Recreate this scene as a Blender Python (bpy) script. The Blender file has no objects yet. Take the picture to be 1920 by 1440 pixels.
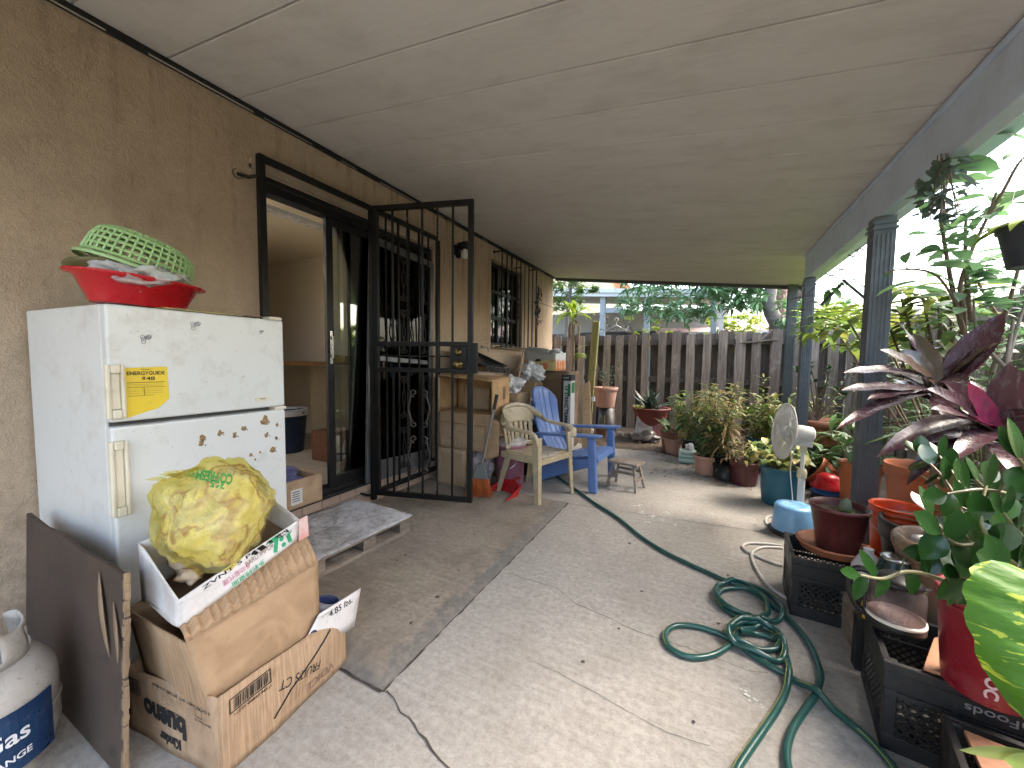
import bpy, bmesh, math, random
from math import sin, cos, pi, radians, sqrt, atan2
from mathutils import Vector as V, Matrix, Euler, noise as mnoise
random.seed(7)
SC = bpy.context.scene
COL = SC.collection
# ---------------------------------------------------------------- camera
F, HC = 721.0, 1.2
_y, _p, _r = radians(26.7), radians(-3.5), radians(0.7)
_f = V((-sin(_y)*cos(_p), cos(_y)*cos(_p), sin(_p)))
_r0 = V((cos(_y), sin(_y), 0)); _u0 = _r0.cross(_f)
_R = _r0*cos(_r)+_u0*sin(_r); _U = _u0*cos(_r)-_r0*sin(_r)
CAM = V((0, 0, HC))
cd = bpy.data.cameras.new('camera'); cam = bpy.data.objects.new('camera', cd); COL.objects.link(cam)
cd.sensor_width = 36; cd.lens = 36*F/1920; cd.clip_start = .02; cd.clip_end = 400
cam.matrix_world = Matrix(((_R.x, _U.x, -_f.x, 0), (_R.y, _U.y, -_f.y, 0), (_R.z, _U.z, -_f.z, HC), (0, 0, 0, 1)))
SC.camera = cam
# ---------------------------------------------------------------- sky, sun, exposure
SUN_EL, SUN_AZ = radians(52), radians(62)       # azimuth from +Y towards +X
w = bpy.data.worlds.new('World'); SC.world = w; w.use_nodes = True
nt = w.node_tree; bg = nt.nodes['Background']; sky = nt.nodes.new('ShaderNodeTexSky')
sky.sky_type = 'NISHITA'; sky.sun_disc = False; sky.sun_elevation = SUN_EL; sky.sun_rotation = SUN_AZ
sky.dust_density = 5; sky.air_density = 1.2; sky.ozone_density = .6
nt.links.new(sky.outputs[0], bg.inputs[0]); bg.inputs[1].default_value = .15
sd = bpy.data.lights.new('sun', 'SUN'); sd.energy = .6; sd.angle = radians(28); sd.color = (1, .96, .9)
so = bpy.data.objects.new('sun', sd); COL.objects.link(so)
_sd = V((sin(SUN_AZ)*cos(SUN_EL), cos(SUN_AZ)*cos(SUN_EL), sin(SUN_EL)))
so.rotation_euler = _sd.to_track_quat('Z', 'Y').to_euler(); so.location = (3, 3, 8)
vs = SC.view_settings; vs.view_transform = 'Standard'; vs.look = 'None'; vs.gamma = 1; vs.exposure = 3.1; vs.use_curve_mapping = False
SC.cycles.use_denoising = True; SC.cycles.max_bounces = 8; SC.cycles.transparent_max_bounces = 12
SC.cycles.diffuse_bounces = 5; SC.cycles.sample_clamp_indirect = 6; SC.cycles.caustics_reflective = False; SC.cycles.caustics_refractive = False

# ---------------------------------------------------------------- survey helpers: where a sight line meets a real plane
def ray(px, py): return _f + _R*((px-960)/F) - _U*((py-720)/F)
def az(px, py, z=0.0): d = ray(px, py); return CAM + d*((z-HC)/d.z)
def ax(px, py, x): d = ray(px, py); return CAM + d*(x/d.x)
def ay(px, py, y): d = ray(px, py); return CAM + d*(y/d.y)
def ad(px, py, k): return CAM + ray(px, py)*k

# ---------------------------------------------------------------- materials
class NT:
    def __init__(s, name):
        s.m = bpy.data.materials.new(name); s.m.use_nodes = True; s.t = s.m.node_tree
        s.b = s.t.nodes['Principled BSDF']; s.out = s.t.nodes['Material Output']
    def n(s, kind, **k):
        o = s.t.nodes.new('ShaderNode'+kind)
        for a, v in k.items(): setattr(o, a, v)
        return o
    def l(s, a, b): s.t.links.new(a, b)
    def coord(s, scale=(1, 1, 1), world=False):
        if world:
            g = s.n('NewGeometry'); src = g.outputs['Position']
        else: src = s.n('TexCoord').outputs['Object']
        mp = s.n('Mapping'); mp.inputs['Scale'].default_value = scale; s.l(src, mp.inputs[0]); return mp.outputs[0]
    def noise(s, co, scale, detail=4, rough=.55, dist=0):
        o = s.n('TexNoise'); o.inputs['Scale'].default_value = scale; o.inputs['Detail'].default_value = detail
        o.inputs['Roughness'].default_value = rough; o.inputs['Distortion'].default_value = dist
        s.l(co, o.inputs['Vector']); return o.outputs['Fac']
    def ramp(s, fac, a, b, va=0., vb=1.):
        o = s.n('MapRange'); o.inputs[1].default_value = a; o.inputs[2].default_value = b
        o.inputs[3].default_value = va; o.inputs[4].default_value = vb; o.clamp = True
        s.l(fac, o.inputs[0]); return o.outputs[0]
    def cr(s, fac, stops):
        o = s.n('ValToRGB'); e = o.color_ramp.elements
        while len(e) < len(stops): e.new(.5)
        for el, (p, c) in zip(e, stops): el.position = p; el.color = (*c, 1)
        s.l(fac, o.inputs[0]); return o.outputs[0]
    def math(s, op, a, b=None):
        o = s.n('Math', operation=op)
        for i, v in enumerate((a, b)):
            if v is None: continue
            if isinstance(v, (int, float)): o.inputs[i].default_value = v
            else: s.l(v, o.inputs[i])
        return o.outputs[0]
    def mix(s, fac, a, b, mode='MIX'):
        o = s.n('Mix', data_type='RGBA', blend_type=mode)
        for i, v in ((0, fac), (6, a), (7, b)):
            if isinstance(v, (int, float)): o.inputs[i].default_value = v
            elif isinstance(v, tuple): o.inputs[i].default_value = (*v, 1)
            else: s.l(v, o.inputs[i])
        return o.outputs[2]
    def bump(s, h, strength=.3, dist=.01):
        o = s.n('Bump'); o.inputs['Strength'].default_value = strength; o.inputs['Distance'].default_value = dist
        s.l(h, o.inputs['Height']); s.l(o.outputs[0], s.b.inputs['Normal']); return o
    def fin(s, col, rough=.6, metal=0, spec=.5):
        if isinstance(col, tuple): s.b.inputs['Base Color'].default_value = (*col, 1)
        else: s.l(col, s.b.inputs['Base Color'])
        if isinstance(rough, (int, float)): s.b.inputs['Roughness'].default_value = rough
        else: s.l(rough, s.b.inputs['Roughness'])
        s.b.inputs['Metallic'].default_value = metal; s.b.inputs['Specular IOR Level'].default_value = spec
        return s.m
_mc = {}
def mat(name, c, c2=None, rough=.6, metal=0, scale=6, dirt=0., dirtc=(.06, .045, .03), dscale=4, bump=.0, bscale=60, stretch=(1, 1, 1), spec=.5, rand=0.):
    if name in _mc: return _mc[name]
    n = NT(name); co = n.coord(stretch)
    if c2 is None: c2 = tuple(x*.82 for x in c)
    f = n.noise(co, scale, 5, .6)
    col = n.mix(n.ramp(f, .3, .7), c, c2)
    if rand:
        g = n.n('ObjectInfo').outputs['Random']; col = n.mix(rand, col, n.cr(g, [(0, tuple(x*.5 for x in c)), (1, tuple(min(1, x*1.5) for x in c))]))
    if dirt:
        d = n.noise(co, dscale, 8, .7, .4); col = n.mix(n.ramp(d, .5, .72, 0, dirt), col, dirtc)
        fine = n.noise(co, dscale*14, 3, .6); col = n.mix(n.ramp(fine, .62, .72, 0, dirt*.7), col, dirtc)
    r2 = n.ramp(n.noise(co, scale*3, 4), .3, .7, max(.03, rough-.12), min(1, rough+.12))
    if bump: n.bump(n.noise(co, bscale, 4, .6), bump, .004)
    _mc[name] = n.fin(col, r2, metal, spec); return _mc[name]
def leafmat(name, stops, rough=.45, spec=.5, trans=.25, blotch=None, bscale=30, stretch=(1, 1, 1), amount=1.):
    """leaf colour picked per leaf, with veins/blotches inside; some light passes through"""
    if name in _mc: return _mc[name]
    n = NT(name); g = n.n('NewGeometry'); co = n.coord(stretch)
    k = len(stops); col = n.cr(g.outputs['Random Per Island'], [(i/(max(1, k-1)), c) for i, c in enumerate(stops)])
    col = n.mix(n.ramp(n.noise(co, 14, 4), .3, .7, 0, .35), col, tuple(x*.5 for x in stops[0]))
    if blotch: col = n.mix(n.ramp(n.noise(co, bscale, 3, .55, .6), .52, .6, 0, amount), col, blotch)
    n.fin(col, rough, 0, spec)
    n.bump(n.noise(co, 50, 3), .12, .003)
    if trans:
        t = n.n('BsdfTranslucent'); n.l(col, t.inputs[0]); mx = n.n('MixShader'); mx.inputs[0].default_value = trans
        n.l(n.b.outputs[0], mx.inputs[1]); n.l(t.outputs[0], mx.inputs[2]); n.l(mx.outputs[0], n.out.inputs[0])
    _mc[name] = n.m; return n.m

# ---------------------------------------------------------------- mesh collector
def basis_z(d):
    d = d.normalized(); a = V((0, 0, 1)) if abs(d.z) < .95 else V((1, 0, 0))
    x = a.cross(d).normalized(); return x, d.cross(x), d
class MB:
    def __init__(s): s.v = []; s.f = []; s.m = []; s.sm = []
    def add(s, vs, fs, mi=0, smooth=False):
        b = len(s.v); s.v += [tuple(v) for v in vs]; s.f += [tuple(i+b for i in f) for f in fs]
        s.m += [mi]*len(fs); s.sm += [smooth]*len(fs); return s
    def hexa(s, p, mi=0):
        return s.add(p, [(0, 3, 2, 1), (4, 5, 6, 7), (0, 1, 5, 4), (1, 2, 6, 5), (2, 3, 7, 6), (3, 0, 4, 7)], mi)
    def box(s, a, b, mi=0, M=None):
        (x0, y0, z0), (x1, y1, z1) = a, b
        p = [V((x0, y0, z0)), V((x1, y0, z0)), V((x1, y1, z0)), V((x0, y1, z0)), V((x0, y0, z1)), V((x1, y0, z1)), V((x1, y1, z1)), V((x0, y1, z1))]
        if M: p = [M @ q for q in p]
        return s.hexa(p, mi)
    def bar(s, a, b, wx, wy, mi=0, up=None):
        a, b = V(a), V(b); d = (b-a).normalized()
        if up is None: x, y, _ = basis_z(d)
        else: x = V(up).cross(d).normalized(); y = d.cross(x)
        p = []
        for q in (a, b): p += [q-x*wx/2-y*wy/2, q+x*wx/2-y*wy/2, q+x*wx/2+y*wy/2, q-x*wx/2+y*wy/2]
        return s.hexa(p, mi)
    def tube(s, pts, r, n=8, mi=0, closed=False, caps=True, smooth=True, twist=0, flat=1.):
        pts = [V(p) for p in pts]; N = len(pts); vs = []; x = None
        for i, p in enumerate(pts):
            if closed: t = pts[(i+1) % N]-pts[i-1]
            else: t = pts[min(i+1, N-1)]-pts[max(i-1, 0)]
            if t.length < 1e-9: t = V((0, 0, 1))
            t.normalize()
            if x is None: x = basis_z(t)[0]
            else:
                x = x-t*x.dot(t)
                x = x.normalized() if x.length > 1e-6 else basis_z(t)[0]
            y = t.cross(x); rr = r[i] if isinstance(r, (list, tuple)) else r
            for k in range(n):
                a = 2*pi*k/n+twist*i; vs.append(p+x*cos(a)*rr+y*sin(a)*rr*flat)
        fs = []
        for i in range(N if closed else N-1):
            j = (i+1) % N
            for k in range(n): fs.append((i*n+k, i*n+(k+1) % n, j*n+(k+1) % n, j*n+k))
        s.add(vs, fs, mi, smooth)
        if caps and not closed:
            s.add(vs[:n], [tuple(range(n-1, -1, -1))], mi); s.add(vs[-n:], [tuple(range(n))], mi)
        return s
    def lathe(s, prof, n=28, M=None, mi=0, smooth=True, cap0=True, cap1=False, wob=0., sy=1.):
        vs = []
        for (r, z) in prof:
            for k in range(n):
                a = 2*pi*k/n; rr = r*(1+wob*sin(3*a+z*9))
                q = V((cos(a)*rr, sin(a)*rr*sy, z)); vs.append(M @ q if M else q)
        fs = []
        for i in range(len(prof)-1):
            for k in range(n): fs.append((i*n+k, i*n+(k+1) % n, (i+1)*n+(k+1) % n, (i+1)*n+k))
        s.add(vs, fs, mi, smooth)
        if cap0: s.add(vs[:n], [tuple(range(n-1, -1, -1))], mi)
        if cap1: s.add(vs[-n:], [tuple(range(n))], mi)
        return s
    def prism(s, poly, h, M=None, mi=0):
        n = len(poly); p = [V((x, y, 0)) for x, y in poly]+[V((x, y, h)) for x, y in poly]
        if M: p = [M @ q for q in p]
        return s.add(p, [tuple(range(n-1, -1, -1)), tuple(range(n, 2*n))]+[(i, (i+1) % n, n+(i+1) % n, n+i) for i in range(n)], mi)
    def leaf(s, base, d, L, W, droop=.6, up=None, seg=5, fold=.25, mi=0, peak=.45, tip=1.0, roll=0.):
        d = V(d).normalized(); upv = V(up) if up else V((0, 0, 1)); x = d.cross(upv)
        if x.length < .05: x = d.cross(V((1, .3, 0)))
        x.normalize(); p = V(base); vs = []; st = L/seg
        for i in range(seg+1):
            t = i/seg; nn = x.cross(d).normalized()
            xr = x*cos(roll)+nn*sin(roll); nr = nn*cos(roll)-x*sin(roll)
            wd = W*.5*(sin(pi*min(1, t**(math.log(.5)/math.log(peak))))**.8 if 0 < t < 1 else 0.02)
            vs += [p-xr*wd+nr*wd*fold, p.copy(), p+xr*wd+nr*wd*fold]
            if i < seg:
                p = p+d*st; rot = Matrix.Rotation(-droop/seg*(.5+t), 3, x) ; d = (rot @ d).normalized()
        fs = []
        for i in range(seg):
            a = i*3; fs += [(a, a+1, a+4, a+3), (a+1, a+2, a+5, a+4)]
        return s.add(vs, fs, mi, True)
    def build(s, name, mats, parent=None, M=None, bevel=0, kind=None, solid=0, sub=0, bseg=2, lab=None):
        me = bpy.data.meshes.new(name); vs = s.v
        if M is not None: vs = [M @ V(v) for v in vs]
        me.from_pydata([tuple(v) for v in vs], [], s.f); me.update()
        if not isinstance(mats, (list, tuple)): mats = [mats]
        for m in mats: me.materials.append(m)
        me.polygons.foreach_set('material_index', s.m); me.polygons.foreach_set('use_smooth', s.sm)
        o = bpy.data.objects.new(name, me); COL.objects.link(o)
        if parent: o.parent = parent
        if kind: o['kind'] = kind
        if lab: o['label'] = lab
        if solid: md = o.modifiers.new('thick', 'SOLIDIFY'); md.thickness = solid; md.offset = 0
        if bevel:
            md = o.modifiers.new('bevel', 'BEVEL'); md.width = bevel; md.segments = bseg; md.limit_method = 'ANGLE'; md.angle_limit = radians(40)
        if sub: md = o.modifiers.new('sub', 'SUBSURF'); md.levels = sub; md.render_levels = sub
        return o
def tag(o, label, cat, group=None):
    o['label'] = label; o['category'] = cat
    if group: o['group'] = group
    return o
def thing(name, label, cat, loc=(0, 0, 0), rz=0, group=None, rot=None):
    o = bpy.data.objects.new(name, None); COL.objects.link(o); o.empty_display_size = .1; o.location = loc
    o.rotation_euler = rot if rot else (0, 0, rz); return tag(o, label, cat, group)
def T(x, y, z): return Matrix.Translation((x, y, z))
def RZ(a): return Matrix.Rotation(a, 4, 'Z')
def RX(a): return Matrix.Rotation(a, 4, 'X')
def RY(a): return Matrix.Rotation(a, 4, 'Y')
def frame(o, x, y):
    """matrix with local X along x, local Y along y, origin o"""
    x = V(x).normalized(); y = V(y); z = x.cross(y).normalized(); y = z.cross(x)
    return Matrix(((x.x, y.x, z.x, o[0]), (x.y, y.y, z.y, o[1]), (x.z, y.z, z.z, o[2]), (0, 0, 0, 1)))
def text(body, size, m, M, parent, name='lettering', width=None, ex=.0006, bold=0., height=None):
    cu = bpy.data.curves.new(name, 'FONT'); cu.body = body; cu.size = size; cu.extrude = ex; cu.offset = bold; cu.align_x = 'CENTER'; cu.align_y = 'CENTER'
    t = bpy.data.objects.new('tmp', cu); COL.objects.link(t)
    me = bpy.data.meshes.new_from_object(t.evaluated_get(bpy.context.evaluated_depsgraph_get()))
    bpy.data.objects.remove(t); bpy.data.curves.remove(cu)
    if len(me.vertices):
        xs = [v.co.x for v in me.vertices]; ys = [v.co.y for v in me.vertices]
        sx = width/(max(xs)-min(xs)) if width else 1; sy = height/(max(ys)-min(ys)) if height else 1
        for v in me.vertices: v.co.x *= sx; v.co.y *= sy; v.co = M @ v.co
    me.materials.clear(); me.materials.append(m)
    o = bpy.data.objects.new(name, me); COL.objects.link(o); o.parent = parent; return o
def rnd(a, b): return random.uniform(a, b)
def smooth_path(pts, k=6):
    pts = [V(p) for p in pts]; out = []
    for i in range(len(pts)-1):
        p0, p1, p2, p3 = pts[max(i-1, 0)], pts[i], pts[i+1], pts[min(i+2, len(pts)-1)]
        for j in range(k):
            t = j/k; out.append(.5*((2*p1)+(p2-p0)*t+(2*p0-5*p1+4*p2-p3)*t*t+(3*p1-p0-3*p2+p3)*t**3))
    out.append(pts[-1]); return out
# ================================================================= setting materials
def m_stucco():
    n = NT('stucco'); co = n.coord(world=True); big = n.noise(co, 1.3, 4)
    c = n.mix(n.ramp(big, .3, .7), (.64, .50, .365), (.52, .405, .295))
    mott = n.noise(co, 9, 6, .7); c = n.mix(n.ramp(mott, .35, .75, 0, .5), c, (.42, .32, .225))
    # dark meandering trowel creases, only in patches
    wv = n.n('TexVoronoi', feature='DISTANCE_TO_EDGE'); wv.inputs['Scale'].default_value = 6
    dco = n.n('MixRGB'); dn = n.n('TexNoise'); dn.inputs['Scale'].default_value = 4; dn.inputs['Detail'].default_value = 8; dn.inputs['Roughness'].default_value = .75; n.l(co, dn.inputs['Vector'])
    dco.inputs[0].default_value = .45; n.l(co, dco.inputs[1]); n.l(dn.outputs['Color'], dco.inputs[2]); n.l(dco.outputs[0], wv.inputs['Vector'])
    crease = n.ramp(wv.outputs['Distance'], 0, .04, 1, 0)
    patch = n.ramp(n.noise(co, 2.4, 3), .44, .56)
    brk = n.ramp(n.noise(co, 9, 5, .7), .45, .6)
    k = n.math('MULTIPLY', n.math('MULTIPLY', crease, patch), brk)
    c = n.mix(n.math('MULTIPLY', k, .09), c, (.14, .10, .07)); c = n.mix(n.ramp(n.noise(co, 30, 8, .8), .46, .76, 0, .42), c, (.32, .24, .165))
    # mildew runs, stretched downwards
    sc = n.coord((9, 9, .9), world=True); run = n.noise(sc, 1.6, 6, .7)
    geo = n.n('NewGeometry'); sep = n.n('SeparateXYZ'); n.l(geo.outputs['Position'], sep.inputs[0])
    top = n.ramp(sep.outputs['Z'], 1.7, 2.6, 0, 1); bot = n.ramp(sep.outputs['Z'], .05, .7, 1, 0)
    far = n.ramp(sep.outputs['Y'], .5, 3.2, .35, 1)
    c = n.mix(n.math('MULTIPLY', n.math('MULTIPLY', n.ramp(run, .52, .68, 0, .7), n.math('ADD', n.math('MULTIPLY', top, .8), .25)), far), c, (.16, .105, .07))
    c = n.mix(n.math('MULTIPLY', n.math('MULTIPLY', bot, n.ramp(mott, .35, .6)), .6), c, (.14, .10, .075))
    h = n.math('ADD', n.math('MULTIPLY', n.noise(co, 26, 8, .75), .9), n.math('MULTIPLY', k, -.1))
    h = n.math('ADD', h, n.math('MULTIPLY', n.noise(co, 150, 3, .6), .35))
    n.bump(h, 1., .02); return n.fin(c, .92, 0, .2)
def m_concrete(name, a, b, stain, amt, speck=.5):
    n = NT(name); co = n.coord(world=True)
    c = n.mix(n.ramp(n.noise(co, .9, 5), .3, .7), a, b)
    c = n.mix(n.ramp(n.noise(co, 2.6, 8, .72, .5), .46, .68, 0, amt), c, stain)
    c = n.mix(n.ramp(n.noise(co, 38, 5, .7), .38, .7, 0, speck), c, tuple(x*.45 for x in a))
    c = n.mix(n.ramp(n.noise(co, 130, 3, .6), .55, .75, 0, speck*.9), c, tuple(x*.35 for x in a))
    br = n.coord((1, 14, 1), world=True); c = n.mix(n.ramp(n.noise(br, 3.5, 4, .7), .45, .75, 0, .22), c, tuple(min(1, x*1.35) for x in a))
    c = n.mix(n.ramp(n.noise(co, 11, 2), .74, .78, 0, .5), c, (.07, .06, .05))
    h = n.math('ADD', n.noise(co, 60, 6, .7), n.math('MULTIPLY', n.noise(co, 300, 2), .6)); n.bump(h, .45, .005)
    return n.fin(c, n.ramp(n.noise(co, 5, 4), .3, .7, .7, .95), 0, .3)
def m_landing():
    m = m_concrete('landing_concrete', (.33, .285, .23), (.255, .215, .17), (.13, .10, .075), .8, .7); n = NT.__new__(NT); n.m = m; n.t = m.node_tree; n.b = n.t.nodes['Principled BSDF']; n.out = n.t.nodes['Material Output']
    old = n.b.inputs['Base Color'].links[0].from_socket; geo = n.n('NewGeometry'); sp = n.n('SeparateXYZ'); n.l(geo.outputs['Position'], sp.inputs[0]); co = n.coord(world=True); nz = n.math('MULTIPLY', n.math('SUBTRACT', n.noise(co, 7, 6, .75), .5), .30)
    mx = n.ramp(n.math('ADD', sp.outputs['X'], nz), -1.10, -1.05); my = n.ramp(n.math('SUBTRACT', nz, sp.outputs['Y']), -1.10, -1.0); m_ = n.math('MAXIMUM', mx, my)
    n.l(n.mix(n.math('MULTIPLY', m_, n.ramp(n.noise(co, 30, 5, .7), .3, .6, .35, .9)), old, (.115, .112, .105)), n.b.inputs['Base Color']); return m
def m_ceiling():
    n = NT('roof_panel'); co = n.coord((.5, 1, 1), world=True)
    c = n.mix(n.ramp(n.noise(co, 1.1, 4), .3, .7), (.60, .59, .575), (.54, .53, .51))
    c = n.mix(n.ramp(n.noise(co, 7, 7, .7), .48, .75, 0, .3), c, (.22, .195, .17))
    w = n.n('TexWave', wave_type='BANDS', bands_direction='Y'); w.inputs['Scale'].default_value = 8.2; w.inputs['Distortion'].default_value = 1.2; w.inputs['Detail'].default_value = 2; w.inputs['Detail Scale'].default_value = .5
    n.l(n.coord((.3, 1, 1), world=True), w.inputs['Vector']); w.inputs['Scale'].default_value = 6.1
    st = n.coord((.6, 22, 1), world=True); sn = n.noise(st, 3, 5, .7); c = n.mix(n.ramp(sn, .5, .7, 0, .13), c, (.24, .215, .19))
    n.bump(n.math('ADD', n.math('MULTIPLY', w.outputs['Fac'], .10), n.math('MULTIPLY', sn, .35)), .3, .004); return n.fin(c, .62, 0, .3)
def m_wood(name, a, b, dark, grain=(14, 14, .8), rough=.85, island=.6):
    n = NT(name); co = n.coord(grain); g = n.n('NewGeometry').outputs['Random Per Island']
    off = n.n('Mapping'); cb = n.n('CombineXYZ'); n.l(n.math('MULTIPLY', g, 37), cb.inputs[0]); n.l(cb.outputs[0], off.inputs['Location']); n.l(co, off.inputs[0]); co = off.outputs[0]
    c = n.mix(n.ramp(n.noise(co, 1.2, 6, .65, .3), .3, .7), a, b)
    c = n.mix(n.ramp(n.noise(co, 4.5, 6, .75), .45, .68, 0, .75), c, dark)
    c = n.mix(n.ramp(g, 0, 1, 0, island), c, dark, 'MIX')
    co2 = n.coord((2, 2, 1)); c = n.mix(n.ramp(n.noise(co2, 2.4, 5, .7), .55, .75, 0, .4), c, tuple(min(1, x*1.5) for x in a))
    n.bump(n.noise(co, 5, 6, .7), .6, .006); return n.fin(c, rough, 0, .2)
def m_glass(name, tint=(.75, .8, .78), refl=.9):
    n = NT(name); n.t.nodes.remove(n.b); fr = n.n('Fresnel'); fr.inputs[0].default_value = 1.5
    tr = n.n('BsdfTransparent'); tr.inputs[0].default_value = (*tint, 1); gl = n.n('BsdfGlossy'); gl.inputs['Roughness'].default_value = .03; gl.inputs[0].default_value = (refl, refl, refl, 1)
    mx = n.n('MixShader'); n.l(n.ramp(fr.outputs[0], 0, 1, .03, 1), mx.inputs[0]); n.l(tr.outputs[0], mx.inputs[1]); n.l(gl.outputs[0], mx.inputs[2]); n.l(mx.outputs[0], n.out.inputs[0]); return n.m
def m_tile(name, tile, grout, size=(.33, .33), mortar=.012, c2=None):
    n = NT(name); br = n.n('TexBrick'); br.offset = 0; br.inputs['Scale'].default_value = 1
    br.inputs['Brick Width'].default_value = size[0]; br.inputs['Row Height'].default_value = size[1]; br.inputs['Mortar Size'].default_value = mortar; br.inputs['Mortar Smooth'].default_value = .3
    br.inputs['Color1'].default_value = (*tile, 1); br.inputs['Color2'].default_value = (*(c2 or tile), 1); br.inputs['Mortar'].default_value = (*grout, 1)
    if size[0] > .2: n.l(n.coord(world=True), br.inputs['Vector'])
    else:
        sp_ = n.n('SeparateXYZ'); cb_ = n.n('CombineXYZ'); n.l(n.coord(), sp_.inputs[0]); n.l(sp_.outputs['Y'], cb_.inputs[0]); n.l(sp_.outputs['Z'], cb_.inputs[1]); n.l(cb_.outputs[0], br.inputs['Vector'])
    c = n.mix(n.ramp(n.noise(n.coord(world=True), 6, 6, .7), .4, .7, 0, .4), br.outputs['Color'], tuple(x*.55 for x in tile)); return n.fin(c, .35, 0, .5)
STUCCO = m_stucco()
CONC = m_concrete('patio_concrete', (.40, .375, .34), (.32, .30, .27), (.24, .22, .185), .6, .7)
SLAB = m_landing()
CEIL = m_ceiling()
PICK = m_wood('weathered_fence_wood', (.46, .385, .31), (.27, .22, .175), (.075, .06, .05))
PICK2 = m_wood('darker_fence_wood', (.20, .17, .145), (.12, .10, .085), (.04, .034, .03))  # darker copy of the picket wood for rear pickets, rails and posts
OLDW = m_wood('grey_old_wood', (.34, .29, .24), (.24, .2, .165), (.08, .065, .05), (3, 3, 12))
BLACK = mat('black_iron', (.006, .006, .0065), (.010, .009, .008), .45, 0, 20, bump=.3, bscale=90, spec=.25)
BRONZE = mat('dark_bronze_metal', (.009, .009, .010), (.014, .013, .013), .4, 0, spec=.3)
POSTM = mat('grey_painted_post', (.11, .13, .155), (.085, .10, .12), .45, 0, 12, dirt=.3)
BEAMM = mat('glare_blue_beam', (.50, .60, .75), (.45, .54, .68), .5, 0, 8, dirt=.15)  # pale blue of the glare is put into the beam and gutter colour
GLASS = m_glass('clear_glass')
DGLASS = m_glass('dim_glass', (.42, .45, .43))
CREAM = mat('cream_interior_wall', (.80, .74, .60), (.76, .70, .56), .8, 0, 2)
SOIL = m_concrete('yard_soil', (.10, .078, .055), (.07, .055, .04), (.03, .024, .018), .8, .9)
GRASSY = m_concrete('ground_beyond', (.14, .13, .08), (.10, .11, .06), (.06, .06, .03), .6, .8)

WX = -2.42; RL = .115; RZ0 = 2.655
def zroof(x): return RZ0-RL*(x-WX)
# ================================================================= ground
g = MB().add([(-60, -30, -.06), (60, -30, -.06), (60, 90, -.06), (-60, 90, -.06)], [(0, 1, 2, 3)]); g.build('ground', GRASSY, kind='structure')
def ground_patch(name, poly, z, m, thick=.05):
    b = MB(); n = len(poly); b.add([(x, y, z-thick) for x, y in poly]+[(x, y, z) for x, y in poly], [tuple(range(n-1, -1, -1)), tuple(range(n, 2*n))]+[(i, (i+1) % n, n+(i+1) % n, n+i) for i in range(n)])
    return b.build(name, m, kind='structure')
# concrete with a ragged far edge
edge = [(1.02, 3.6), (.95, 4.5), (.55, 4.9), (.2, 5.05), (-.25, 5.25), (-.6, 5.45), (-1.0, 5.35), (-1.4, 5.42), (-1.9, 5.4), (-2.42, 5.4)]
er = []
for i in range(len(edge)-1):
    for k in range(6):
        t = k/6; er.append((edge[i][0]*(1-t)+edge[i+1][0]*t+rnd(-.02, .02), edge[i][1]*(1-t)+edge[i+1][1]*t+rnd(-.02, .02)))
patio = ground_patch('concrete_floor', [(-2.42, -3.2), (1.02, -3.2)]+er+[edge[-1]], 0, CONC)
ground_patch('soil', [(-2.6, 4.6), (1.0, 4.2), (.98, -3.2), (2.3, -3.2), (2.3, 7.7), (-5.5, 7.7), (-5.5, 6.6), (-2.62, 6.5)], -.01, SOIL, .04)
# landing slab in front of the door, a rough lip along its edges
sl = MB(); NX, NY = 30, 60
def slabz(x, y):
    e = min(-1.0-x, y-.975, 3.06-y); return .024-.02*max(0, 1-e/.05)+.002*mnoise.noise(V((x*14, y*14, 0)))*1.5+(.006*mnoise.noise(V((x*40, y*40, 3))) if e < .09 else 0)
vs = [(-2.42+1.42*i/NX, .975+2.085*j/NY, slabz(-2.42+1.42*i/NX, .975+2.085*j/NY)) for j in range(NY+1) for i in range(NX+1)]
sl.add(vs, [(j*(NX+1)+i, j*(NX+1)+i+1, (j+1)*(NX+1)+i+1, (j+1)*(NX+1)+i) for j in range(NY) for i in range(NX)], 0, True)
sl.build('landing_floor', SLAB, kind='structure')
CRK = mat('crack_dirt', (.045, .038, .03), (.07, .06, .05), .95)
STAIN = mat('damp_edge_concrete', (.16, .155, .145), (.085, .08, .075), .9, 0, 18, dirt=.8, dscale=12, bump=.5)
def crack(pts, wd, z=.003, jit=.008, name='crack', m=CRK, mirror=False):
    P = []
    for i in range(len(pts)-1):
        a, b = V(pts[i]), V(pts[i+1]); k = max(2, int((b-a).length/.035))
        for j in range(k): q = a.lerp(b, j/k); P.append(q+V((rnd(-jit, jit), rnd(-jit, jit), 0)))
    P.append(V(pts[-1])); vs = []
    for i, q in enumerate(P):
        t = (P[min(i+1, len(P)-1)]-P[max(0, i-1)]).normalized(); s_ = V((-t.y, t.x, 0))*wd*rnd(.3, .75)
        vs += [(q.x-s_.x, q.y-s_.y, z), (q.x+s_.x, q.y+s_.y, z)]
    MB().add(vs, [(2*i, 2*i+1, 2*i+3, 2*i+2) for i in range(len(P)-1)]).build(name, m, patio)
def g2(*pp): return [tuple(az(*p)) for p in pp]
crack(g2((725, 1297), (772, 1360), (815, 1405), (845, 1445)), .006)
crack(g2((950, 1075), (1045, 1103), (1075, 1130), (1180, 1178), (1240, 1200)), .0022, jit=.005)
crack(g2((1240, 1200), (1290, 1216), (1400, 1258), (1440, 1262)), .0022, jit=.005)
crack([(-1.0, 3.05, 0), (-.4, 3.12, 0), (.5, 3.2, 0), (1.0, 3.2, 0)], .005, jit=.002)
crack(g2((1000, 1240), (1100, 1290), (1250, 1375), (1330, 1400)), .0016, jit=.003)
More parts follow.
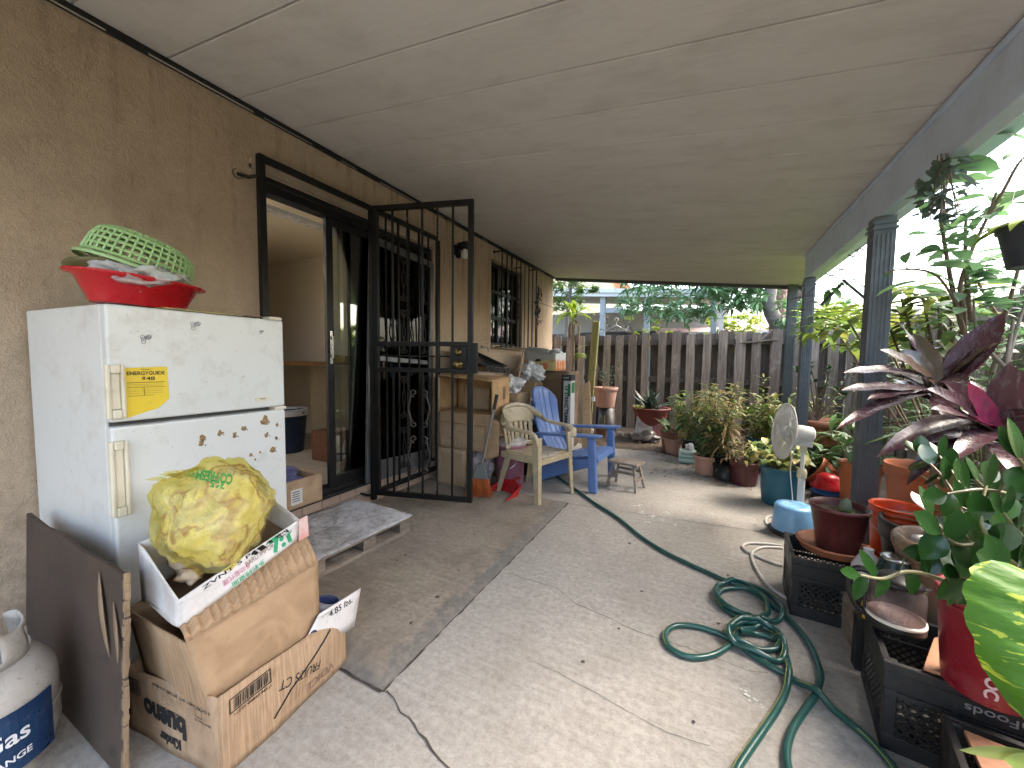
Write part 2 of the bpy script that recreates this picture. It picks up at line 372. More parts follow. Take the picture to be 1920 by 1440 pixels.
crack([(-1.0, .97, 0), (-1.0, 3.07, 0)], .012, jit=.004); crack([(-2.4, .97, 0), (-1.0, .97, 0)], .010, jit=.004); crack([(-2.0, 3.08, 0), (-1.0, 3.06, 0)], .01, jit=.004)

CHALK = mat('white_paint_spill', (.62, .62, .6), (.45, .45, .43), .8, 0, 30)
sp = MB()
for (px, py, s_) in ((1205, 962, .03), (1225, 970, .035), (1240, 975, .02), (1250, 962, .025), (1270, 985, .02), (1215, 980, .02), (1395, 1300, .012), (1412, 1313, .014), (1425, 1325, .01), (1110, 1150, .008), (1285, 1000, .01), (1195, 948, .03), (1375, 1035, .008), (1378, 1060, .01), (1384, 1100, .006)):
    c = az(px, py)
    for k in range(5):
        a = rnd(0, pi); q = c+V((rnd(-1, 1), rnd(-1, 1), 0))*s_; n_ = 7
        sp.add([(q.x+cos(2*pi*i/n_)*s_*rnd(.1, .5)*(.5+abs(cos(a))), q.y+sin(2*pi*i/n_)*s_*rnd(.1, .4), .0035+k*.0002) for i in range(n_)], [tuple(range(n_))])
sp.build('white_mark', CHALK, patio)
dk = MB()
for (px, py) in ((1203, 1110), (1093, 1242), (1180, 1020), (1190, 1014), (1160, 1180), (1348, 1170), (1365, 1080), (760, 1050), (745, 1060), (1300, 1355), (1385, 1085), (1420, 975), (1415, 985), (1255, 905), (1230, 890), (890, 1010), (860, 1080), (820, 1130), (770, 1180)):
    c = az(px, py); n_ = 7; r_ = rnd(.005, .012); z_ = .031 if c.x < -1.02 and .98 < c.y < 3.05 else .004
    dk.add([(c.x+cos(2*pi*i/n_)*r_*rnd(.6, 1.2), c.y+sin(2*pi*i/n_)*r_*rnd(.6, 1.2), z_) for i in range(n_)], [tuple(range(n_))])
dk.build('dark_spot', CRK, patio)

# ================================================================= house
house = thing('house', 'long tan stucco house wall on the left with a sliding door and a small window', 'house', (0, 0, 0))
hw = MB(); t_ = .2; X0, X1 = WX-t_, WX
DY0, DY1, DZ0, DZ1 = 1.42, 3.06, .21, 2.27
WY0, WY1, WZ0, WZ1 = 4.2, 5.12, 1.39, 2.46
TOP = 2.63
for a, b, c, d in ((-3.2, DY0, -.05, TOP), (DY0, DY1, DZ1, TOP), (DY1, WY0, -.05, TOP), (WY0, WY1, -.05, WZ0), (WY0, WY1, WZ1, TOP), (WY1, 6.36, -.05, TOP)):
    hw.box((X0, a, c), (X1, b, d))
hw.box((X0-8, -3.2, -.05), (X0, -3.0, TOP)); hw.box((X0-8, 6.16, -.05), (X0, 6.36, TOP))
hw.build('wall', STUCCO, house)
MB().box((X0, DY0, -.05), (X1+.004, DY1, DZ0-.025)).build('step_tiles', m_tile('pinkish_tile', (.46, .34, .26), (.2, .15, .11), (.15, .12), .006, (.36, .27, .21)), house)
MB().box((X0-.02, DY0+.001, DZ0-.024), (X1+.02, DY1-.001, DZ0)).build('sill', BRONZE, house, bevel=.003)
gap = MB().box((WX+.001, -3.2, 2.618), (WX+.02, 6.36, 2.65)); gap.build('gap_shade_strip', mat('gap_shade_black', (.01, .01, .01), rough=.8), house)  # black strip painted in for the shaded gap between wall and roof panels
PCK = mat('pale_caulk', (.42, .38, .34), (.3, .26, .22), .8)
y = -.5
while y < 6.3:
    l_ = rnd(.06, .5)
    if random.random() < .7: MB().box((WX+.0215, y, 2.616+rnd(-.003, .002)), (WX+.0235, y+l_, 2.616+rnd(.004, .007))).build('caulk', PCK, house)
    y += l_+rnd(.02, .3)

MB().box((X0-8.2, -3.4, 2.66), (-4.25, 6.5, 2.8)).box((-4.25, 1.45, 2.66), (WX-.01, 6.5, 2.8)).box((-4.25, -3.4, 2.66), (WX-.01, .1, 2.8)).box((-2.9, .1, 2.66), (WX-.01, 1.45, 2.8)).build('roof', mat('roof_slab', (.3, .3, .3)), house)  # opening between the slab pieces is added, unseen, to let sky light in
# room behind the door
RM = MB(); RM.box((-5.9, -.2, -.05), (X0-.001, 5.2, DZ0-.03)); RM.build('room_floor', m_tile('beige_floor_tile', (.50, .43, .33), (.2, .17, .13), (.4, .4), .006), house)
rw = MB(); rw.box((-6.0, -.3, .16), (-5.9, 5.2, 2.6)); rw.box((-5.9, -.3, .16), (X0-.002, -.2, 2.6)); rw.box((-5.9, 3.35, .16), (X0-.002, 3.45, 2.6)); rw.box((-5.9, -.2, 2.5), (-4.25, 5.2, 2.58)).box((-4.25, 1.45, 2.5), (X0-.001, 5.2, 2.58)).box((-4.25, -.2, 2.5), (X0-.001, .1, 2.58))  # ceiling pieces leave the same added opening for light
# partition whose corner shows through the open leaf
rw.box((-4.4, -.2, .16), (-4.28, 1.95, 2.5)); rw.build('room_wall', CREAM, house)
# sliding door
slide = MB(); sx = WX-.05
slide.box((sx-.06, DY0+.001, DZ1-.06), (sx+.035, DY1-.001, DZ1-.001)); slide.box((sx-.06, DY0+.001, DZ0+.001), (sx+.035, DY1-.001, DZ0+.03))
slide.box((sx-.06, DY0+.001, DZ0+.03), (sx+.035, DY0+.03, DZ1-.06)); slide.box((sx-.06, DY1-.05, DZ0+.03), (sx+.035, DY1-.001, DZ1-.06))
door = slide.build('sliding_door', BRONZE, house, bevel=.002)
def leaf_frame(y0, y1, x, wd=.055, gl=GLASS):
    f = MB(); z0, z1 = DZ0+.03, DZ1-.06
    f.box((x-.015, y0, z0), (x+.015, y0+wd, z1)); f.box((x-.015, y1-wd, z0), (x+.015, y1, z1)); f.box((x-.015, y0+wd, z0), (x+.015, y1-wd, z0+.08)); f.box((x-.015, y0+wd, z1-.05), (x+.015, y1-wd, z1))
    f.build('door_leaf', BRONZE, door, bevel=.002)
    MB().box((x-.002, y0+wd, z0+.08), (x+.002, y1-wd, z1-.05)).build('glass', gl, door)
leaf_frame(1.9, 2.52, sx-.001); leaf_frame(2.13, 2.98, sx-.037, gl=DGLASS)
CHROME = mat('worn_chrome', (.6, .6, .6), (.45, .45, .45), .25, 1)
hd = MB().box((sx+.015, 1.918, 1.16), (sx+.02, 1.938, 1.4)); hd.box((sx+.02, 1.92, 1.2), (sx+.04, 1.932, 1.22)).box((sx+.02, 1.92, 1.34), (sx+.04, 1.932, 1.36)).box((sx+.034, 1.92, 1.22), (sx+.04, 1.932, 1.34))
hd.build('handle', CHROME, door, bevel=.002)
GREYF = mat('grey_aluminium', (.16, .165, .17), (.12, .12, .125), .4, .5)
# header with track light strip
MB().box((X0-.001, DY0+.002, DZ1-.12), (sx-.062, DY1-.002, DZ1-.095)).build('curtain_rail', mat('white_rail', (.75, .74, .7), rough=.3), house, bevel=.003)
hm = MB().box((WX+.001, DY0-.05, DZ1+.005), (WX+.022, DY1+.05, DZ1+.085)).box((WX+.001, DY0-.05, DZ1+.03), (WX+.03, DY1+.05, DZ1+.055)); hm.build('door_header', mat('brown_header', (.50, .41, .32), (.4, .32, .25), .5, dirt=.4), house)
# screen leaf taken off and leaning in the opening
sc_ = thing('leaning_screen_door', 'grey framed screen door leaning askew in front of the sliding glass', 'screen door', (WX+.045, 2.16, DZ0+.002), rot=(radians(-3.2), radians(-1.5), 0))
f = MB(); W_, H_ = .8, 1.98
f.box((-.012, 0, 0), (.012, .05, H_)).box((-.012, W_-.05, 0), (.012, W_, H_)).box((-.012, .05, 0), (.012, W_-.05, .16)).box((-.012, .05, H_-.06), (.012, W_-.05, H_)).box((-.012, .05, .98), (.012, W_-.05, 1.02))
f.build('frame', GREYF, sc_, bevel=.003)
MB().box((-.002, .05, .16), (0, W_-.05, .98)).box((-.002, .05, 1.02), (0, W_-.05, H_-.06)).build('mesh_panel', m_glass('screen_mesh', (.3, .3, .29), .25), sc_)
MB().box((.013, .008, .94), (.03, .04, 1.1)).build('latch', BLACK, sc_, bevel=.003)
# window
win = MB(); wx = WX-.1
win.box((wx-.02, WY0+.001, WZ0+.001), (wx+.02, WY0+.04, WZ1-.001)).box((wx-.02, WY1-.04, WZ0+.001), (wx+.02, WY1-.001, WZ1-.001)).box((wx-.02, WY0+.04, WZ0+.001), (wx+.02, WY1-.04, WZ0+.04)).box((wx-.02, WY0+.04, WZ1-.04), (wx+.02, WY1-.04, WZ1-.001))
for k in (1, 2): win.box((wx-.012, WY0+.04+k*.28-.014, WZ0+.04), (wx+.024, WY0+.04+k*.28+.014, WZ1-.04))
for k in (1, 2): win.box((wx-.010, WY0+.04, WZ0+.04+k*.33-.02), (wx+.026, WY1-.04, WZ0+.04+k*.33+.02))
wo = win.build('window', BRONZE, house, bevel=.002)
MB().box((wx-.004, WY0+.04, WZ0+.04), (wx, WY1-.04, WZ1-.04)).build('pane', m_glass('window_glass', (.35, .38, .37)), wo)
MB().box((X0, WY0, WZ0-.04), (WX+.03, WY1, WZ0)).build('sill', STUCCO, wo)
MB().box((wx-.3, WY0-.1, 1.2), (wx-.28, WY1+.1, 2.5)).build('curtain', mat('pale_curtain', (.4, .4, .4), (.3, .3, .3), .9), wo)

# ================================================================= patio roof
pr = thing('patio_roof', 'flat grey panel patio roof sloping away from the house on grey posts', 'patio roof', (0, 0, 0))
rp = MB(); YE = 6.44; k = 0; y = YE
while y > -1.0:
    y0 = y-.3165
    xa, xb = WX+.002, 1.10
    rp.hexa([V((xa, y0, zroof(xa))), V((xb, y0, zroof(xb))), V((xb, y-.006, zroof(xb))), V((xa, y-.006, zroof(xa))), V((xa, y0, zroof(xa)+.05)), V((xb, y0, zroof(xb)+.05)), V((xb, y-.006, zroof(xb)+.05)), V((xa, y-.006, zroof(xa)+.05))]); y -= .32
rp.build('roof_panels', CEIL, pr, bevel=.0015, bseg=1)
xa, xb = WX+.002, 1.10
MB().hexa([V((xa, -1.2, zroof(xa)+.055)), V((xb, -1.2, zroof(xb)+.055)), V((xb, YE, zroof(xb)+.055)), V((xa, YE, zroof(xa)+.055)), V((xa, -1.2, zroof(xa)+.075)), V((xb, -1.2, zroof(xb)+.075)), V((xb, YE, zroof(xb)+.075)), V((xa, YE, zroof(xa)+.075))]).build('roof_top', mat('white_roof_top', (.5, .5, .5)), pr)
fb = MB(); z_ = -.045
fb.hexa([V((xa, YE, zroof(xa)+z_)), V((1.12, YE, zroof(1.12)+z_)), V((1.12, YE+.05, zroof(1.12)+z_)), V((xa, YE+.05, zroof(xa)+z_)), V((xa, YE, zroof(xa)+.08)), V((1.12, YE, zroof(1.12)+.08)), V((1.12, YE+.05, zroof(1.12)+.08)), V((xa, YE+.05, zroof(xa)+.08))])
fb.build('end_fascia', mat('slate_fascia', (.075, .085, .10), (.06, .065, .075), .5), pr)
YB = 4.74
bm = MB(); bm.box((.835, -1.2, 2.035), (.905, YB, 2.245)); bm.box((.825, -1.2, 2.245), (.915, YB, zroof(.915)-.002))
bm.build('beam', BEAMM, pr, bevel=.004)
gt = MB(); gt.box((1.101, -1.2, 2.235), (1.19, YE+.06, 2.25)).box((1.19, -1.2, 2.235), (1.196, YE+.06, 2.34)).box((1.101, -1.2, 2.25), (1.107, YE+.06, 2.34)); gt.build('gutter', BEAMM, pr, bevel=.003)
def post(x0, y0, w_, ztop, cap=True):
    b = MB(); b.box((x0, y0, -.01), (x0+w_, y0+w_, ztop))
    for k in range(4):
        u = w_*(.2+k*.2)
        b.box((x0+u-.004, y0-.004, 0), (x0+u+.004, y0, ztop-.1)); b.box((x0-.004, y0+u-.004, 0), (x0, y0+u+.004, ztop-.1))
    if cap:
        b.box((x0-.008, y0-.008, ztop-.075), (x0+w_+.008, y0+w_+.008, ztop-.06)); b.box((x0-.006, y0-.006, ztop-.045), (x0+w_+.006, y0+w_+.006, ztop-.032))
    b.build('post', POSTM, pr, bevel=.003)
post(.818, 2.90, .098, 2.034); post(.825, 4.64, .085, 2.034); post(.955, YE-.1, .105, zroof(.96)-.002, False)

# ================================================================= fences
def fence(name, label, a, b, zt, front):
    """shadowbox fence from a to b; front = unit normal towards the patio"""
    a, b = V(a), V(b); L = (b-a).length; d = (b-a).normalized(); n = V(front)
    th = thing(name, label, 'fence', a)
    pk, pb, rl, ps = MB(), MB(), MB(), MB(); s_ = 0.0
    while s_ < L:
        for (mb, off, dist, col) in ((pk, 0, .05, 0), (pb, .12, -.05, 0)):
            u = s_+off+rnd(-.012, .012); wd = rnd(.125, .145); h = zt+rnd(-.04, .035); ln = rnd(-.018, .018); c_ = .022
            P = [(-wd/2, -.02), (wd/2, -.02), (wd/2+ln, h-c_), (wd/2-c_+ln, h), (-wd/2+c_+ln, h+rnd(-.012, .008)), (-wd/2+ln, h-c_)]
            M = Matrix(((d.x, 0, n.x, (d*u+n*(dist-.009)).x), (d.y, 0, n.y, (d*u+n*(dist-.009)).y), (0, 1, 0, 0), (0, 0, 0, 1)))
            mb.prism(P, .018, M)
        s_ += .24
    for zr in (zt-.17, zt*.52, .25):
        rl.bar(V((0, 0, zr)), d*L+V((0, 0, zr)), .055, .09, up=(0, 0, 1)) if False else rl.hexa([*(p for p in [V((0, 0, zr-.045))-n*.036, d*L+V((0, 0, zr-.045))-n*.036, d*L+V((0, 0, zr-.045))+n*.036, V((0, 0, zr-.045))+n*.036, V((0, 0, zr+.045))-n*.036, d*L+V((0, 0, zr+.045))-n*.036, d*L+V((0, 0, zr+.045))+n*.036, V((0, 0, zr+.045))+n*.036])])
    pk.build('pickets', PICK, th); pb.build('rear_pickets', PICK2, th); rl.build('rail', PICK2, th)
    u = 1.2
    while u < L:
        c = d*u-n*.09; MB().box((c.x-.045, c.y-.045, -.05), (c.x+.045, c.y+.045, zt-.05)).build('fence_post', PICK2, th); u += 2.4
    return th
fence('wooden_fence', 'weathered grey-brown picket fence closing the far end of the yard', (-6.0, 7.3, 0), (2.0, 7.3, 0), 1.72, (0, -1, 0))
fence('wooden_fence', 'dark board fence along the right side behind the leafy plants', (1.98, 7.28, 0), (1.98, -1.0, 0), 1.74, (-1, 0, 0))
# ================================================================= wrought iron
def spiral(c, ax_, ay_, r, turns, a0, sgn, n=22):
    return [V(c)+V(ax_)*(r*(1-.8*i/n)*cos(a0+sgn*turns*2*pi*i/n))+V(ay_)*(r*(1-.8*i/n)*sin(a0+sgn*turns*2*pi*i/n)) for i in range(n+1)]
def twisted(mb, a, b, w_=.011, turns=28):
    a, b = V(a), V(b); x, y, d = basis_z(b-a); L = (b-a).length; N = max(20, int(L*70)); vs = []
    for i in range(N+1):
        t = i/N; tw = 2*pi*8*L*t if .06 < t < .94 else 0
        for k in range(4):
            q = pi/4+pi/2*k+tw; vs.append(a+d*L*t+x*cos(q)*w_*.75+y*sin(q)*w_*.75)
    mb.add(vs, [(i*4+k, i*4+(k+1) % 4, (i+1)*4+(k+1) % 4, (i+1)*4+k) for i in range(N) for k in range(4)])
def scroll_s(par, x, z0, z1, side, amp=.045, r=.006, m=None):
    """tall S scroll with curled ends between z0 and z1, beside the bar at x"""
    H = z1-z0; c0 = V((x+side*amp*.55, 0, z0+H*.12)); c1 = V((x+side*amp*.55, 0, z1-H*.12)); X, Z = V((1, 0, 0)), V((0, 0, 1))
    lo = spiral(c0, X*side, Z, amp*.62, 1.15, -pi/2*1.0+pi, 1)
    hi = spiral(c1, X*side, Z, amp*.62, 1.15, pi/2+pi, -1)
    mid = [V((x+side*amp*(.1+.5*sin(pi*t)**2*-1), 0, z0+H*(.2+.6*t))) for t in (0, .2, .4, .5, .6, .8, 1)]
    MB().tube(smooth_path(list(reversed(lo))[::3]+mid+hi[::3], 4), r, 6).build('scroll', m or BLACK, par)
gy0, gyh, gy1 = 1.385, 2.225, 3.03; GX = -2.335; GT, GB = 2.365, .115
grille = thing('security_grille', 'black wrought iron security frame standing out from the sliding door opening', 'security grille', (GX, gy0, 0), rz=pi/2)
b = MB(); LL = gy1-gy0; LH = gyh-gy0
b.box((-.018, -.018, GB-.04), (.018, .018, GT)); b.box((LH-.036, -.017, GB-.04), (LH, .017, GT-.03)); b.box((LL-.02, -.017, GB), (LL+.015, .017, GT-.03))
b.box((.018, -.016, GT-.035), (LL-.02, .016, GT-.001)); b.box((LH, -.016, GB), (LL-.02, .016, GB+.035))
b.box((.018, -.012, GT-.145), (LH-.036, .012, GT-.115))
fr = b.build('frame', BLACK, grille, bevel=.002)
for x in (.13, .26, .39, .52, .65): pass
bb = MB()
for i, x in enumerate((.13, .27, .40, .53, .66)):
    xx = LH+x
    if i % 2: bb.box((xx-.007, -.007, GB+.035), (xx+.007, .007, GT-.035))
    else: twisted(bb, (xx, 0, GB+.035), (xx, 0, GT-.035))
bb.build('bars', BLACK, grille)
for (z0, z1) in ((.22, 1.08), (1.22, 2.1)):
    for x, sd_ in ((.33, 1), (.33, -1), (.60, 1), (.60, -1)): scroll_s(grille, LH+x, z0, (z0+z1)/2-.01, sd_); scroll_s(grille, LH+x, (z0+z1)/2+.01, z1, sd_)

for (y_, z_) in ((-.02, GT-.13), (LH-.02, GB+.01), (LL, GB+.01)):
    st = MB(); st.tube([(y_-.005, 0, z_), (y_-.03, .03, z_-.012), (y_-.06, .082, z_+.005)], .009, 7)
    st.lathe([(.03, 0), (.025, .008)], 12, T(y_-.06, .088, z_+.005) @ RX(pi/2)); st.build('wall_bracket', BLACK, grille)
# gate leaf, swung open
ga = az(703, 393, 2.35); gb = V((-1.56, 2.445, 0)); GL = .80; gang = atan2(gb.y-gyh, gb.x-GX)
gate = thing('security_gate', 'black wrought iron gate leaf swung open with brass locks and scroll bars', 'gate', (GX+.012, gyh-.01, 0), rz=gang)
b = MB()
b.box((0, -.018, GB), (.038, .018, GT)); b.box((GL-.038, -.018, GB), (GL, .018, GT)); b.box((.038, -.017, GT-.038), (GL-.038, .017, GT)); b.box((.038, -.017, GB), (GL-.038, .017, GB+.036))
b.box((.038, -.016, 1.10), (GL-.038, .016, 1.135)); b.box((.038, -.016, 1.30), (GL-.038, .016, 1.335)); b.build('frame', BLACK, gate, bevel=.002)
bb = MB()
for i in range(5):
    x = .038+(GL-.076)*(i+1)/6
    for (z0, z1) in ((GB+.036, 1.10), (1.335, GT-.038)):
        if i in (1, 3): twisted(bb, (x, 0, z0), (x, 0, z1))
        else: bb.box((x-.007, -.007, z0), (x+.007, .007, z1))
    if i == 3: bb.box((x-.009, -.008, 1.135), (x+.009, .008, 1.30))
twisted(bb, (.038, 0, 1.225), (GL-.15, 0, 1.225), .009); bb.build('bars', BLACK, gate)
MB().box((GL-.17, -.022, 1.136), (GL-.039, .022, 1.299)).build('lock_box', BLACK, gate, bevel=.003)
MB().box((GL+.001, -.03, 1.10), (GL+.04, .004, 1.325)).build('latch_guard', BLACK, gate, bevel=.003)
BRASS = mat('tarnished_brass', (.22, .16, .07), (.12, .085, .04), .35, 1, 20)
for nm, z, r in (('knob', 1.165, .03), ('deadbolt', 1.255, .023)):
    k = MB(); M = T(GL-.105, -.022, z) @ RX(pi/2)
    k.lathe([(r*1.25, 0), (r*1.25, .004), (r*.95, .012), (r*.5, .014), (r*.5, .026)] + ([(r*.95, .035), (r, .05), (r*.7, .06), (.001, .061)] if nm == 'knob' else [(.001, .027)]), 20, M)
    if nm == 'deadbolt': k.box((-.004, -.012, .026), (.004, .012, .036), M=M)
    k.build(nm, BRASS, gate)
for x, sd_ in ((.30, 1), (.44, -1)):
    for z0, z1 in ((.3, .62), (.66, .98)): scroll_s(gate, x, z0, z1, sd_, .05, .006, mat('worn_iron', (.09, .075, .065), (.04, .035, .03), .45, .4))
# window guard
wg = thing('window_grille', 'black iron grille boxed out over the small kitchen window', 'window grille', (-2.30, 4.26, 0), rz=pi/2)
b = MB(); L2 = 1.08; z0, z1 = 1.37, 2.55
for z in (z0, z1): b.box((0, -.008, z-.008), (L2, .008, z+.008)); b.box((-.004, .0, z-.007), (.006, .118, z+.007)); b.box((L2-.006, 0, z-.007), (L2+.004, .118, z+.007))
for i in range(9):
    x = L2*i/8
    if i in (3, 5): twisted(b, (x, 0, z0), (x, 0, z1), .009)
    else: b.box((x-.006, -.006, z0), (x+.006, .006, z1))
b.box((L2*.5, 0, z1-.09), (L2*.5+.01, .118, z1-.08)); b.build('bars', BLACK, wg)
for sd_ in (1, -1):
    scroll_s(wg, L2*.44, 1.75, 1.98, sd_, .04, .004); scroll_s(wg, L2*.44, 2.0, 2.23, sd_, .04, .004)
for z in (z0, z1):
    MB().lathe([(.022, 0), (.014, .01)], 10, T(.0, .115, z) @ RX(pi/2)).build('wall_bracket', BLACK, wg)
# things hung on the wall past the window
hu = thing('hanging_tool', 'dark leafy bundle and red-brown handle hung on the wall past the window', 'hanging tool', (-2.37, 5.55, 0))
b = MB(); b.tube([(0, 0, 1.40), (.01, -.03, 1.75), (0, 0, 1.86)], .014, 8); b.build('handle', mat('red_brown_handle', (.20, .07, .035), rough=.5), hu)
b = MB(); random.seed(3)
for k in range(60):
    z = rnd(1.8, 2.34); b.leaf((rnd(-.02, .03), rnd(-.05, .05), z), (rnd(-.2, .5), rnd(-1, 1), rnd(-1, .2)), rnd(.05, .1), .03, .8, seg=3)
b.tube([(0, 0, 1.84), (.01, .02, 2.36)], .008, 6); b.build('bundle', mat('dark_bundle', (.02, .02, .02), rough=.7), hu)
# wall lamp
wl = thing('wall_lamp', 'black wall lamp with a bare round bulb between door and window', 'wall lamp', (WX, 3.42, 2.36))
MB().lathe([(.055, 0), (.055, .015), (.03, .03), (.022, .06)], 20, RY(pi/2)).box((.03, -.02, -.09), (.07, .02, .02)).build('bracket', BLACK, wl, bevel=.003)
MB().lathe([(.035, 0), (.04, .03), (.042, .11), (.035, .115)], 18, T(.05, 0, .03) @ RY(pi/2*1.0), cap1=True).build('lamp_head', BLACK, wl)
MB().lathe([(.014, .0), (.018, -.02), (.034, -.05), (.038, -.07), (.03, -.095), (.001, -.108)], 18, T(.13, 0, .0), cap0=False).build('bulb', mat('milky_bulb', (.75, .75, .72), rough=.25), wl)
# hose bib / small tap low on wall right of lamp
tp_ = thing('wall_tap', 'small metal tap on the stucco wall beside the gate lock', 'tap', (WX, 3.98, 1.36))
MB().tube([(0, 0, 0), (.06, 0, 0), (.09, 0, -.02), (.1, 0, -.06)], .009, 8).lathe([(.025, 0), (.02, .008)], 12, RY(pi/2)).lathe([(.022, .03), (.024, .036), (.005, .04)], 10, T(.06, 0, 0)).build('tap_body', CHROME, tp_)

# ================================================================= inside the room
t = thing('wall_counter', 'narrow wooden counter board on the kitchen wall seen through the door', 'counter', (-4.1, 2.62, 1.12))
MB().box((-.9, -.25, 0), (.3, .73, .04)).build('board', mat('counter_wood', (.40, .22, .09), (.3, .16, .06), .45), t, bevel=.003)
MB().box((-.6, .68, -.9), (-.5, .73, 0)).build('leg', CREAM, t)
t = thing('trash_bin', 'dark blue plastic bin lined with a bag on the kitchen floor', 'bin', (-4.05, 2.62, .18))
MB().lathe([(.15, 0), (.19, .42), (.2, .42), (.2, .45), (.18, .45), (.14, .02), (.001, .02)], 24).build('bin', mat('navy_plastic', (.01, .03, .075), rough=.4), t)
MB().lathe([(.203, .40), (.207, .455), (.19, .47), (.18, .44)], 26, cap0=False, wob=.03).build('liner', mat('bin_bag', (.5, .5, .5), rough=.3), t)
t = thing('basket', 'brown woven basket on the kitchen floor behind the door frame', 'basket', (-3.35, 2.62, .18))
MB().box((-.15, -.12, 0), (.15, .12, .3)).build('body', mat('brown_wicker', (.16, .07, .035), (.08, .035, .02), .8, scale=40, bump=.8, bscale=80), t, bevel=.01)
t = thing('flowered_bag', 'flower print shopping bag standing just inside the door by the fridge', 'bag', (-3.0, 1.72, .18))
n = NT('floral_print'); co = n.coord(); v_ = n.n('TexVoronoi'); v_.inputs['Scale'].default_value = 16; n.l(co, v_.inputs[0])
fl = n.fin(n.mix(n.ramp(v_.outputs['Distance'], .3, .42, 1, 0), (.42, .50, .52), n.cr(n.noise(co, 6, 2), [(.4, (.5, .03, .04)), (.5, (.6, .6, .58)), (.6, (.1, .18, .1))])), .5)
b = MB(); b.lathe([(.12, 0), (.17, .06), (.18, .3), (.13, .5), (.10, .58)], 14, sy=.6, wob=.08); b.build('bag', fl, t, sub=1)
b = MB().tube([(0, -.06, .55), (0, -.04, .72), (0, .04, .72), (0, .06, .55)], .006, 6); b.build('handle', fl, t)
t = thing('kitchen_jar', 'small yellowish jar and box standing on the kitchen counter', 'jar', (-3.85, 3.1, 1.162)); MB().lathe([(.03, 0), (.03, .06), (.02, .08)], 14, cap1=True).box((.05, -.05, 0), (.2, .05, .07)).build('jar', mat('jar_yellow', (.4, .3, .08)), t)

# ================================================================= fridge and what stands on it
FX, FY0, FY1, FH = -1.755, .525, 1.125, 1.372
fg = thing('fridge', 'old scuffed white two-door fridge with torn sticker marks against the wall', 'fridge', (-2.09, .82, 0))
def m_fridge(name, base, dirt):
    n = NT(name); co = n.coord(); c = n.mix(n.ramp(n.noise(co, 2, 4), .3, .7), base, tuple(x*.93 for x in base))
    c = n.mix(n.ramp(n.noise(co, 5, 8, .75), .52, .75, 0, dirt), c, (.30, .24, .17))
    c = n.mix(n.ramp(n.noise(co, 45, 4, .7), .66, .74, 0, .6), c, (.2, .17, .13)); n.bump(n.noise(co, 220, 2), .12, .001); return n.fin(c, .35, 0, .5)
WHT = m_fridge('fridge_enamel', (.64, .65, .63), .5); IVO = m_fridge('yellowed_plastic', (.66, .61, .48), .7)
def F_(a, b): return ((a[0]+2.09, a[1]-.82, a[2]), (b[0]+2.09, b[1]-.82, b[2]))
MB().hexa([V(F_(p, p)[0]) for p in ((-2.40, FY0-.022, .02), (FX-.055, FY0+.01, .02), (FX-.055, FY1-.005, .02), (-2.40, FY1-.03, .02), (-2.40, FY0-.022, FH), (FX-.055, FY0+.01, FH), (FX-.055, FY1-.005, FH), (-2.40, FY1-.03, FH))]).build('body', WHT, fg, bevel=.006)
MB().box(*F_((FX-.054, FY0+.018, .06), (FX-.045, FY1-.018, FH-.006))).build('seal', mat('grimy_seal', (.09, .09, .085), rough=.7), fg)
ZG = .968
for nm, z0, z1 in (('door', ZG+.008, FH-.002), ('door', .05, ZG-.008)):
    dr = MB().box(*F_((FX-.044, FY0+.006, z0), (FX, FY1, z1))).build(nm, WHT, fg, bevel=.009, bseg=3, lab='upper freezer door' if z1 > 1 else 'lower fridge door with torn stickers')
    hb = MB(); hz = (z0+.015, z0+.195) if z1 > 1 else (z1-.30, z1-.045)
    y0, y1 = FY0-.006, FY0+.042
    hb.box(*F_((FX+.001, y0, hz[0]), (FX+.022, y0+.012, hz[1]))).box(*F_((FX+.001, y1-.011, hz[0]), (FX+.022, y1, hz[1]))).box(*F_((FX+.001, y0+.012, hz[0]), (FX+.024, y1-.011, hz[0]+.03))).box(*F_((FX+.001, y0+.012, hz[1]-.03), (FX+.024, y1-.011, hz[1]))).box(*F_((FX+.001, y0+.012, hz[0]+.03), (FX+.014, y1-.011, hz[1]-.03)))
    hb.build('handle', IVO, dr, bevel=.004)
MB().box(*F_((FX-.06, FY1-.05, ZG-.007), (FX+.004, FY1+.002, ZG+.007))).build('hinge', IVO, fg, bevel=.002)
MB().box(*F_((FX-.06, FY1-.06, FH-.001), (FX-.004, FY1-.004, FH+.012))).build('hinge', IVO, fg, bevel=.002)
# enamel chips, old glue and magnets (thin, sitting on the door skin)
RUST = mat('old_glue', (.36, .22, .10), (.10, .06, .03), .8, 0, 40); GREYM = mat('scribble_grey', (.2, .2, .22), (.35, .35, .36), .7, 0, 60)
def blob(mb, y, z, s_, asp=1., n=9, x=FX+.0012):
    random.seed(int(y*9999+z*777)); a0 = rnd(0, 6)
    mb.add([(x+2.09, y-.82+cos(2*pi*i/n+a0)*s_*asp*rnd(.35, 1.1), z+sin(2*pi*i/n+a0)*s_*rnd(.35, 1.1)) for i in range(n)], [tuple(range(n))])
lb = MB(); lg = MB(); PTS = [((378, 820), .014), ((378, 832), .013), ((413, 812), .012), ((440, 816), .012), ((458, 803), .013), ((497, 789), .02), ((500, 815), .011), ((520, 797), .009), ((518, 822), .008), ((512, 843), .016), ((470, 853), .008), ((478, 862), .006), ((488, 848), .006)]
for (p, s_) in PTS: q = ax(p[0], p[1], FX); lb = MB(); blob(lb, q.y, q.z, s_*1.3, .9); lb.build('torn_sticker', RUST, fg); blob(lg, q.y+.012, q.z-.008, s_*.5, .8, x=FX+.0016)
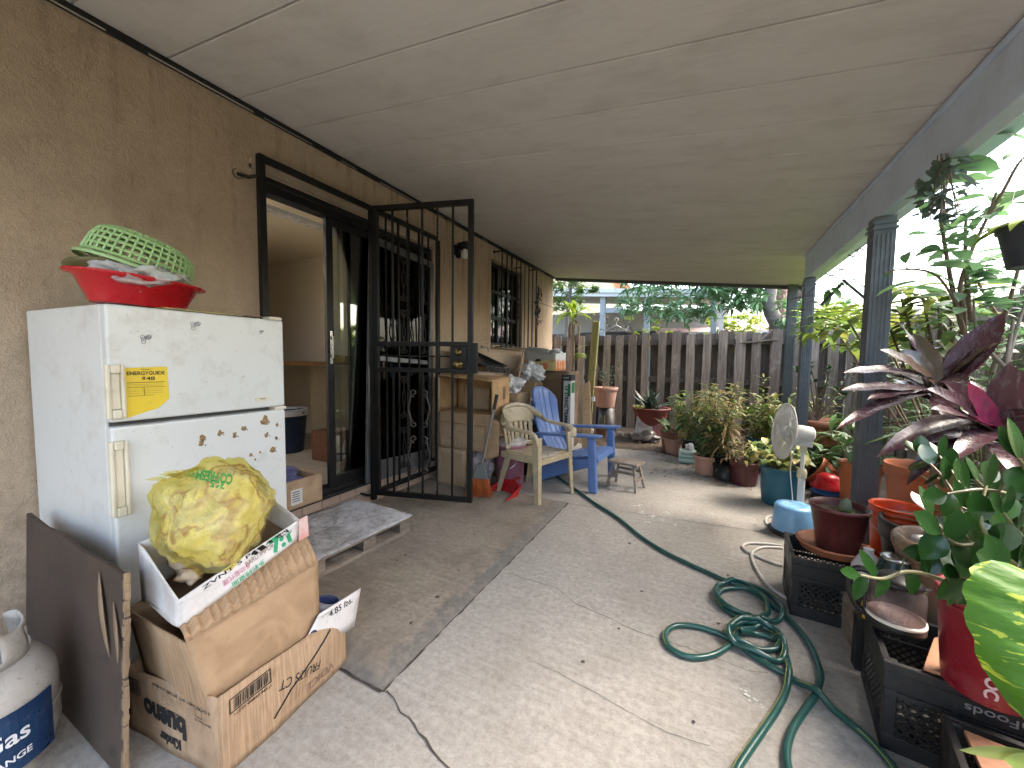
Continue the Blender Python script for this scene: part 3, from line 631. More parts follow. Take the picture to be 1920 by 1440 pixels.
for (p, s_) in (((273, 636), .016), ((366, 611), .017), ((490, 623), .009)):
    q = ax(p[0], p[1], FX)
    for k in range(7): random.seed(k); yy, zz = q.y+rnd(-1, 1)*s_*.7, q.z+rnd(-1, 1)*s_*.7; lg.tube([(FX+2.091, yy-.82+cos(a*.9)*s_*.4, zz+sin(a*.9)*s_*.4) for a in range(8)], .0009, 4)
for k in range(50):
    random.seed(900+k); y_, z_ = rnd(FY0+.06, FY1-.02), rnd(.55, FH-.03); blob(lg, y_, z_, rnd(.001, .0028))
lg.build('scuff', GREYM, fg)
# energy label
YEL = mat('label_yellow', (.78, .58, .03), (.66, .47, .03), .5, 0, 5, dirt=.25); INK = mat('black_ink', (.015, .015, .015), rough=.7)
q = [ax(p[0], p[1], FX) for p in ((230, 690), (313, 687), (317, 747), (297, 765), (237, 784))]
MB().add([(FX+2.0915, a.y-.82, a.z) for a in q], [(4, 3, 2, 1, 0)]).build('energy_label', YEL, fg)
lo = fg.children[-1]; cy, cz = (q[0].y+q[1].y)/2-.82, q[0].z; lw = q[1].y-q[0].y
def fz(y, z, x=FX+2.0925): return frame((x, y, z), (0, 1, 0), (0, 0, 1))
text('ENERGYGUIDE', .02, INK, fz(cy, cz-.019), lo, width=lw*.86, height=.013, bold=.0004, ex=.0002)
text('WELBILT', .008, INK, fz(cy, cz-.006), lo, width=lw*.25, height=.004, ex=.0002)
text('$48', .03, INK, fz(cy+.005, cz-.038), lo, width=lw*.3, height=.014, bold=.0004, ex=.0002)
sl_ = MB()
for k, (zz, wd, th_) in enumerate(((.05, .85, .0018), (.057, .8, .0006), (.062, .8, .0006), (.067, .85, .0012), (.075, .8, .0005), (.081, .8, .0005), (.088, .8, .0005), (.096, .6, .001))):
    sl_.box((FX+2.092, cy-lw*.43, cz-zz-th_), (FX+2.0926, cy-lw*.43+lw*wd, cz-zz))
sl_.box((FX+2.092, cy-.008, cz-.096), (FX+2.0926, cy-.007, cz-.068)); sl_.build('label_lines', INK, lo)
q = ax(492, 748, FX); bp = MB(); bp.prism([(cos(a)*.010+sx_*.022, sin(a)*.010) for sx_, r0 in ((1, -pi/2), (-1, pi/2)) for a in [r0+pi*k/8 for k in range(9)]], .003, fz(q.y-.82, q.z, FX+2.0905)); bo = bp.build('badge', IVO, fg)
text('WELBILT', .01, INK, fz(q.y-.82, q.z+.001, FX+2.0945), bo, width=.026, height=.006, ex=.0002)

def basin(name, label, loc, rt, rb, h, m, rot=None, lip=.03, sy=.8, cat='basin'):
    t = thing(name, label, cat, loc, rot=rot or (0, 0, 0)); b = MB()
    b.lathe([(rb, 0), (rb*1.04, .01), (rt*.97, h-.012), (rt+lip, h-.006), (rt+lip, h), (rt, h), (rt*.96, h-.01), (rb*.98, .006), (.001, .006)], 40, sy=sy); b.build('bowl', m, t); return t
c = ax(243, 570, -2.02); 
REDP = mat('red_plastic', (.50, .012, .02), (.42, .01, .015), .3, 0, 5)
basin('wash_basin', 'red plastic wash basin on top of the fridge under a green colander', (-1.985, .70, FH+.016), .185, .135, .105, REDP, (radians(1), radians(3), radians(90)), .022, .75)
basin('olive_basin', 'olive bowl stacked inside the red basin on the fridge', (-2.0, .665, FH+.05), .15, .11, .10, mat('olive_plastic', (.13, .12, .05), rough=.4), (radians(-10), radians(4), radians(90)), .012, .8, 'bowl')
# colander: a real lattice
co_ = thing('colander', 'pale green plastic colander upside down and tilted over the red basin', 'colander', (-2.0, .705, FH+.150), rot=(radians(-17), radians(5), radians(0)))
b = MB(); GRN = mat('pale_green_plastic', (.36, .55, .26), (.32, .5, .22), .35)
prof = [(.165, 0), (.162, .030), (.157, .06), (.145, .085), (.12, .098), (.09, .102), (.06, .104), (.03, .105)]
NR = 40
def cp(i, a): r, z = prof[i]; return V((r*cos(a), r*sin(a)*1.0*.0+sin(a)*r, z))
def cpt(s_, a):
    i = min(int(s_), len(prof)-2); t = s_-i; r = prof[i][0]*(1-t)+prof[i+1][0]*t; z = prof[i][1]*(1-t)+prof[i+1][1]*t; return V((r*cos(a)*.8, r*sin(a), z))
for k in range(NR): b.tube([cpt(s_*.5, 2*pi*k/NR) for s_ in range(1, 15)], .0042, 4, smooth=False)
S_ = .5
while S_ < 7: b.tube([cpt(S_, 2*pi*k/48) for k in range(48)], .0042, 4, closed=True, smooth=False); S_ += .62 if S_ < 3.5 else .5
b.lathe([(.180, -.004), (.181, .004), (.165, .008), (.16, 0)], 48, Matrix.Diagonal((.8, 1, 1, 1)), cap0=False); b.build('basket', GRN, co_, M=Matrix.Diagonal((1, 1, 1.3, 1)))
# crumpled clear bag
def crumple(mb, c, r, n=26, amp=.25, seed=1, sq=(1, 1, 1), sharp=1.):
    vs = []; 
    for i in range(n+1):
        for k in range(n*2):
            th, ph = pi*i/n, 2*pi*k/(n*2); d = V((sin(th)*cos(ph), sin(th)*sin(ph), cos(th)))
            q = mnoise.noise(d*1.7+V((seed, 0, 0)))*.9-abs(mnoise.noise(d*3.6+V((seed, 3, 0))))*.55*sharp-abs(mnoise.noise(d*8+V((seed, 3, 5))))*.22*sharp
            rr = r*(1+amp*(q+.12)); vs.append(V(c)+V((d.x*sq[0], d.y*sq[1], d.z*sq[2]))*rr)
    m = n*2; mb.add(vs, [(i*m+k, (i+1)*m+k, (i+1)*m+(k+1) % m, i*m+(k+1) % m) for i in range(n) for k in range(m)], 0, True)
def m_film(name, tint, alpha, rough=.12):
    n = NT(name); tr = n.n('BsdfTransparent'); tr.inputs[0].default_value = (*tint, 1)
    n.fin(tint, rough, 0, .8); mx = n.n('MixShader'); co = n.coord(); n.l(n.ramp(n.noise(co, 9, 6, .7), .3, .7, alpha-.22, alpha+.22), mx.inputs[0])
    n.l(tr.outputs[0], mx.inputs[1]); n.l(n.b.outputs[0], mx.inputs[2]); n.l(mx.outputs[0], n.out.inputs[0]); n.bump(n.noise(co, 25, 6, .7, 1.), .8, .01); return n.m
FILM = m_film('clear_film', (.8, .8, .8), .5)
t = thing('clear_plastic_bag', 'crumpled clear plastic bag squeezed between red basin and colander', 'plastic bag', (-1.95, .70, FH+.12))
b = MB(); crumple(b, (0, 0, 0), .145, 34, .5, 4, (.85, 1, .42), 1.8); b.build('bag', FILM, t)
t = thing('flattened_packaging', 'flat yellow and brown card sleeves lying on the fridge top', 'packaging', (-1.88, .86, FH+.001))
MB().box((-.1, -.17, 0), (.11, .1, .006)).build('card', mat('olive_print', (.32, .27, .05), (.12, .08, .03), .4, 0, 20), t)
MB().box((-.12, -.12, .0065), (.08, .2, .011)).build('card', mat('brown_card', (.30, .19, .1), (.08, .04, .06), .6, 0, 12), t)
# ================================================================= cardboard
from mathutils.bvhtree import BVHTree
def m_card(name, a=(.35, .235, .14), b=(.29, .19, .11), rib=(1, 0, 0), dirt=.45):
    n = NT(name); co = n.coord(); c = n.mix(n.ramp(n.noise(co, 5, 5), .3, .7), a, b)
    c = n.mix(n.ramp(n.noise(co, 9, 8, .75), .5, .72, 0, dirt), c, (.17, .10, .05))
    st = n.coord(tuple(60 if r else 2.5 for r in rib)); rb = n.noise(st, 3, 2, .5)
    c = n.mix(n.ramp(rb, .42, .62, 0, .38), c, tuple(x*1.45 for x in a))
    n.bump(n.math('ADD', n.math('MULTIPLY', rb, .6), n.noise(co, 16, 7, .75)), .8, .008); return n.fin(c, .85, 0, .2)
CARD = m_card('brown_cardboard'); CARDV = m_card('ribbed_cardboard', (.37, .255, .16), (.31, .21, .13), (0, 1, 0), .75)
CARDP = m_card('pale_cardboard', (.40, .285, .18), (.34, .235, .145), (1, 0, 0), .45); CARDW = mat('white_carton', (.66, .64, .62), (.58, .55, .53), .7, 0, 4, dirt=.35, bump=.2, bscale=30)
CARDI = mat('carton_inside', (.16, .105, .06), (.12, .08, .045), .9, dirt=.3)
PINK = mat('pink_ink', (.55, .2, .3), rough=.8); GINK = mat('green_ink', (.03, .35, .16), rough=.7); FAINT = mat('faded_ink', (.2, .12, .08), rough=.9)
def sheet(mb, p00, p10, p11, p01, nx=10, ny=8, amp=.004, seed=0, freq=7, mi=0, belly=0.):
    p00, p10, p11, p01 = map(V, (p00, p10, p11, p01)); nn = (p10-p00).cross(p01-p00).normalized(); vs = []
    for j in range(ny+1):
        for i in range(nx+1):
            u, v = i/nx, j/ny; p = p00*(1-u)*(1-v)+p10*u*(1-v)+p11*u*v+p01*(1-u)*v
            e = min(1, 6*min(u, 1-u)+.25); vs.append(p+nn*(mnoise.noise(p*freq+V((seed, 0, 0)))*amp*e+belly*sin(pi*u)*sin(pi*v)))
    mb.add(vs, [(j*(nx+1)+i, j*(nx+1)+i+1, (j+1)*(nx+1)+i+1, (j+1)*(nx+1)+i) for j in range(ny) for i in range(nx)], mi, True); return mb
def decal(o, targets, d, off=.0012):
    """press a lettering mesh onto the surface it is printed on, along d (in the thing's space)"""
    d = V(d).normalized(); trees = []
    for t in targets:
        me = t.data; trees.append(BVHTree.FromPolygons([v.co.copy() for v in me.vertices], [tuple(p.vertices) for p in me.polygons]))
    bm = bmesh.new(); bm.from_mesh(o.data); bmesh.ops.triangulate(bm, faces=bm.faces); bmesh.ops.subdivide_edges(bm, edges=[e for e in bm.edges if e.calc_length() > .008], cuts=1, use_grid_fill=False); bm.to_mesh(o.data); bm.free()
    for v in o.data.vertices:
        best = None
        for tr in trees:
            h = tr.ray_cast(v.co-d*.12, d, .4)
            if h[0] is not None and (best is None or h[3] < best): best = h[3]; v2 = h[0]
        if best is not None: v.co = v2-d*off
    return o
def tx(body, w_, h_, m, M, parent, targets, d, off=.004, bold=.0004, name='lettering'):
    o = text(body, .05, m, M, parent, width=w_, height=h_, ex=0, bold=bold, name=name); return decal(o, targets, d, off)
def barcode(M, w_, h_, parent, targets, d, off=.004):
    b = MB(); random.seed(5); t_ = .0022
    for a in ((-w_/2, -h_/2, w_, t_*1.5), (-w_/2, h_/2-t_*1.5, w_, t_*1.5), (-w_/2, -h_/2, t_*1.5, h_), (w_/2-t_*1.5, -h_/2, t_*1.5, h_)): b.add([M @ V((a[0], a[1], 0)), M @ V((a[0]+a[2], a[1], 0)), M @ V((a[0]+a[2], a[1]+a[3], 0)), M @ V((a[0], a[1]+a[3], 0))], [(0, 1, 2, 3)])
    x = -w_/2+.01
    while x < w_/2-.012:
        q = rnd(.0008, .0035); b.add([M @ V((x, -h_/2+.006, 0)), M @ V((x+q, -h_/2+.006, 0)), M @ V((x+q, h_/2-.006, 0)), M @ V((x, h_/2-.006, 0))], [(0, 1, 2, 3)]); x += q+rnd(.001, .003)
    return decal(b.build('barcode', INK, parent), targets, d, off)
def carton(name, label, loc, d, rz=0, m=CARDP, top='closed', group=None, cat='cardboard box', amp=.004, seed=0, frontopen=False):
    """loc = near-left bottom corner; d = (dx, dy, dz)"""
    t = thing(name, label, cat, loc, rz=rz, group=group); x, y, z = d; b = MB()
    if not frontopen: sheet(b, (0, 0, 0), (x, 0, 0), (x, 0, z), (0, 0, z), amp=amp, seed=seed)
    sheet(b, (x, 0, 0), (x, y, 0), (x, y, z), (x, 0, z), amp=amp, seed=seed+2); sheet(b, (x, y, 0), (0, y, 0), (0, y, z), (x, y, z), amp=amp, seed=seed+3); sheet(b, (0, y, 0), (0, 0, 0), (0, 0, z), (0, y, z), amp=amp, seed=seed+4)
    b.add([(0, 0, .002), (x, 0, .002), (x, y, .002), (0, y, .002)], [(0, 1, 2, 3)])
    if top == 'closed': sheet(b, (0, 0, z), (x, 0, z), (x, y, z), (0, y, z), amp=amp, seed=seed+5)
    o = b.build('body', m, t, solid=.004)
    if top == 'closed' and not frontopen: sheet(MB(), (x*.46, -.003, z+.004), (x*.54, -.003, z+.004), (x*.54, y, z+.004), (x*.46, y, z+.004), 2, 6, .001).build('tape', mat('brown_tape', (.36, .25, .14), rough=.25), t)
    return t, o
# ---- big upturned-print carton at the front left
bt = thing('sweets_carton', 'large open cardboard box printed upside down standing nearest the camera', 'cardboard box', (-1.42, .75, 0))
def lc(p): return V((p[0]+1.42, p[1]-.75, p[2]))
N_, FR_, FL_, L_ = (-1.185, .545), (-1.225, 1.005), (-1.66, .98), (-1.63, .50)
b = MB()
sheet(b, lc((*L_, 0)), lc((*N_, 0)), lc((*N_, .247)), lc((*L_, .20)), 14, 8, .005, 1); f1 = len(b.f)
sheet(b, lc((*N_, 0)), lc((*FR_, 0)), lc((FR_[0]-.01, FR_[1]+.005, .215)), lc((*N_, .247)), 18, 8, .009, 2, belly=.012)
sheet(b, lc((*FR_, 0)), lc((*FL_, 0)), lc((*FL_, .24)), lc((FR_[0]-.01, FR_[1]+.005, .25)), 12, 8, .008, 3)
sheet(b, lc((*FL_, 0)), lc((*L_, 0)), lc((*L_, .20)), lc((*FL_, .24)), 12, 8, .005, 4)
b.add([lc((*L_, .003)), lc((*N_, .003)), lc((*FR_, .003)), lc((*FL_, .003))], [(0, 1, 2, 3)])
bo = b.build('body', CARDV, bt, solid=.005)
# white printed flap standing above the far right corner
b = MB(); sheet(b, lc(ax(552, 1240, -1.225)), lc(ax(664, 1175, -1.225)), lc(ax(676, 1103, -1.205)), lc(ax(598, 1152, -1.21)), 8, 4, .003, 6)
fl = b.build('flap', CARDW, bt, solid=.003)
dX, dY = (-1, 0, 0), (0, 1, 0)
def MR(y, z, rot=True): return frame(lc((-1.15, y, z)), (0, -1, 0) if rot else (0, 1, 0), (0, 0, -1) if rot else (0, 0, 1))
def MF(x, z, s_=-1): return frame(lc((x, .4, z)), (s_, 0, 0), (0, 0, s_))
tx('bueno', .21, .075, INK, MF(-1.43, .105), bt, [bo], dY, bold=.003); tx('Kinder', .10, .034, INK, MF(-1.40, .045), bt, [bo], dY, bold=.003)
tx('12x20x12 CT', .12, .013, INK, MF(-1.40, .135), bt, [bo], dY); tx('TOTAL NET WT 30 LBS (13.6kg)', .27, .011, INK, MF(-1.345, .195), bt, [bo], dY); tx('Base Qty: 12', .07, .009, INK, MF(-1.245, .155), bt, [bo], dY)
barcode(MF(-1.585, .155), .07, .05, bt, [bo], dY)
b = MB(); Mq = MF(-1.262, .177)
for a in ((-.015, -.013, .03, .0015), (-.015, .0115, .03, .0015), (-.015, -.013, .0015, .026), (.0135, -.013, .0015, .026)): b.add([Mq @ V((a[0], a[1], 0)), Mq @ V((a[0]+a[2], a[1], 0)), Mq @ V((a[0]+a[2], a[1]+a[3], 0)), Mq @ V((a[0], a[1]+a[3], 0))], [(0, 1, 2, 3)])
decal(b.build('tick_box', INK, bt), [bo], dY, .004)
barcode(MR(.635, .197), .125, .045, bt, [bo], dX, .005); tx('ITEM 09880-55271', .11, .009, INK, MR(.64, .165), bt, [bo], dX, .005)
tx('FRUITS CT', .16, .03, INK, frame(lc((-1.15, .80, .12)), (0, -1, .28), (0, -.28, -1)), bt, [bo], dX, .005, 0); tx('VOICE', .12, .03, FAINT, MR(.88, .05), bt, [bo], dX, .005)
b = MB().tube([lc((-1.15, .70, .05)), lc((-1.15, .76, .1)), lc((-1.15, .86, .15)), lc((-1.15, .93, .19))], .004, 5); decal(b.build('marker_stroke', INK, bt), [bo], dX, .005)
tx('4.85 lbs.', .10, .024, INK, frame(lc(ax(640, 1138, -1.15)), (0, 1, .0), (0, 0, 1)), bt, [fl], dX, .003, .001); tx('Net Weight 2.2 kg', .07, .007, INK, frame(lc(ax(638, 1157, -1.15)), (0, 1, .0), (0, 0, 1)), bt, [fl], dX, .003, 0)
b = MB().prism([(cos(2*pi*k/20)*.017, sin(2*pi*k/20)*.017) for k in range(20)], .0005, frame(lc(ax(595, 1195, -1.19)), (0, 1, 0), (0, 0, 1))); decal(b.build('round_mark', mat('dark_blue_ink', (.02, .03, .06)), bt), [fl], dX, .003)
# shoe / cap lying inside at the far end
t = thing('blue_shoe', 'dark blue rubber clog tucked in the front carton beside its white flap', 'shoe', (-1.295, .945, .18), rot=(radians(5), 0, radians(60)))
MB().lathe([(.02, -.1), (.05, -.09), (.06, 0), (.055, .06), (.045, .09), (.04, .085), (.05, 0)], 22, RY(radians(20)), sy=.75).build('upper', mat('navy_rubber', (.02, .03, .09), rough=.4), t)
MB().lathe([(.056, .058), (.058, .07), (.047, .094), (.04, .092)], 22, RY(radians(20)), sy=.75, cap0=False).build('rim', mat('grey_rubber', (.15, .15, .16), rough=.5), t)
# ---- inner carton
it = thing('crushed_carton', 'plain brown carton with a crushed ridged shoulder stuffed inside the front box', 'cardboard box', (-1.42, .73, .02))
def li(x, y, z): return V((x+1.42, y-.73, z-.02))
b = MB()
sheet(b, li(-1.565, .555, .02), li(-1.225, .575, .02), li(-1.232, .497, .425), li(-1.60, .50, .405), 10, 10, .006, 11, belly=.006)
sheet(b, li(-1.225, .575, .02), li(-1.26, .92, .02), li(-1.238, .90, .455), li(-1.232, .497, .425), 16, 12, .012, 12, belly=.018)
sheet(b, li(-1.26, .92, .02), li(-1.58, .91, .02), li(-1.58, .90, .45), li(-1.238, .90, .455), 8, 8, .006, 13)
sheet(b, li(-1.58, .91, .02), li(-1.565, .555, .02), li(-1.60, .50, .405), li(-1.58, .90, .45), 8, 8, .006, 14)
o = b.build('body', CARD, it, solid=.005)
# ridged shoulder
b = MB(); NXr = 90; vs = []
for j in range(5):
    v = j/4
    for i in range(NXr+1):
        u = i/NXr; q = li(-1.232, .497, .425).lerp(li(-1.238, .90, .455), u)+V((.004, 0, .012*sin(pi*u)*v)); r_ = li(-1.275, .50, .455).lerp(li(-1.30, .885, .565), u)
        p = q.lerp(r_, v)+V((0, 0, .012*sin(pi*v))); p += V((.003, 0, .004))*sin(u*95+2*mnoise.noise(V((u*9, v, 0))))*(.3+sin(pi*v)); vs.append(p)
b.add(vs, [(j*(NXr+1)+i, j*(NXr+1)+i+1, (j+1)*(NXr+1)+i+1, (j+1)*(NXr+1)+i) for j in range(4) for i in range(NXr)], 0, True); b.build('shoulder', CARD, it, solid=.003)
# ---- white tray carton
wt = thing('white_tray_carton', 'shallow torn white carton with green and pink writing on top of the brown cartons', 'carton tray', (-1.39, .68, .5))
def lw_(p): return V((p[0]+1.39, p[1]-.68, p[2]-.5))
nt_, nb_, ftp, fbp, lt_, lb_ = (-1.262, .497, .535), (-1.268, .503, .452), (-1.25, .84, .636), (-1.255, .835, .565), (-1.51, .505, .635), (-1.535, .515, .44)
blt, blb = (-1.52, .86, .70), (-1.53, .85, .60)
b = MB(); sheet(b, lw_(nb_), lw_(fbp), lw_(ftp), lw_(nt_), 14, 5, .003, 21); o1 = b.build('side_panel', CARDW, wt, solid=.004)
b = MB(); sheet(b, lw_(lb_), lw_(nb_), lw_(nt_), lw_(lt_), 8, 6, .006, 22, belly=-.01); sheet(b, lw_(fbp), lw_(blb), lw_(blt), lw_(ftp), 8, 5, .004, 23); sheet(b, lw_(blb), lw_(lb_), lw_(lt_), lw_(blt), 10, 5, .005, 24); b.build('body', CARDW, wt, solid=.004)
b = MB(); sheet(b, lw_(lb_)+V((0, 0, .01)), lw_(nb_)+V((0, 0, .01)), lw_(fbp)+V((0, 0, .01)), lw_(blb)+V((0, 0, .01)), 8, 8, .004, 25); b.build('bottom', CARDI, wt)
dn_ = lambda k, h: lw_(nb_).lerp(lw_(fbp), k).lerp(lw_(nt_).lerp(lw_(ftp), k), h)
xd = (lw_(fbp)-lw_(nb_)).normalized(); zd = (lw_(nt_)-lw_(nb_)).normalized(); nrm = xd.cross(zd).normalized()
def MW(k, h, s_=1): return frame(dn_(k, h)+nrm*.03, xd*s_, zd*s_)
tx('7:1', .068, .058, GINK, MW(.83, .55), wt, [o1], -nrm, .003, .003); tx('多彩绒桌面', .10, .018, GINK, MW(.52, .2, -1), wt, [o1], -nrm, .003, .0006); tx('多功能代理', .08, .02, PINK, MW(.42, .52, -1), wt, [o1], -nrm, .003, .0004); tx('BARU IMPOR', .09, .018, FAINT, MW(.62, .62), wt, [o1], -nrm, .003, 0)
tx('ZVNT 5 PRT A ISA', .26, .013, INK, MW(.52, .90), wt, [o1], -nrm, .003, .001)
MB().hexa([lw_(ftp)+V(q) for q in ((0, -.003, -.075), (.004, -.003, -.075), (.004, .035, -.07), (0, .035, -.07), (0, -.003, .0), (.004, -.003, .0), (.004, .03, .004), (0, .03, .004))]).build('flap', mat('red_edged_card', (.6, .5, .48), (.5, .08, .05), .7, 0, 9), wt)
b = MB()
for (x, y, z, r, s_) in ((-1.43, .60, .56, .05, 31), (-1.36, .57, .545, .035, 33)): crumple(b, lw_((x, y, z)), r, 14, .5, s_, (1.1, 1, .6))
b.build('lining_paper', mat('cream_paper', (.5, .45, .33), (.3, .17, .1), .7, 0, 12), wt)
# ---- yellow bag of rubbish
yb = thing('yellow_bag', 'knotted translucent yellow plastic bag with green print on the white tray', 'plastic bag', ad(405, 962, 1.20))
YF = m_film('yellow_film', (.86, .80, .38), .22, .07)
b = MB(); crumple(b, (0, 0, 0), .180, 60, .27, 7, (.76, .84, .90)); ybo = b.build('bag', YF, yb)
b = MB(); random.seed(11)
for k in range(6): b.leaf((-.11+rnd(-.02, .02), -.04+rnd(-.03, .03), .1), (-1, -.6+rnd(-.3, .3), .5+rnd(-.3, .3)), .07, .04, .5, seg=4)
b.build('loose_end', YF, yb)
n = NT('bag_contents'); co = n.coord(); n.bump(n.noise(co, 14, 6, .7), .8, .02)
CONT = n.fin(n.cr(n.noise(co, 8, 3, .5, .4), [(.34, (.66, .60, .42)), (.47, (.78, .74, .66)), (.53, (.30, .10, .07)), (.57, (.70, .62, .50)), (.66, (.36, .33, .30))]), .5)
b = MB(); crumple(b, (.0, .01, -.005), .168, 44, .27, 7, (.73, .805, .865)); b.build('contents', CONT, yb)
fw = -_f
def MBg(px, py, sx_=1, rot=0):
    c = ad(px, py, 1.0)-V(yb.location); a = _R*cos(rot)+_U*sin(rot); u = _U*cos(rot)-_R*sin(rot); return frame(c, a, u)
BG = mat('bag_green_ink', (.02, .22, .03), rough=.5)
tx("CO'FRESH", .095, .03, BG, MBg(402, 893, 1, pi-.15), yb, [ybo], _f, .003, .002); tx('365', .04, .022, BG, MBg(408, 907, 1, pi-.15), yb, [ybo], _f, .003, .002)
b = MB()
for r_ in (.01, .016, .022): b.tube([MBg(372, 884) @ V((r_*1.4*cos(pi*k/10+pi), r_*.7*sin(pi*k/10+pi), 0)) for k in range(11)], .0013, 4)
decal(b.build('leaf_mark', BG, yb), [ybo], _f, .003)
# ---- leaning board
lb_ = thing('leaning_board', 'dark weathered plywood board with split edge leaning between gas tank and fridge', 'wooden board', (-1.84, .43, 0), rot=(radians(-2.5), radians(0), 0))
n = NT('charred_ply'); co = n.coord(); c = n.mix(n.ramp(n.noise(co, 3, 6), .3, .7), (.042, .028, .020), (.07, .046, .032)); n.bump(n.noise(co, 20, 6, .7), .5, .006); DPLY = n.fin(n.mix(n.ramp(n.noise(co, 9, 5), .6, .7, 0, .6), c, (.02, .016, .014)), .85)
b = MB(); b.add([(-.42, 0, 0), (.41, 0, 0), (.41, 0, .585), (.15, 0, .60), (-.42, 0, .62)], [(0, 1, 2, 3, 4)])
b = MB(); b.prism([(-.42, 0), (.41, 0), (.418, .15), (.41, .3), (.417, .45), (.40, .585), (.30, .592), (.12, .585), (-.05, .60), (-.22, .592), (-.42, .605)], .013, RX(pi/2)); b.build('panel', DPLY, lb_, bevel=.003)
PLY = mat('split_ply', (.42, .30, .18), (.2, .13, .08), .85, 0, 30, dirt=.5, stretch=(1, 1, .2))
b = MB(); random.seed(4)
for k in range(34):
    z = k*.0172+rnd(0, .006); b.box((.412+rnd(-.004, .004), -.014+rnd(0, .003), z), (.419+rnd(0, .005), -.001+rnd(-.003, 0), z+rnd(.012, .03)))
b.leaf((.26, -.017, .56), (.35, -.05, -1), .24, .03, .15, up=(0, -1, 0), seg=6, fold=.1); b.leaf((.36, -.017, .50), (.4, -.03, -1), .16, .02, -.1, up=(0, -1, 0), seg=5, fold=.1)
b.build('split_edge', PLY, lb_, solid=.002)
# ---- propane tank
tk = thing('propane_tank', 'dirty white propane cylinder with navy exchange label at the lower left', 'gas tank', (-1.775, .235, 0))
TW = mat('tank_paint', (.42, .40, .365), (.33, .31, .28), .5, 0, 6, dirt=.6, dscale=8, bump=.25, bscale=40)
R_ = .155
MB().lathe([(.11, .0), (.105, .02)], 36).lathe([(.06, .022), (.12, .035), (.148, .07), (R_, .11), (R_, .25), (.15, .285), (.125, .325), (.085, .348), (.03, .357), (.001, .358)], 44).build('body', TW, tk)
MB().lathe([(R_+.001, .176), (R_+.0035, .18), (R_+.001, .184)], 44, cap0=False).build('weld_seam', TW, tk)
b = MB(); vs = []; 
for zi, z in enumerate((.335, .36, .385, .415, .445)):
    for k in range(37):
        a = radians(-140+280*k/36); rr = .098+.006*sin(zi*1.2); z2 = z-(.0 if zi < 4 else .02*abs(sin(a*1.5))); vs.append((rr*cos(a), rr*sin(a), z2))
hole = lambda k, j: j in (1, 2) and (4 < k < 10 or 14 < k < 22 or 26 < k < 32)
b.add(vs, [(j*37+k, j*37+k+1, (j+1)*37+k+1, (j+1)*37+k) for j in range(4) for k in range(36) if not hole(k, j)], 0, True); b.build('collar', TW, tk, solid=.006, M=RZ(radians(-10)))
MB().tube([(.098, -.05, .44), (.115, 0, .452), (.098, .05, .44)], .009, 8).build('grip', TW, tk, M=RZ(radians(-10)))
MB().lathe([(.018, .355), (.018, .40), (.026, .402), (.026, .425), (.001, .427)], 16).box((-.012, -.012, .37), (.06, .012, .392)).build('valve', BRASS, tk)
def bend(o, r):
    for v in o.data.vertices:
        a = v.co.x/r; z = v.co.y; q = r+v.co.z; v.co = V((q*cos(a0_+a), q*sin(a0_+a), z))
a0_ = radians(-14)
b = MB(); vs = [(u, z, 0) for z in (.075, .13, .19, .245) for u in [(-.17+.34*k/24) for k in range(25)]]
b.add(vs, [(j*25+k, j*25+k+1, (j+1)*25+k+1, (j+1)*25+k) for j in range(3) for k in range(24)]); o = b.build('label', mat('navy_label', (.008, .022, .07), (.012, .045, .11), .35, 0, 12, dirt=.2, dirtc=(.3, .35, .4)), tk); bend(o, R_+.0045)
LW = mat('label_white', (.7, .72, .74), rough=.4)
o = text('AmeriGas', .06, LW, T(-.015, .175, 0), tk, width=.25, height=.045, bold=.001, ex=0); bend(o, R_+.0065)
o = text('PROPANE EXCHANGE', .03, LW, T(-.02, .115, 0), tk, width=.26, height=.018, bold=.0006, ex=0); bend(o, R_+.0065)
# ---- pallet step with mat
pt = thing('pallet_step', 'low weathered wooden pallet used as a doorstep', 'pallet', (-2.07, 1.64, .024), rz=radians(-3))
b = MB(); px_, py_ = .285, .36
for y in (-py_, -.02, py_-.09): b.box((-px_, y, .022), (px_, y+.09, .085))
for y in (-py_-.002, py_-.098): pass
for x in (-px_-.003, -.15, 0, px_-.095): b.box((x, -py_-.004, .0), (x+.095, py_+.002, .021))
for k in range(6): b.box((-px_-.002+k*.096, -py_-.005, .086), (-px_-.002+k*.096+.09, py_+.004, .104))
b.build('planks', OLDW, pt, bevel=.002)
dm = thing('door_mat', 'worn whitish quilted mat draped over the pallet step', 'mat', (-2.07, 1.64, .024+.106), rz=radians(-3))
n = NT('quilt_mat'); co = n.coord(); v_ = n.n('TexVoronoi'); v_.inputs['Scale'].default_value = 26; n.l(co, v_.inputs[0])
c = n.mix(n.ramp(n.noise(co, 5, 6, .7), .42, .66, 0, .8), (.50, .50, .51), (.24, .225, .215)); c = n.mix(n.ramp(n.noise(co, 26, 5, .7), .52, .68, 0, .8), c, (.2, .19, .185))
n.bump(n.math('ADD', n.math('MULTIPLY', v_.outputs['Distance'], -.8), n.noise(co, 8, 5, .6)), .7, .012); QM = n.fin(c, .85, 0, .2)
b = MB(); NX, NY = 26, 30; vs = []
for j in range(NY+1):
    for i in range(NX+1):
        u, v = -px_-.015+(2*px_+.03)*i/NX, -py_-.02+(2*py_+.04)*j/NY; e = max(0, u-px_+.005); e2 = max(0, -py_+.01-v)
        z = .004+.006*mnoise.noise(V((u*9, v*9, 0)))+.009*max(0, 1-abs((v+.16+u*.35+.04*sin(u*9)))/.03)*(u > -.2)-e*e*12-e2*e2*12; vs.append((u-e*.45, v+e2*.4, z))
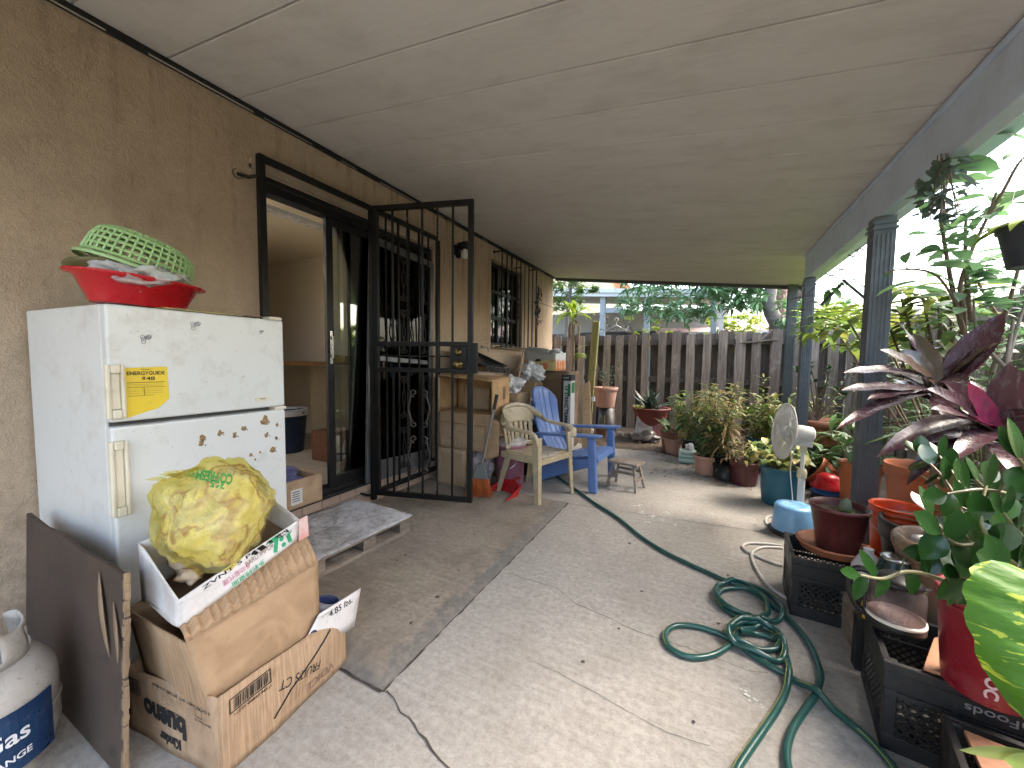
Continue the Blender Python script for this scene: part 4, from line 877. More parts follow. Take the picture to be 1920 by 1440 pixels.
b.add(vs, [(j*(NX+1)+i, j*(NX+1)+i+1, (j+1)*(NX+1)+i+1, (j+1)*(NX+1)+i) for j in range(NY) for i in range(NX)], 0, True); b.build('mat', QM, dm, solid=.005)
# ---- carton on the door sill
ct, o = carton('cardboard_box', 'open brown cardboard box of blue cloths on the door sill behind the fridge', (-2.83, 1.30, .214), (.47, .46, .19), 0, CARDP, top='open', seed=40)
q = ax(553, 950, -2.36); MB().box((.4745, q.y-1.30-.03, .03), (.4765, q.y-1.30+.05, .13)).build('paper_label', mat('label_paper', (.6, .6, .58), rough=.6), ct)
b = MB()
for k in range(5): b.box((.4768, q.y-1.30-.02, .05+k*.015), (.4772, q.y-1.30+.03, .055+k*.015))
b.build('label_print', INK, ct)
t = thing('blue_cloths', 'crumpled blue and purple cloths heaped in the box on the sill', 'cloths', (-2.6, 1.55, .36)); b = MB(); crumple(b, (0, 0, 0), .18, 24, .5, 41, (1, 1, .55)); b.build('cloth', mat('blue_purple_cloth', (.05, .06, .16), (.16, .15, .3), .8, 0, 9), t)
# ================================================================= cartons stacked beyond the gate
SX0 = -2.285
carton('cardboard_box', 'narrow brown carton at the bottom of the stack behind the gate', (SX0, 2.95, .0), (.315, .40, .362), 0, CARDP, group='stacked cartons', seed=50)
t, o = carton('cardboard_box', 'wide brown carton in the middle of the stack behind the gate', (SX0, 2.952, .3665), (.545, .42, .335), 0, CARDP, group='stacked cartons', seed=52)
MB().lathe([(.035, 0), (.037, .0)], 20, T(.39, -.006, .10) @ RX(pi/2), cap0=False).build('recycling_mark', FAINT, t)
for k in range(3): tx('Fresh', .06, .02, FAINT, frame((.15+.12*k, -.1, .1+.07*(k % 2)), (1, 0, 0), (0, 0, 1)), t, [o], (0, 1, 0), .004, 0)
# top carton lying on its side, mouth towards us
t = thing('open_carton', 'large empty carton on its side atop the stack with mouth facing the camera', 'cardboard box', (SX0, 2.955, .7055), group='stacked cartons')
b = MB(); x, y, z = .60, .34, .325
sheet(b, (0, 0, 0), (x, 0, 0), (x, y, 0), (0, y, 0), seed=60); sheet(b, (0, 0, z+.02), (x, 0, z-.02), (x, y+.02, z+.01), (0, y+.02, z+.03), seed=61); sheet(b, (0, 0, 0), (0, y, 0), (0, y, z+.03), (0, 0, z+.02), seed=62); sheet(b, (x, y, 0), (x, 0, 0), (x, 0, z-.02), (x, y, z+.01), seed=63); sheet(b, (0, y, 0), (x, y, 0), (x, y, z), (0, y, z), seed=64)
o = b.build('body', m_card('tan_cardboard', (.47, .30, .15), (.42, .26, .13), (1, 0, 0), .25), t, solid=.005)
b = MB(); sheet(b, (0, 0, .003), (x*.98, 0, .003), (x*.97, -.03, -.10), (.01, -.03, -.09), seed=65, amp=.006); b.build('flap', CARD, t, solid=.004)
b = MB(); sheet(b, (.12, .26, .01), (.42, .26, .01), (.42, .28, .22), (.12, .28, .22), seed=66); b.build('inner_flap', CARDP, t, solid=.004)
MB().box((.40, .05, z+.012), (.52, .09, z+.013)).build('print', FAINT, t)
b = MB()
for k in range(7): b.box((x+.006, .20+k*.008, .13), (x+.0065, .2035+k*.008, .25))
b.build('side_print', FAINT, t)
t, o = carton('cardboard_box', 'tall flat carton with worn side standing right behind the stack', (-1.93, 3.45, .0), (.26, .30, .86), 0, CARDP, group='stacked cartons', seed=55)
# flap leaning on the stack
t = thing('loose_cardboard', 'torn brown cardboard flap leaning against the carton stack beside the broom', 'cardboard', (-1.74, 2.925, .30), rz=radians(15)); b = MB(); sheet(b, (0, 0, 0), (.13, .0, .05), (.14, -.01, .36), (.01, 0, .40), amp=.01, seed=70, freq=9); b.build('sheet', CARD, t, solid=.004)
t = thing('patterned_bag', 'grey and purple patterned bag slumped at the foot of the carton stack', 'bag', (-1.84, 3.02, .0)); b = MB(); crumple(b, (0, 0, .18), .17, 22, .5, 71, (.7, .6, 1.15)); b.build('bag', mat('patterned_cloth', (.20, .15, .18), (.34, .32, .32), .7, 0, 26), t)
t = thing('black_box', 'black cardboard box behind the pink bucket', 'box', (-1.80, 3.62, .0)); b = MB(); sheet(b, (0, 0, 0), (.22, 0, 0), (.22, 0, .55), (0, 0, .50)); sheet(b, (.22, 0, 0), (.22, .25, 0), (.22, .25, .55), (.22, 0, .55)); sheet(b, (0, 0, .50), (.22, 0, .55), (.22, .25, .55), (0, .25, .5)); o = b.build('body', mat('black_card', (.012, .012, .014), rough=.5, dirt=.2), t, solid=.004)
# roasting trays
TRB = mat('black_tray', (.012, .012, .013), rough=.35); ALU = mat('aluminium_tray', (.42, .42, .43), (.25, .25, .26), .3, 1, 12, dirt=.3)
def tray(name, label, loc, lx, ly, h, m, rot):
    t = thing(name, label, 'tray', loc, rot=rot); b = MB(); k = .03
    o_ = [(-lx, -ly), (lx, -ly), (lx, ly), (-lx, ly)]; i_ = [(a*(1-k/lx), c*(1-k/ly)) for a, c in o_]
    vs = [(a*1.05, c*1.05, h) for a, c in o_]+[(a, c, h) for a, c in o_]+[(a, c, .0) for a, c in i_]; b.add(vs, [(q, (q+1) % 4, 4+(q+1) % 4, 4+q) for q in range(4)]+[(4+q, 4+(q+1) % 4, 8+(q+1) % 4, 8+q) for q in range(4)]+[(8, 9, 10, 11)]); b.build('pan', m, t, solid=.004, bevel=.004); return t
tray('foil_tray', 'dull aluminium foil tray on the top carton under a black tray', (-2.12, 3.52, 1.075), .20, .27, .05, ALU, (radians(-3), 0, 0))
tray('oven_tray', 'black oven tray propped against the wall on top of the cartons', (-2.16, 3.50, 1.19), .20, .30, .035, TRB, (radians(-2), radians(22), radians(2)))
WB = m_film('white_film', (.72, .72, .72), .85, .2)
t = thing('white_bag', 'small white plastic bag on the worn tall carton left of the pole', 'plastic bag', (-1.83, 3.62, .945)); b = MB(); crumple(b, (0, 0, 0), .115, 40, .7, 80, (1, 1, .85), 1.8); b.build('bag', WB, t)
# ---- cartons further back
t, o = carton('archive_box', 'small lidded brown box under a white bag beside the blue chair', (-2.22, 4.58, .55), (.24, .30, .36), 0, CARDP, seed=81, group='stacked cartons')
MB().box((-.008, -.008, .27), (.248, .308, .355)).build('lid', CARDP, t, bevel=.003)
tx('H5', .05, .02, FAINT, frame((.14, -.1, .06), (1, 0, 0), (0, 0, 1)), t, [o], (0, 1, 0))
carton('cardboard_box', 'brown carton low behind the beige chair carrying the lidded box', (-2.26, 4.52, .0), (.42, .40, .545), 0, CARDP, seed=82, group='stacked cartons')
t = thing('white_bag', 'rounded white plastic bag sitting on the small lidded box', 'plastic bag', (-2.08, 4.70, 1.045)); b = MB(); crumple(b, (0, 0, 0), .165, 44, .6, 83, (1, 1, .9), 1.8); b.build('bag', WB, t)
MB().box((-.13, -.12, -.13), (.02, .03, -.04)).build('contents', CARD, t)
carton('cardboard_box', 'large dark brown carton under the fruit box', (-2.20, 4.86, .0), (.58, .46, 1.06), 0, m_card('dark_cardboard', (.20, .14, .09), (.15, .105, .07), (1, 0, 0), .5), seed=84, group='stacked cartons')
# fruit carton
t = thing('fruit_carton', 'open grey fruit box printed with melons and papayas on the dark carton', 'fruit box', (-2.23, 4.80, 1.068), group='stacked cartons')
fx, fy, fz_ = .45, .42, .25
n = NT('fruit_print'); co = n.coord(); sp_ = n.n('SeparateXYZ'); n.l(co, sp_.inputs[0]); vo = n.n('TexVoronoi'); vo.inputs['Scale'].default_value = 11; vo.inputs['Randomness'].default_value = .8
cb = n.n('CombineXYZ'); n.l(sp_.outputs['X'], cb.inputs[0]); n.l(sp_.outputs['Z'], cb.inputs[1]); n.l(cb.outputs[0], vo.inputs[0])
sv = n.n('SeparateColor'); n.l(vo.outputs['Color'], sv.inputs[0]); frc = n.cr(sv.outputs[0], [(0, (.55, .22, .03)), (.3, (.6, .38, .05)), (.45, (.50, .10, .06)), (.65, (.28, .32, .06)), (.8, (.62, .16, .08)), (1, (.35, .4, .1))])
hh = n.math('SUBTRACT', n.math('SUBTRACT', .15, sp_.outputs['Z']), n.math('MULTIPLY', n.noise(cb.outputs[0], 9, 2), .07)); c = n.mix(n.ramp(hh, -.03, -.025), (.33, .33, .32), n.mix(n.ramp(vo.outputs['Distance'], .45, .6), frc, (.5, .42, .2)))
FRP = n.fin(c, .6)
n = NT('papaya_print'); co = n.coord((1, 26, 3)); sp_ = n.n('SeparateXYZ'); n.l(n.coord(), sp_.inputs[0]); c = n.mix(n.ramp(n.math('ADD', sp_.outputs['Z'], n.math('MULTIPLY', n.noise(co, 1, 2), .16)), .215, .225), n.cr(n.noise(co, 1.3, 3), [(.35, (.7, .35, .08)), (.5, (.65, .16, .05)), (.62, (.72, .6, .4))]), (.72, .71, .68)); PAP = n.fin(c, .6)
b = MB(); sheet(b, (0, 0, 0), (fx, 0, 0), (fx, 0, fz_-.02), (0, 0, fz_+.03), 10, 6, .004, 90); b.build('front_panel', FRP, t, solid=.005)
b = MB(); sheet(b, (fx, 0, 0), (fx, fy, 0), (fx, fy, fz_), (fx, 0, fz_-.02), 8, 6, .004, 91); b.build('end_panel', PAP, t, solid=.005)
b = MB(); sheet(b, (0, fy, 0), (fx, fy, 0), (fx, fy, fz_), (0, fy, fz_)); sheet(b, (0, 0, 0), (0, fy, 0), (0, fy, fz_), (0, 0, fz_+.03)); sheet(b, (0, 0, 0), (fx, 0, 0), (fx, fy, 0), (0, fy, 0)); sheet(b, (0, 0, fz_+.03), (fx*.8, 0, fz_-.01), (fx*.7, .12, fz_+.04), (.02, .10, fz_+.08), amp=.008); b.build('body', mat('grey_carton', (.36, .35, .33), rough=.8), t, solid=.005)
MB().prism([(cos(2*pi*k/16)*.045, sin(2*pi*k/16)*.018) for k in range(16)], .002, frame((.21, -.0065, .14), (1, 0, 0), (0, 0, 1))).build('hand_hole', INK, t)
b = MB(); crumple(b, (.35, .25, .25), .1, 12, .6, 92, (1, 1, .5)); b.build('wrapping', WB, t)
# string trimmer carton
t = thing('trimmer_carton', 'tall narrow white and black string trimmer box standing on end behind the blue chair', 'tool box', (-1.615, 4.60, 0), rz=radians(-2))
b = MB(); b.box((0, 0, .0), (.125, .15, 1.03)); o = b.build('body', mat('trimmer_white', (.55, .56, .55), (.48, .49, .48), .55, dirt=.25), t, bevel=.003)
MB().box((-.001, -.0015, .955), (.126, .151, 1.0315)).build('black_end', mat('trimmer_black', (.02, .02, .022), rough=.5), t)
MB().box((-.0012, -.0012, .0), (.028, -.0002, .955)).build('black_edge', mat('trimmer_black', (.02, .02, .022)), t)
tx("13' STRING TRIMMER", .52, .052, INK, frame((.066, -.1, .63), (0, 0, -1), (1, 0, 0)), t, [o], (0, 1, 0), .002, .002)
MB().box((.085, -.0025, .76), (.119, -.0005, .915)).build('green_panel', mat('trimmer_green', (.03, .16, .05)), t); MB().box((.128, .02, .80), (.1285, .13, .93)).build('side_print', mat('trimmer_green', (.03, .16, .05)), t)
tx('HART', .07, .02, LW, frame((.062, -.1, .99), (1, 0, 0), (0, 0, 1)), t, [t.children[1]], (0, 1, 0), .002, .0005)
b = MB(); b.tube([(.09, -.003, .57), (.1, -.003, .60), (.095, -.003, .63)], .004, 5); b.build('tool_picture', INK, t)
# plywood strip
t = thing('plywood_board', 'bare pale plywood strip leaning on the trimmer box', 'board', (-1.46, 5.05, 0), rot=(radians(-3), radians(-4), radians(-8)))
MB().prism([(0, 0), (.16, 0), (.14, .35), (.135, .93), (.05, .90), (.045, .86), (.02, .85), (.02, .4)], .012, RX(pi/2)).build('board', m_wood('pale_plywood', (.62, .45, .28), (.56, .40, .24), (.40, .26, .14), (3, 3, 12), .6, .1), t, bevel=.001)
MB().box((.17, -.05, .66), (.21, -.02, .72)).build('white_clip', mat('white_plastic', (.7, .7, .7), rough=.4), t)
t = thing('dark_red_tub', 'dark red plastic tub on the floor behind the beige chair', 'tub', (-1.70, 4.35, 0)); MB().lathe([(.15, 0), (.21, .34), (.22, .34), (.22, .37), (.19, .37), (.14, .01), (.001, .01)], 30).build('tub', mat('dark_red_plastic', (.10, .015, .015), rough=.45), t)
t = thing('grey_sack', 'slack grey plastic sack wedged between the chairs and the cartons', 'sack', (-1.95, 4.25, .0)); b = MB(); crumple(b, (0, 0, .40), .17, 22, .6, 95, (.9, .8, 1.9)); b.build('sack', m_film('grey_film', (.42, .38, .38), .85, .3), t)
# long pole
t = thing('wooden_pole', 'long bare wooden pole leaning from the bucket up to the window guard', 'pole', (-1.63, 2.98, .02))
p1 = ay(982, 655, 3.95); p0 = V((-1.63, 2.98, .02)); d_ = p1-p0
MB().tube([(0, 0, 0), d_*.5, d_], [.013, .0125, .012], 10).build('shaft', mat('bare_wood', (.42, .29, .17), (.3, .2, .12), .6, 0, 10, dirt=.4), t)
# broom
t = thing('broom', 'orange bristled broom with grey metal handle and black grip leaning on the cartons', 'broom', (-1.70, 2.80, .03))
pb_ = ay(932, 740, 2.93)-V(t.location); M = frame((0, 0, .0), V((1, .35, 0)), V((.02, .03, 1)))
MB().tube([V((0, 0, .22)), V((0, 0, .22)).lerp(pb_, .8)], .0115, 10).build('handle', mat('grey_tube', (.20, .19, .17), rough=.4, metal=.3, dirt=.4), t)
MB().tube([V((0, 0, .22)).lerp(pb_, .8), pb_], .016, 10).build('grip', mat('black_grip', (.012, .012, .012), rough=.6), t)
b = MB(); b.add([M @ V(q) for q in ((-.03, .28, -.018), (.03, .28, -.018), (.075, .15, -.028), (-.075, .15, -.028), (-.03, .28, .018), (.03, .28, .018), (.075, .15, .028), (-.075, .15, .028))], [(0, 1, 2, 3), (7, 6, 5, 4), (4, 5, 1, 0), (5, 6, 2, 1), (6, 7, 3, 2), (7, 4, 0, 3)]); b.build('head', mat('grey_cap', (.12, .13, .12), rough=.5, dirt=.3), t, bevel=.006)
b = MB(); random.seed(21)
for k in range(420):
    u, v = rnd(-.07, .07), rnd(-.024, .024); a = V((u, .155, v)); e = V((u*1.7-.015+rnd(-.02, .02), -.025+rnd(0, .045), v*1.9+rnd(-.01, .01)))
    e.y = max(e.y, -.025); b.tube([M @ a, M @ (a.lerp(e, .5)+V((rnd(-.004, .004), 0, rnd(-.004, .004)))), M @ e], [.0019, .0019, .0012], 3, caps=False)
b.build('bristles', leafmat('orange_bristle', [(.62, .15, .035), (.42, .08, .02), (.75, .24, .06), (.55, .12, .03)], .5, .4, 0), t)
# dustpan
t = thing('dustpan', 'red plastic dustpan lying open beside the orange broom', 'dustpan', (-1.56, 2.90, .003), rz=radians(-20))
b = MB(); b.add([(-.14, -.12, .004), (.14, -.12, .004), (.11, .10, .006), (-.11, .10, .006), (-.15, -.10, .02), (.15, -.10, .02), (.13, .13, .11), (-.13, .13, .11), (0, .10, .006), (0, .15, .13)], [(0, 1, 2, 8, 3), (1, 5, 6, 2), (0, 3, 7, 4), (3, 8, 9, 7), (8, 2, 6, 9)]); b.build('pan', mat('red_dustpan', (.42, .015, .02), (.3, .01, .012), .3, dirt=.3), t, solid=.004, bevel=.006)
MB().tube([(0, .14, .10), (0, .19, .13), (0, .23, .13)], .015, 8).build('handle', mat('red_dustpan', (1, 0, 0)), t)
# pink bucket
t = thing('pink_bucket', 'faded pink lidded bucket with white dusty lid behind the dustpan', 'bucket', (-1.63, 3.22, 0)); t.scale = (1, 1, 1.28)
PB = mat('faded_pink_plastic', (.30, .12, .16), (.24, .09, .13), .5, 0, 5, dirt=.3)
MB().lathe([(.125, 0), (.142, .30), (.15, .305), (.15, .325), (.145, .33), (.145, .345)], 32).build('body', PB, t); MB().lathe([(.001, .372), (.12, .37), (.135, .352), (.153, .352), (.156, .335), (.152, .325)], 32, cap0=False).build('lid', mat('dusty_white_lid', (.50, .46, .44), (.3, .26, .22), .6, 0, 12, dirt=.6), t)
b = MB().tube([(.152*cos(a), .152*sin(a), .31-.14*sin(a+pi)*(1) if False else .31-.16*max(0, sin(-a))) for a in [pi+pi*k/16 for k in range(17)]], .003, 6); b.build('bail', CHROME, t)

# ================================================================= beige monobloc chair
BEI = mat('beige_plastic', (.42, .345, .22), (.37, .30, .19), .32, 0, 4, dirt=.2, spec=.55)
ch = thing('plastic_chair', 'beige moulded plastic garden armchair facing right on the patio', 'chair', (-1.345, 3.15, .0), rz=radians(-16)); ch.scale = (1, 1, .945)
def leg_(mb, a, b_, w0, w1, t0=.012):
    """L section leg from top a to foot b_"""
    a, b_ = V(a), V(b_)
    for (dx, dy, wx_, wy_) in ((0, 0, 1, 0), (0, 0, 0, 1)):
        sx_, sy_ = (1 if a.x > 0 else -1), (1 if a.y > 0 else -1); P = []
        for q, w_ in ((b_, w1), (a, w0)):
            lx, ly = (w_, .012) if wx_ else (.012, w_)
            x0, x1 = sorted((q.x, q.x-sx_*lx)); y0, y1 = sorted((q.y, q.y-sy_*ly)); P += [V((x0, y0, q.z)), V((x1, y0, q.z)), V((x1, y1, q.z)), V((x0, y1, q.z))]
        mb.hexa(P)
for sy_ in (-1, 1):
    b = MB(); leg_(b, (.225, sy_*.245, .60), (.255, sy_*.262, 0), .062, .045); b.build('leg', BEI, ch, bevel=.006)
    b = MB(); leg_(b, (-.17, sy_*.20, .42), (-.265, sy_*.225, 0), .075, .04); b.build('leg', BEI, ch, bevel=.006)
b = MB(); NX = NY = 16; vs = []
for j in range(NY+1):
    for i in range(NX+1):
        u, v = i/NX, j/NY*2-1; wd = .215+.03*u; x = -.20+.435*u; y = v*wd; e = max(abs(v), 0); z = .425-.016*(1-e**2)-.03*max(0, u-.85)**1*1.2-.045*max(0, (u-.88)/.12)**2 -(.03*max(0, (e-.88)/.12)**2)
        vs.append((x, y, z))
b.add(vs, [(j*(NX+1)+i, j*(NX+1)+i+1, (j+1)*(NX+1)+i+1, (j+1)*(NX+1)+i) for j in range(NY) for i in range(NX)], 0, True)
b.box((.222, -.235, .36), (.232, .235, .41)).box((-.2, -.225, .365), (.22, -.213, .415)).box((-.2, .213, .365), (.22, .225, .415)); b.build('seat', BEI, ch, solid=.007)
half = [(.236, .255, .55), (.225, .262, .615), (.17, .268, .648), (.05, .272, .655), (-.06, .268, .668), (-.14, .25, .70), (-.20, .215, .75), (-.245, .15, .795), (-.265, .07, .815), (-.27, 0, .82)]
path = half+[(x, -y, z) for x, y, z in reversed(half[:-1])]
sp_ = smooth_path(path, 5); b = MB(); vs = []
for i, p in enumerate(sp_):   # broad flat arm band: horizontal on the arms, tilting up behind
    t_ = (sp_[min(i+1, len(sp_)-1)]-sp_[max(0, i-1)]).normalized(); k = min(1, max(0, (-p.x-.02)/.2)); out = V((p.x*.9-.05, p.y, 0)).normalized()
    wv = (out*(1-k)+V((.25, 0, 1))*k*(-1)).normalized(); wv = (wv-t_*wv.dot(t_)).normalized(); nn = t_.cross(wv)
    w_ = .034
    for (a, c) in ((-w_, -.012), (-w_*.8, .006), (0, .010), (w_*.8, .006), (w_, -.012), (w_*.85, -.012), (0, -.002), (-w_*.85, -.012)): vs.append(p+wv*a+nn*c*(1 if nn.z > 0 or k > .5 else -1))
N8 = len(sp_); b.add(vs, [(i*8+k, i*8+(k+1) % 8, (i+1)*8+(k+1) % 8, (i+1)*8+k) for i in range(N8-1) for k in range(8)], 0, True); b.build('arm_rail', BEI, ch)
b = MB()
def bk(u, v):   # back shell: u -1..1, v 0 seat .. 1 top
    w_ = .185+.02*v; y = u*w_; x = -.195-.075*v+.05*u*u*(.3+v*.8); z = .425+.385*v-.05*abs(u)**3*v; return (x, y, z)
def strip(u0, u1, v0, v1, n=8):
    m_ = max(1, int((u1-u0)*8)); vs = [bk(u0+(u1-u0)*i/m_, v0+(v1-v0)*j/n) for j in range(n+1) for i in range(m_+1)]; b.add(vs, [(j*(m_+1)+i, j*(m_+1)+i+1, (j+1)*(m_+1)+i+1, (j+1)*(m_+1)+i) for j in range(n) for i in range(m_)], 0, True)
strip(-1, 1, .62, 1.0); strip(-1, 1, 0, .12, 3)
us = [-1, -.80, -.70, -.52, -.42, -.24, -.14, .14, .24, .42, .52, .70, .80, 1]
for k in range(0, len(us), 2): strip(us[k], us[k+1], .12, .62)
b.build('backrest', BEI, ch, solid=.007)
# ================================================================= blue adirondack chair
BLU = mat('blue_plastic', (.095, .175, .40), (.08, .15, .35), .42, 0, 6, dirt=.15, dirtc=(.2, .25, .35))
ac = thing('adirondack_chair', 'blue slatted plastic adirondack chair facing right beside the stool', 'chair', (-1.13, 3.74, .0), rz=radians(-4)); ac.scale = (1, 1, .94)
for sy_ in (-1, 1):
    y0, y1 = sy_*.275, sy_*.325; y0, y1 = min(y0, y1), max(y0, y1)
    MB().hexa([V(q) for q in ((.235, y0, 0), (.315, y0, 0), (.315, y1, 0), (.235, y1, 0), (.21, y0, .54), (.28, y0, .54), (.28, y1, .54), (.21, y1, .54))]).build('leg', BLU, ac, bevel=.012)
    yi = sy_*.255; a_, b__ = sorted((yi-sy_*.028, yi))
    MB().add([V((x, y, z)) for y in (a_, b__) for x, z in ((.29, .335), (.29, .26), (-.02, .13), (-.30, 0), (-.40, 0), (-.34, .12), (-.14, .25), (.0, .28))], [(0, 1, 2, 3, 4, 5, 6, 7), (15, 14, 13, 12, 11, 10, 9, 8)]+[(i, i+8, (i+1) % 8+8, (i+1) % 8) for i in range(8)]).build('side_rail', BLU, ac, bevel=.006)
    b = MB(); ya, yb_ = sy_*.245, sy_*.345
    P = [V((-.33, sy_*.25, .50)), V((-.33, sy_*.315, .50)), V((.26, sy_*.365, .545)), V((.345, sy_*.34, .548)), V((.345, sy_*.27, .548)), V((.2, sy_*.235, .54))]
    if sy_ > 0: P = P[::-1]
    b.add(P+[p+V((0, 0, .026)) for p in P], [(5, 4, 3, 2, 1, 0), (6, 7, 8, 9, 10, 11)]+[(i, (i+1) % 6, (i+1) % 6+6, i+6) for i in range(6)]); b.build('armrest', BLU, ac, bevel=.01)
    b = MB(); b.bar((-.29, sy_*.27, .50), (-.34, sy_*.24, .10), .05, .03); b.build('arm_support', BLU, ac, bevel=.006)
prof = [(.305, .29), (.29, .34), (.24, .35), (.16, .34), (.08, .322), (0, .30), (-.08, .28), (-.15, .262), (-.2, .25)]
for k in range(6):
    (x0, z0), (x1, z1) = prof[k], prof[k+1]; q = .006
    a, c = V((x0, 0, z0)), V((x1, 0, z1)); d_ = (c-a); a2, c2 = a+d_*.06, c-d_*.06; up = V((d_.z, 0, -d_.x)).normalized()*-.016
    if up.z > 0: up = -up
    MB().hexa([V((p.x, y, p.z))+o_ for o_ in (up, V((0, 0, 0))) for (p, y) in ((a2, -.252), (a2, .252), (c2, .252), (c2, -.252))]).build('seat_slat', BLU, ac, bevel=.004)
Mb = frame((-.15, 0, .235), (0, 1, 0), V((-.36, 0, .93)))
for k in range(6):
    u0, u1 = -1+k/3+.012, -1+(k+1)/3-.012; P0, P1 = [], []
    for j in range(11):
        v = j/10
        for lst, u in ((P0, u0), (P1, u1)):
            H = .80*sqrt(max(0.02, 1-(abs(u)**2.6)*.42)); wv = .21+.06*sin(v*pi*.62); lst.append((u*wv, v*H, -.045*(1-u*u)-.05*sin(pi*v)+.02*v))
    b = MB(); vs = [Mb @ V(p) for p in P0+P1]; b.add(vs, [(j, 11+j, 12+j, j+1) for j in range(10)], 0, True); b.build('back_slat', BLU, ac, solid=.016, bevel=.003)
b = MB(); ar = []
for j in range(25):
    u = -1+j/12; H = .80*sqrt(max(.02, 1-(abs(u)**2.6)*.42)); ar.append(Mb @ V((u*(.21+.06*sin(pi*.62))*1.02, H+.006, -.045*(1-u*u)+.02)))
b.tube([Mb @ V((-.232*1.0, .1+.07*j, -.05*sin(pi*j/9))) for j in range(0, 9)]+ar+[Mb @ V((.232, .66-.07*j, -.05*sin(pi*(8-j)/9))) for j in range(0, 9)], .013, 8); b.build('back_rim', BLU, ac)
for v in (.18, .52): MB().box((-.22, v*.8, -.125), (.22, v*.8+.06, -.111), M=Mb).build('back_brace', BLU, ac, bevel=.004)
# ================================================================= stool
stl = thing('wooden_stool', 'tiny weathered wooden stool standing by the blue chair', 'stool', (-.645, 3.735, 0), rz=radians(-14))
MB().prism([(-.145, -.095), (.145, -.095), (.145, -.02), (.145, .095), (-.145, .095)], .022, T(0, 0, .235)).build('seat', OLDW, stl, bevel=.003)
for sx_ in (-1, 1):
    for sy_ in (-1, 1): MB().bar((sx_*.10, sy_*.06, .235), (sx_*.145, sy_*.10, 0), .026, .02).build('leg', OLDW, stl, bevel=.002)
    MB().bar((sx_*.125, -.085, .10), (sx_*.125, .085, .10), .016, .024).build('stretcher', OLDW, stl)
for sy_ in (-1, 1): MB().bar((-.115, sy_*.077, .16), (.115, sy_*.077, .16), .016, .024).build('stretcher', OLDW, stl)

# ================================================================= hoses
def zoom7(pts): return [(1200+x/3, 960+y/3) for x, y in pts]
HR = .0118
def hose_pts(px, lift=None):
    P = [az(*p, HR+.001) for p in px]; return smooth_path(P, 7)
hs = thing('garden_hose', 'dark green garden hose coiled in loops across the concrete floor', 'hose', (0, 2, 0))
A_ = [(1000, 868), (1035, 887), (1062, 905), (1110, 940), (1160, 972)]+zoom7([(0, 135), (130, 220), (260, 285), (370, 335), (480, 385), (560, 412), (640, 450), (720, 508), (800, 570), (880, 650), (950, 740), (1000, 850), (1015, 930), (985, 1030), (930, 1110), (870, 1200), (835, 1290), (825, 1370), (835, 1440), (860, 1560)])
B_ = zoom7([(520, 1500), (560, 1420), (620, 1330), (690, 1230), (770, 1110), (820, 1010), (838, 900), (825, 820), (800, 760), (760, 690), (690, 650), (600, 640), (520, 660), (492, 700), (530, 735), (620, 765), (720, 775), (785, 760), (795, 720), (740, 670), (640, 640), (560, 645), (500, 680), (500, 730), (560, 770), (650, 810), (740, 835), (800, 830), (815, 790), (790, 745), (720, 700), (640, 685), (560, 690)])
C_ = zoom7([(1480, 1520), (1420, 1430), (1350, 1345), (1270, 1262), (1150, 1160), (1000, 1040), (850, 930), (720, 860), (600, 780), (500, 710), (400, 668), (300, 642), (200, 640), (145, 685), (160, 755), (240, 805), (330, 818), (430, 795), (505, 745), (560, 670), (610, 612), (680, 590), (722, 560), (700, 500), (620, 450), (540, 430), (465, 440), (435, 485), (470, 540), (550, 590), (640, 630)])
D_ = zoom7([(560, 690), (640, 660), (680, 640), (600, 600), (500, 560), (430, 490), (440, 420), (520, 400), (620, 412), (720, 460), (790, 530), (800, 590), (750, 618), (680, 610)])
b = MB(); stp = MB()
def cross_lift(P, other, h):
    for p in P:
        dmin = min((p.xy-q.xy).length for q in other)
        if dmin < .05: p.z += h*(1-dmin/.05)
    return P
PA, PB2, PC, PD = map(hose_pts, (A_, B_, C_, D_)); cross_lift(PC, PA, HR*2.1); cross_lift(PB2, PC, HR*2.1); cross_lift(PD, PA+PC, HR*2.2)
# second pass over itself in the coil
for i in range(len(PB2)):
    for j in range(0, i-12):
        dd = (PB2[i].xy-PB2[j].xy).length
        if dd < .02: PB2[i].z = max(PB2[i].z, PB2[j].z+HR*1.9*(1-dd/.024))
for P in (PA, PB2, PC, PD): b.tube([p-V((0, 2, 0)) for p in P], HR, 12)
n = NT('green_hose'); co = n.coord(); c = n.mix(n.ramp(n.noise(co, 20, 5), .4, .7, 0, .5), (.010, .062, .052), (.03, .10, .085)); HM = n.fin(c, .28, 0, .6)
b.build('hose', HM, hs)
for P in (PB2, PC[:]):
    stp.tube([p-V((0, 2, 0))+V((-HR*.72, 0, HR*.62)) for p in P], .0022, 4)
stp.build('yellow_stripe', mat('hose_stripe', (.30, .30, .07), rough=.4), hs)
hs2 = thing('white_hose', 'thin white hose looped round the near black milk crate', 'hose', (.3, 2.3, 0))
E_ = zoom7([(800, 202), (700, 198), (640, 220), (630, 255), (655, 320), (720, 412), (820, 482), (920, 530), (1050, 568), (1150, 582), (1262, 592)])
G_ = zoom7([(800, 300), (760, 290), (690, 262), (610, 225), (578, 195), (610, 176), (700, 178), (800, 190)]); b = MB()
H_ = [(1460, 968), (1442, 968), (1436, 978), (1446, 990), (1462, 996)]
for P in (E_, G_, H_): b.tube([p-V((.3, 2.3, 0)) for p in smooth_path([az(*q, .009) for q in P], 6)], .0085, 10)
b.build('hose', mat('dirty_white_hose', (.60, .57, .53), (.45, .42, .39), .4, dirt=.3), hs2)
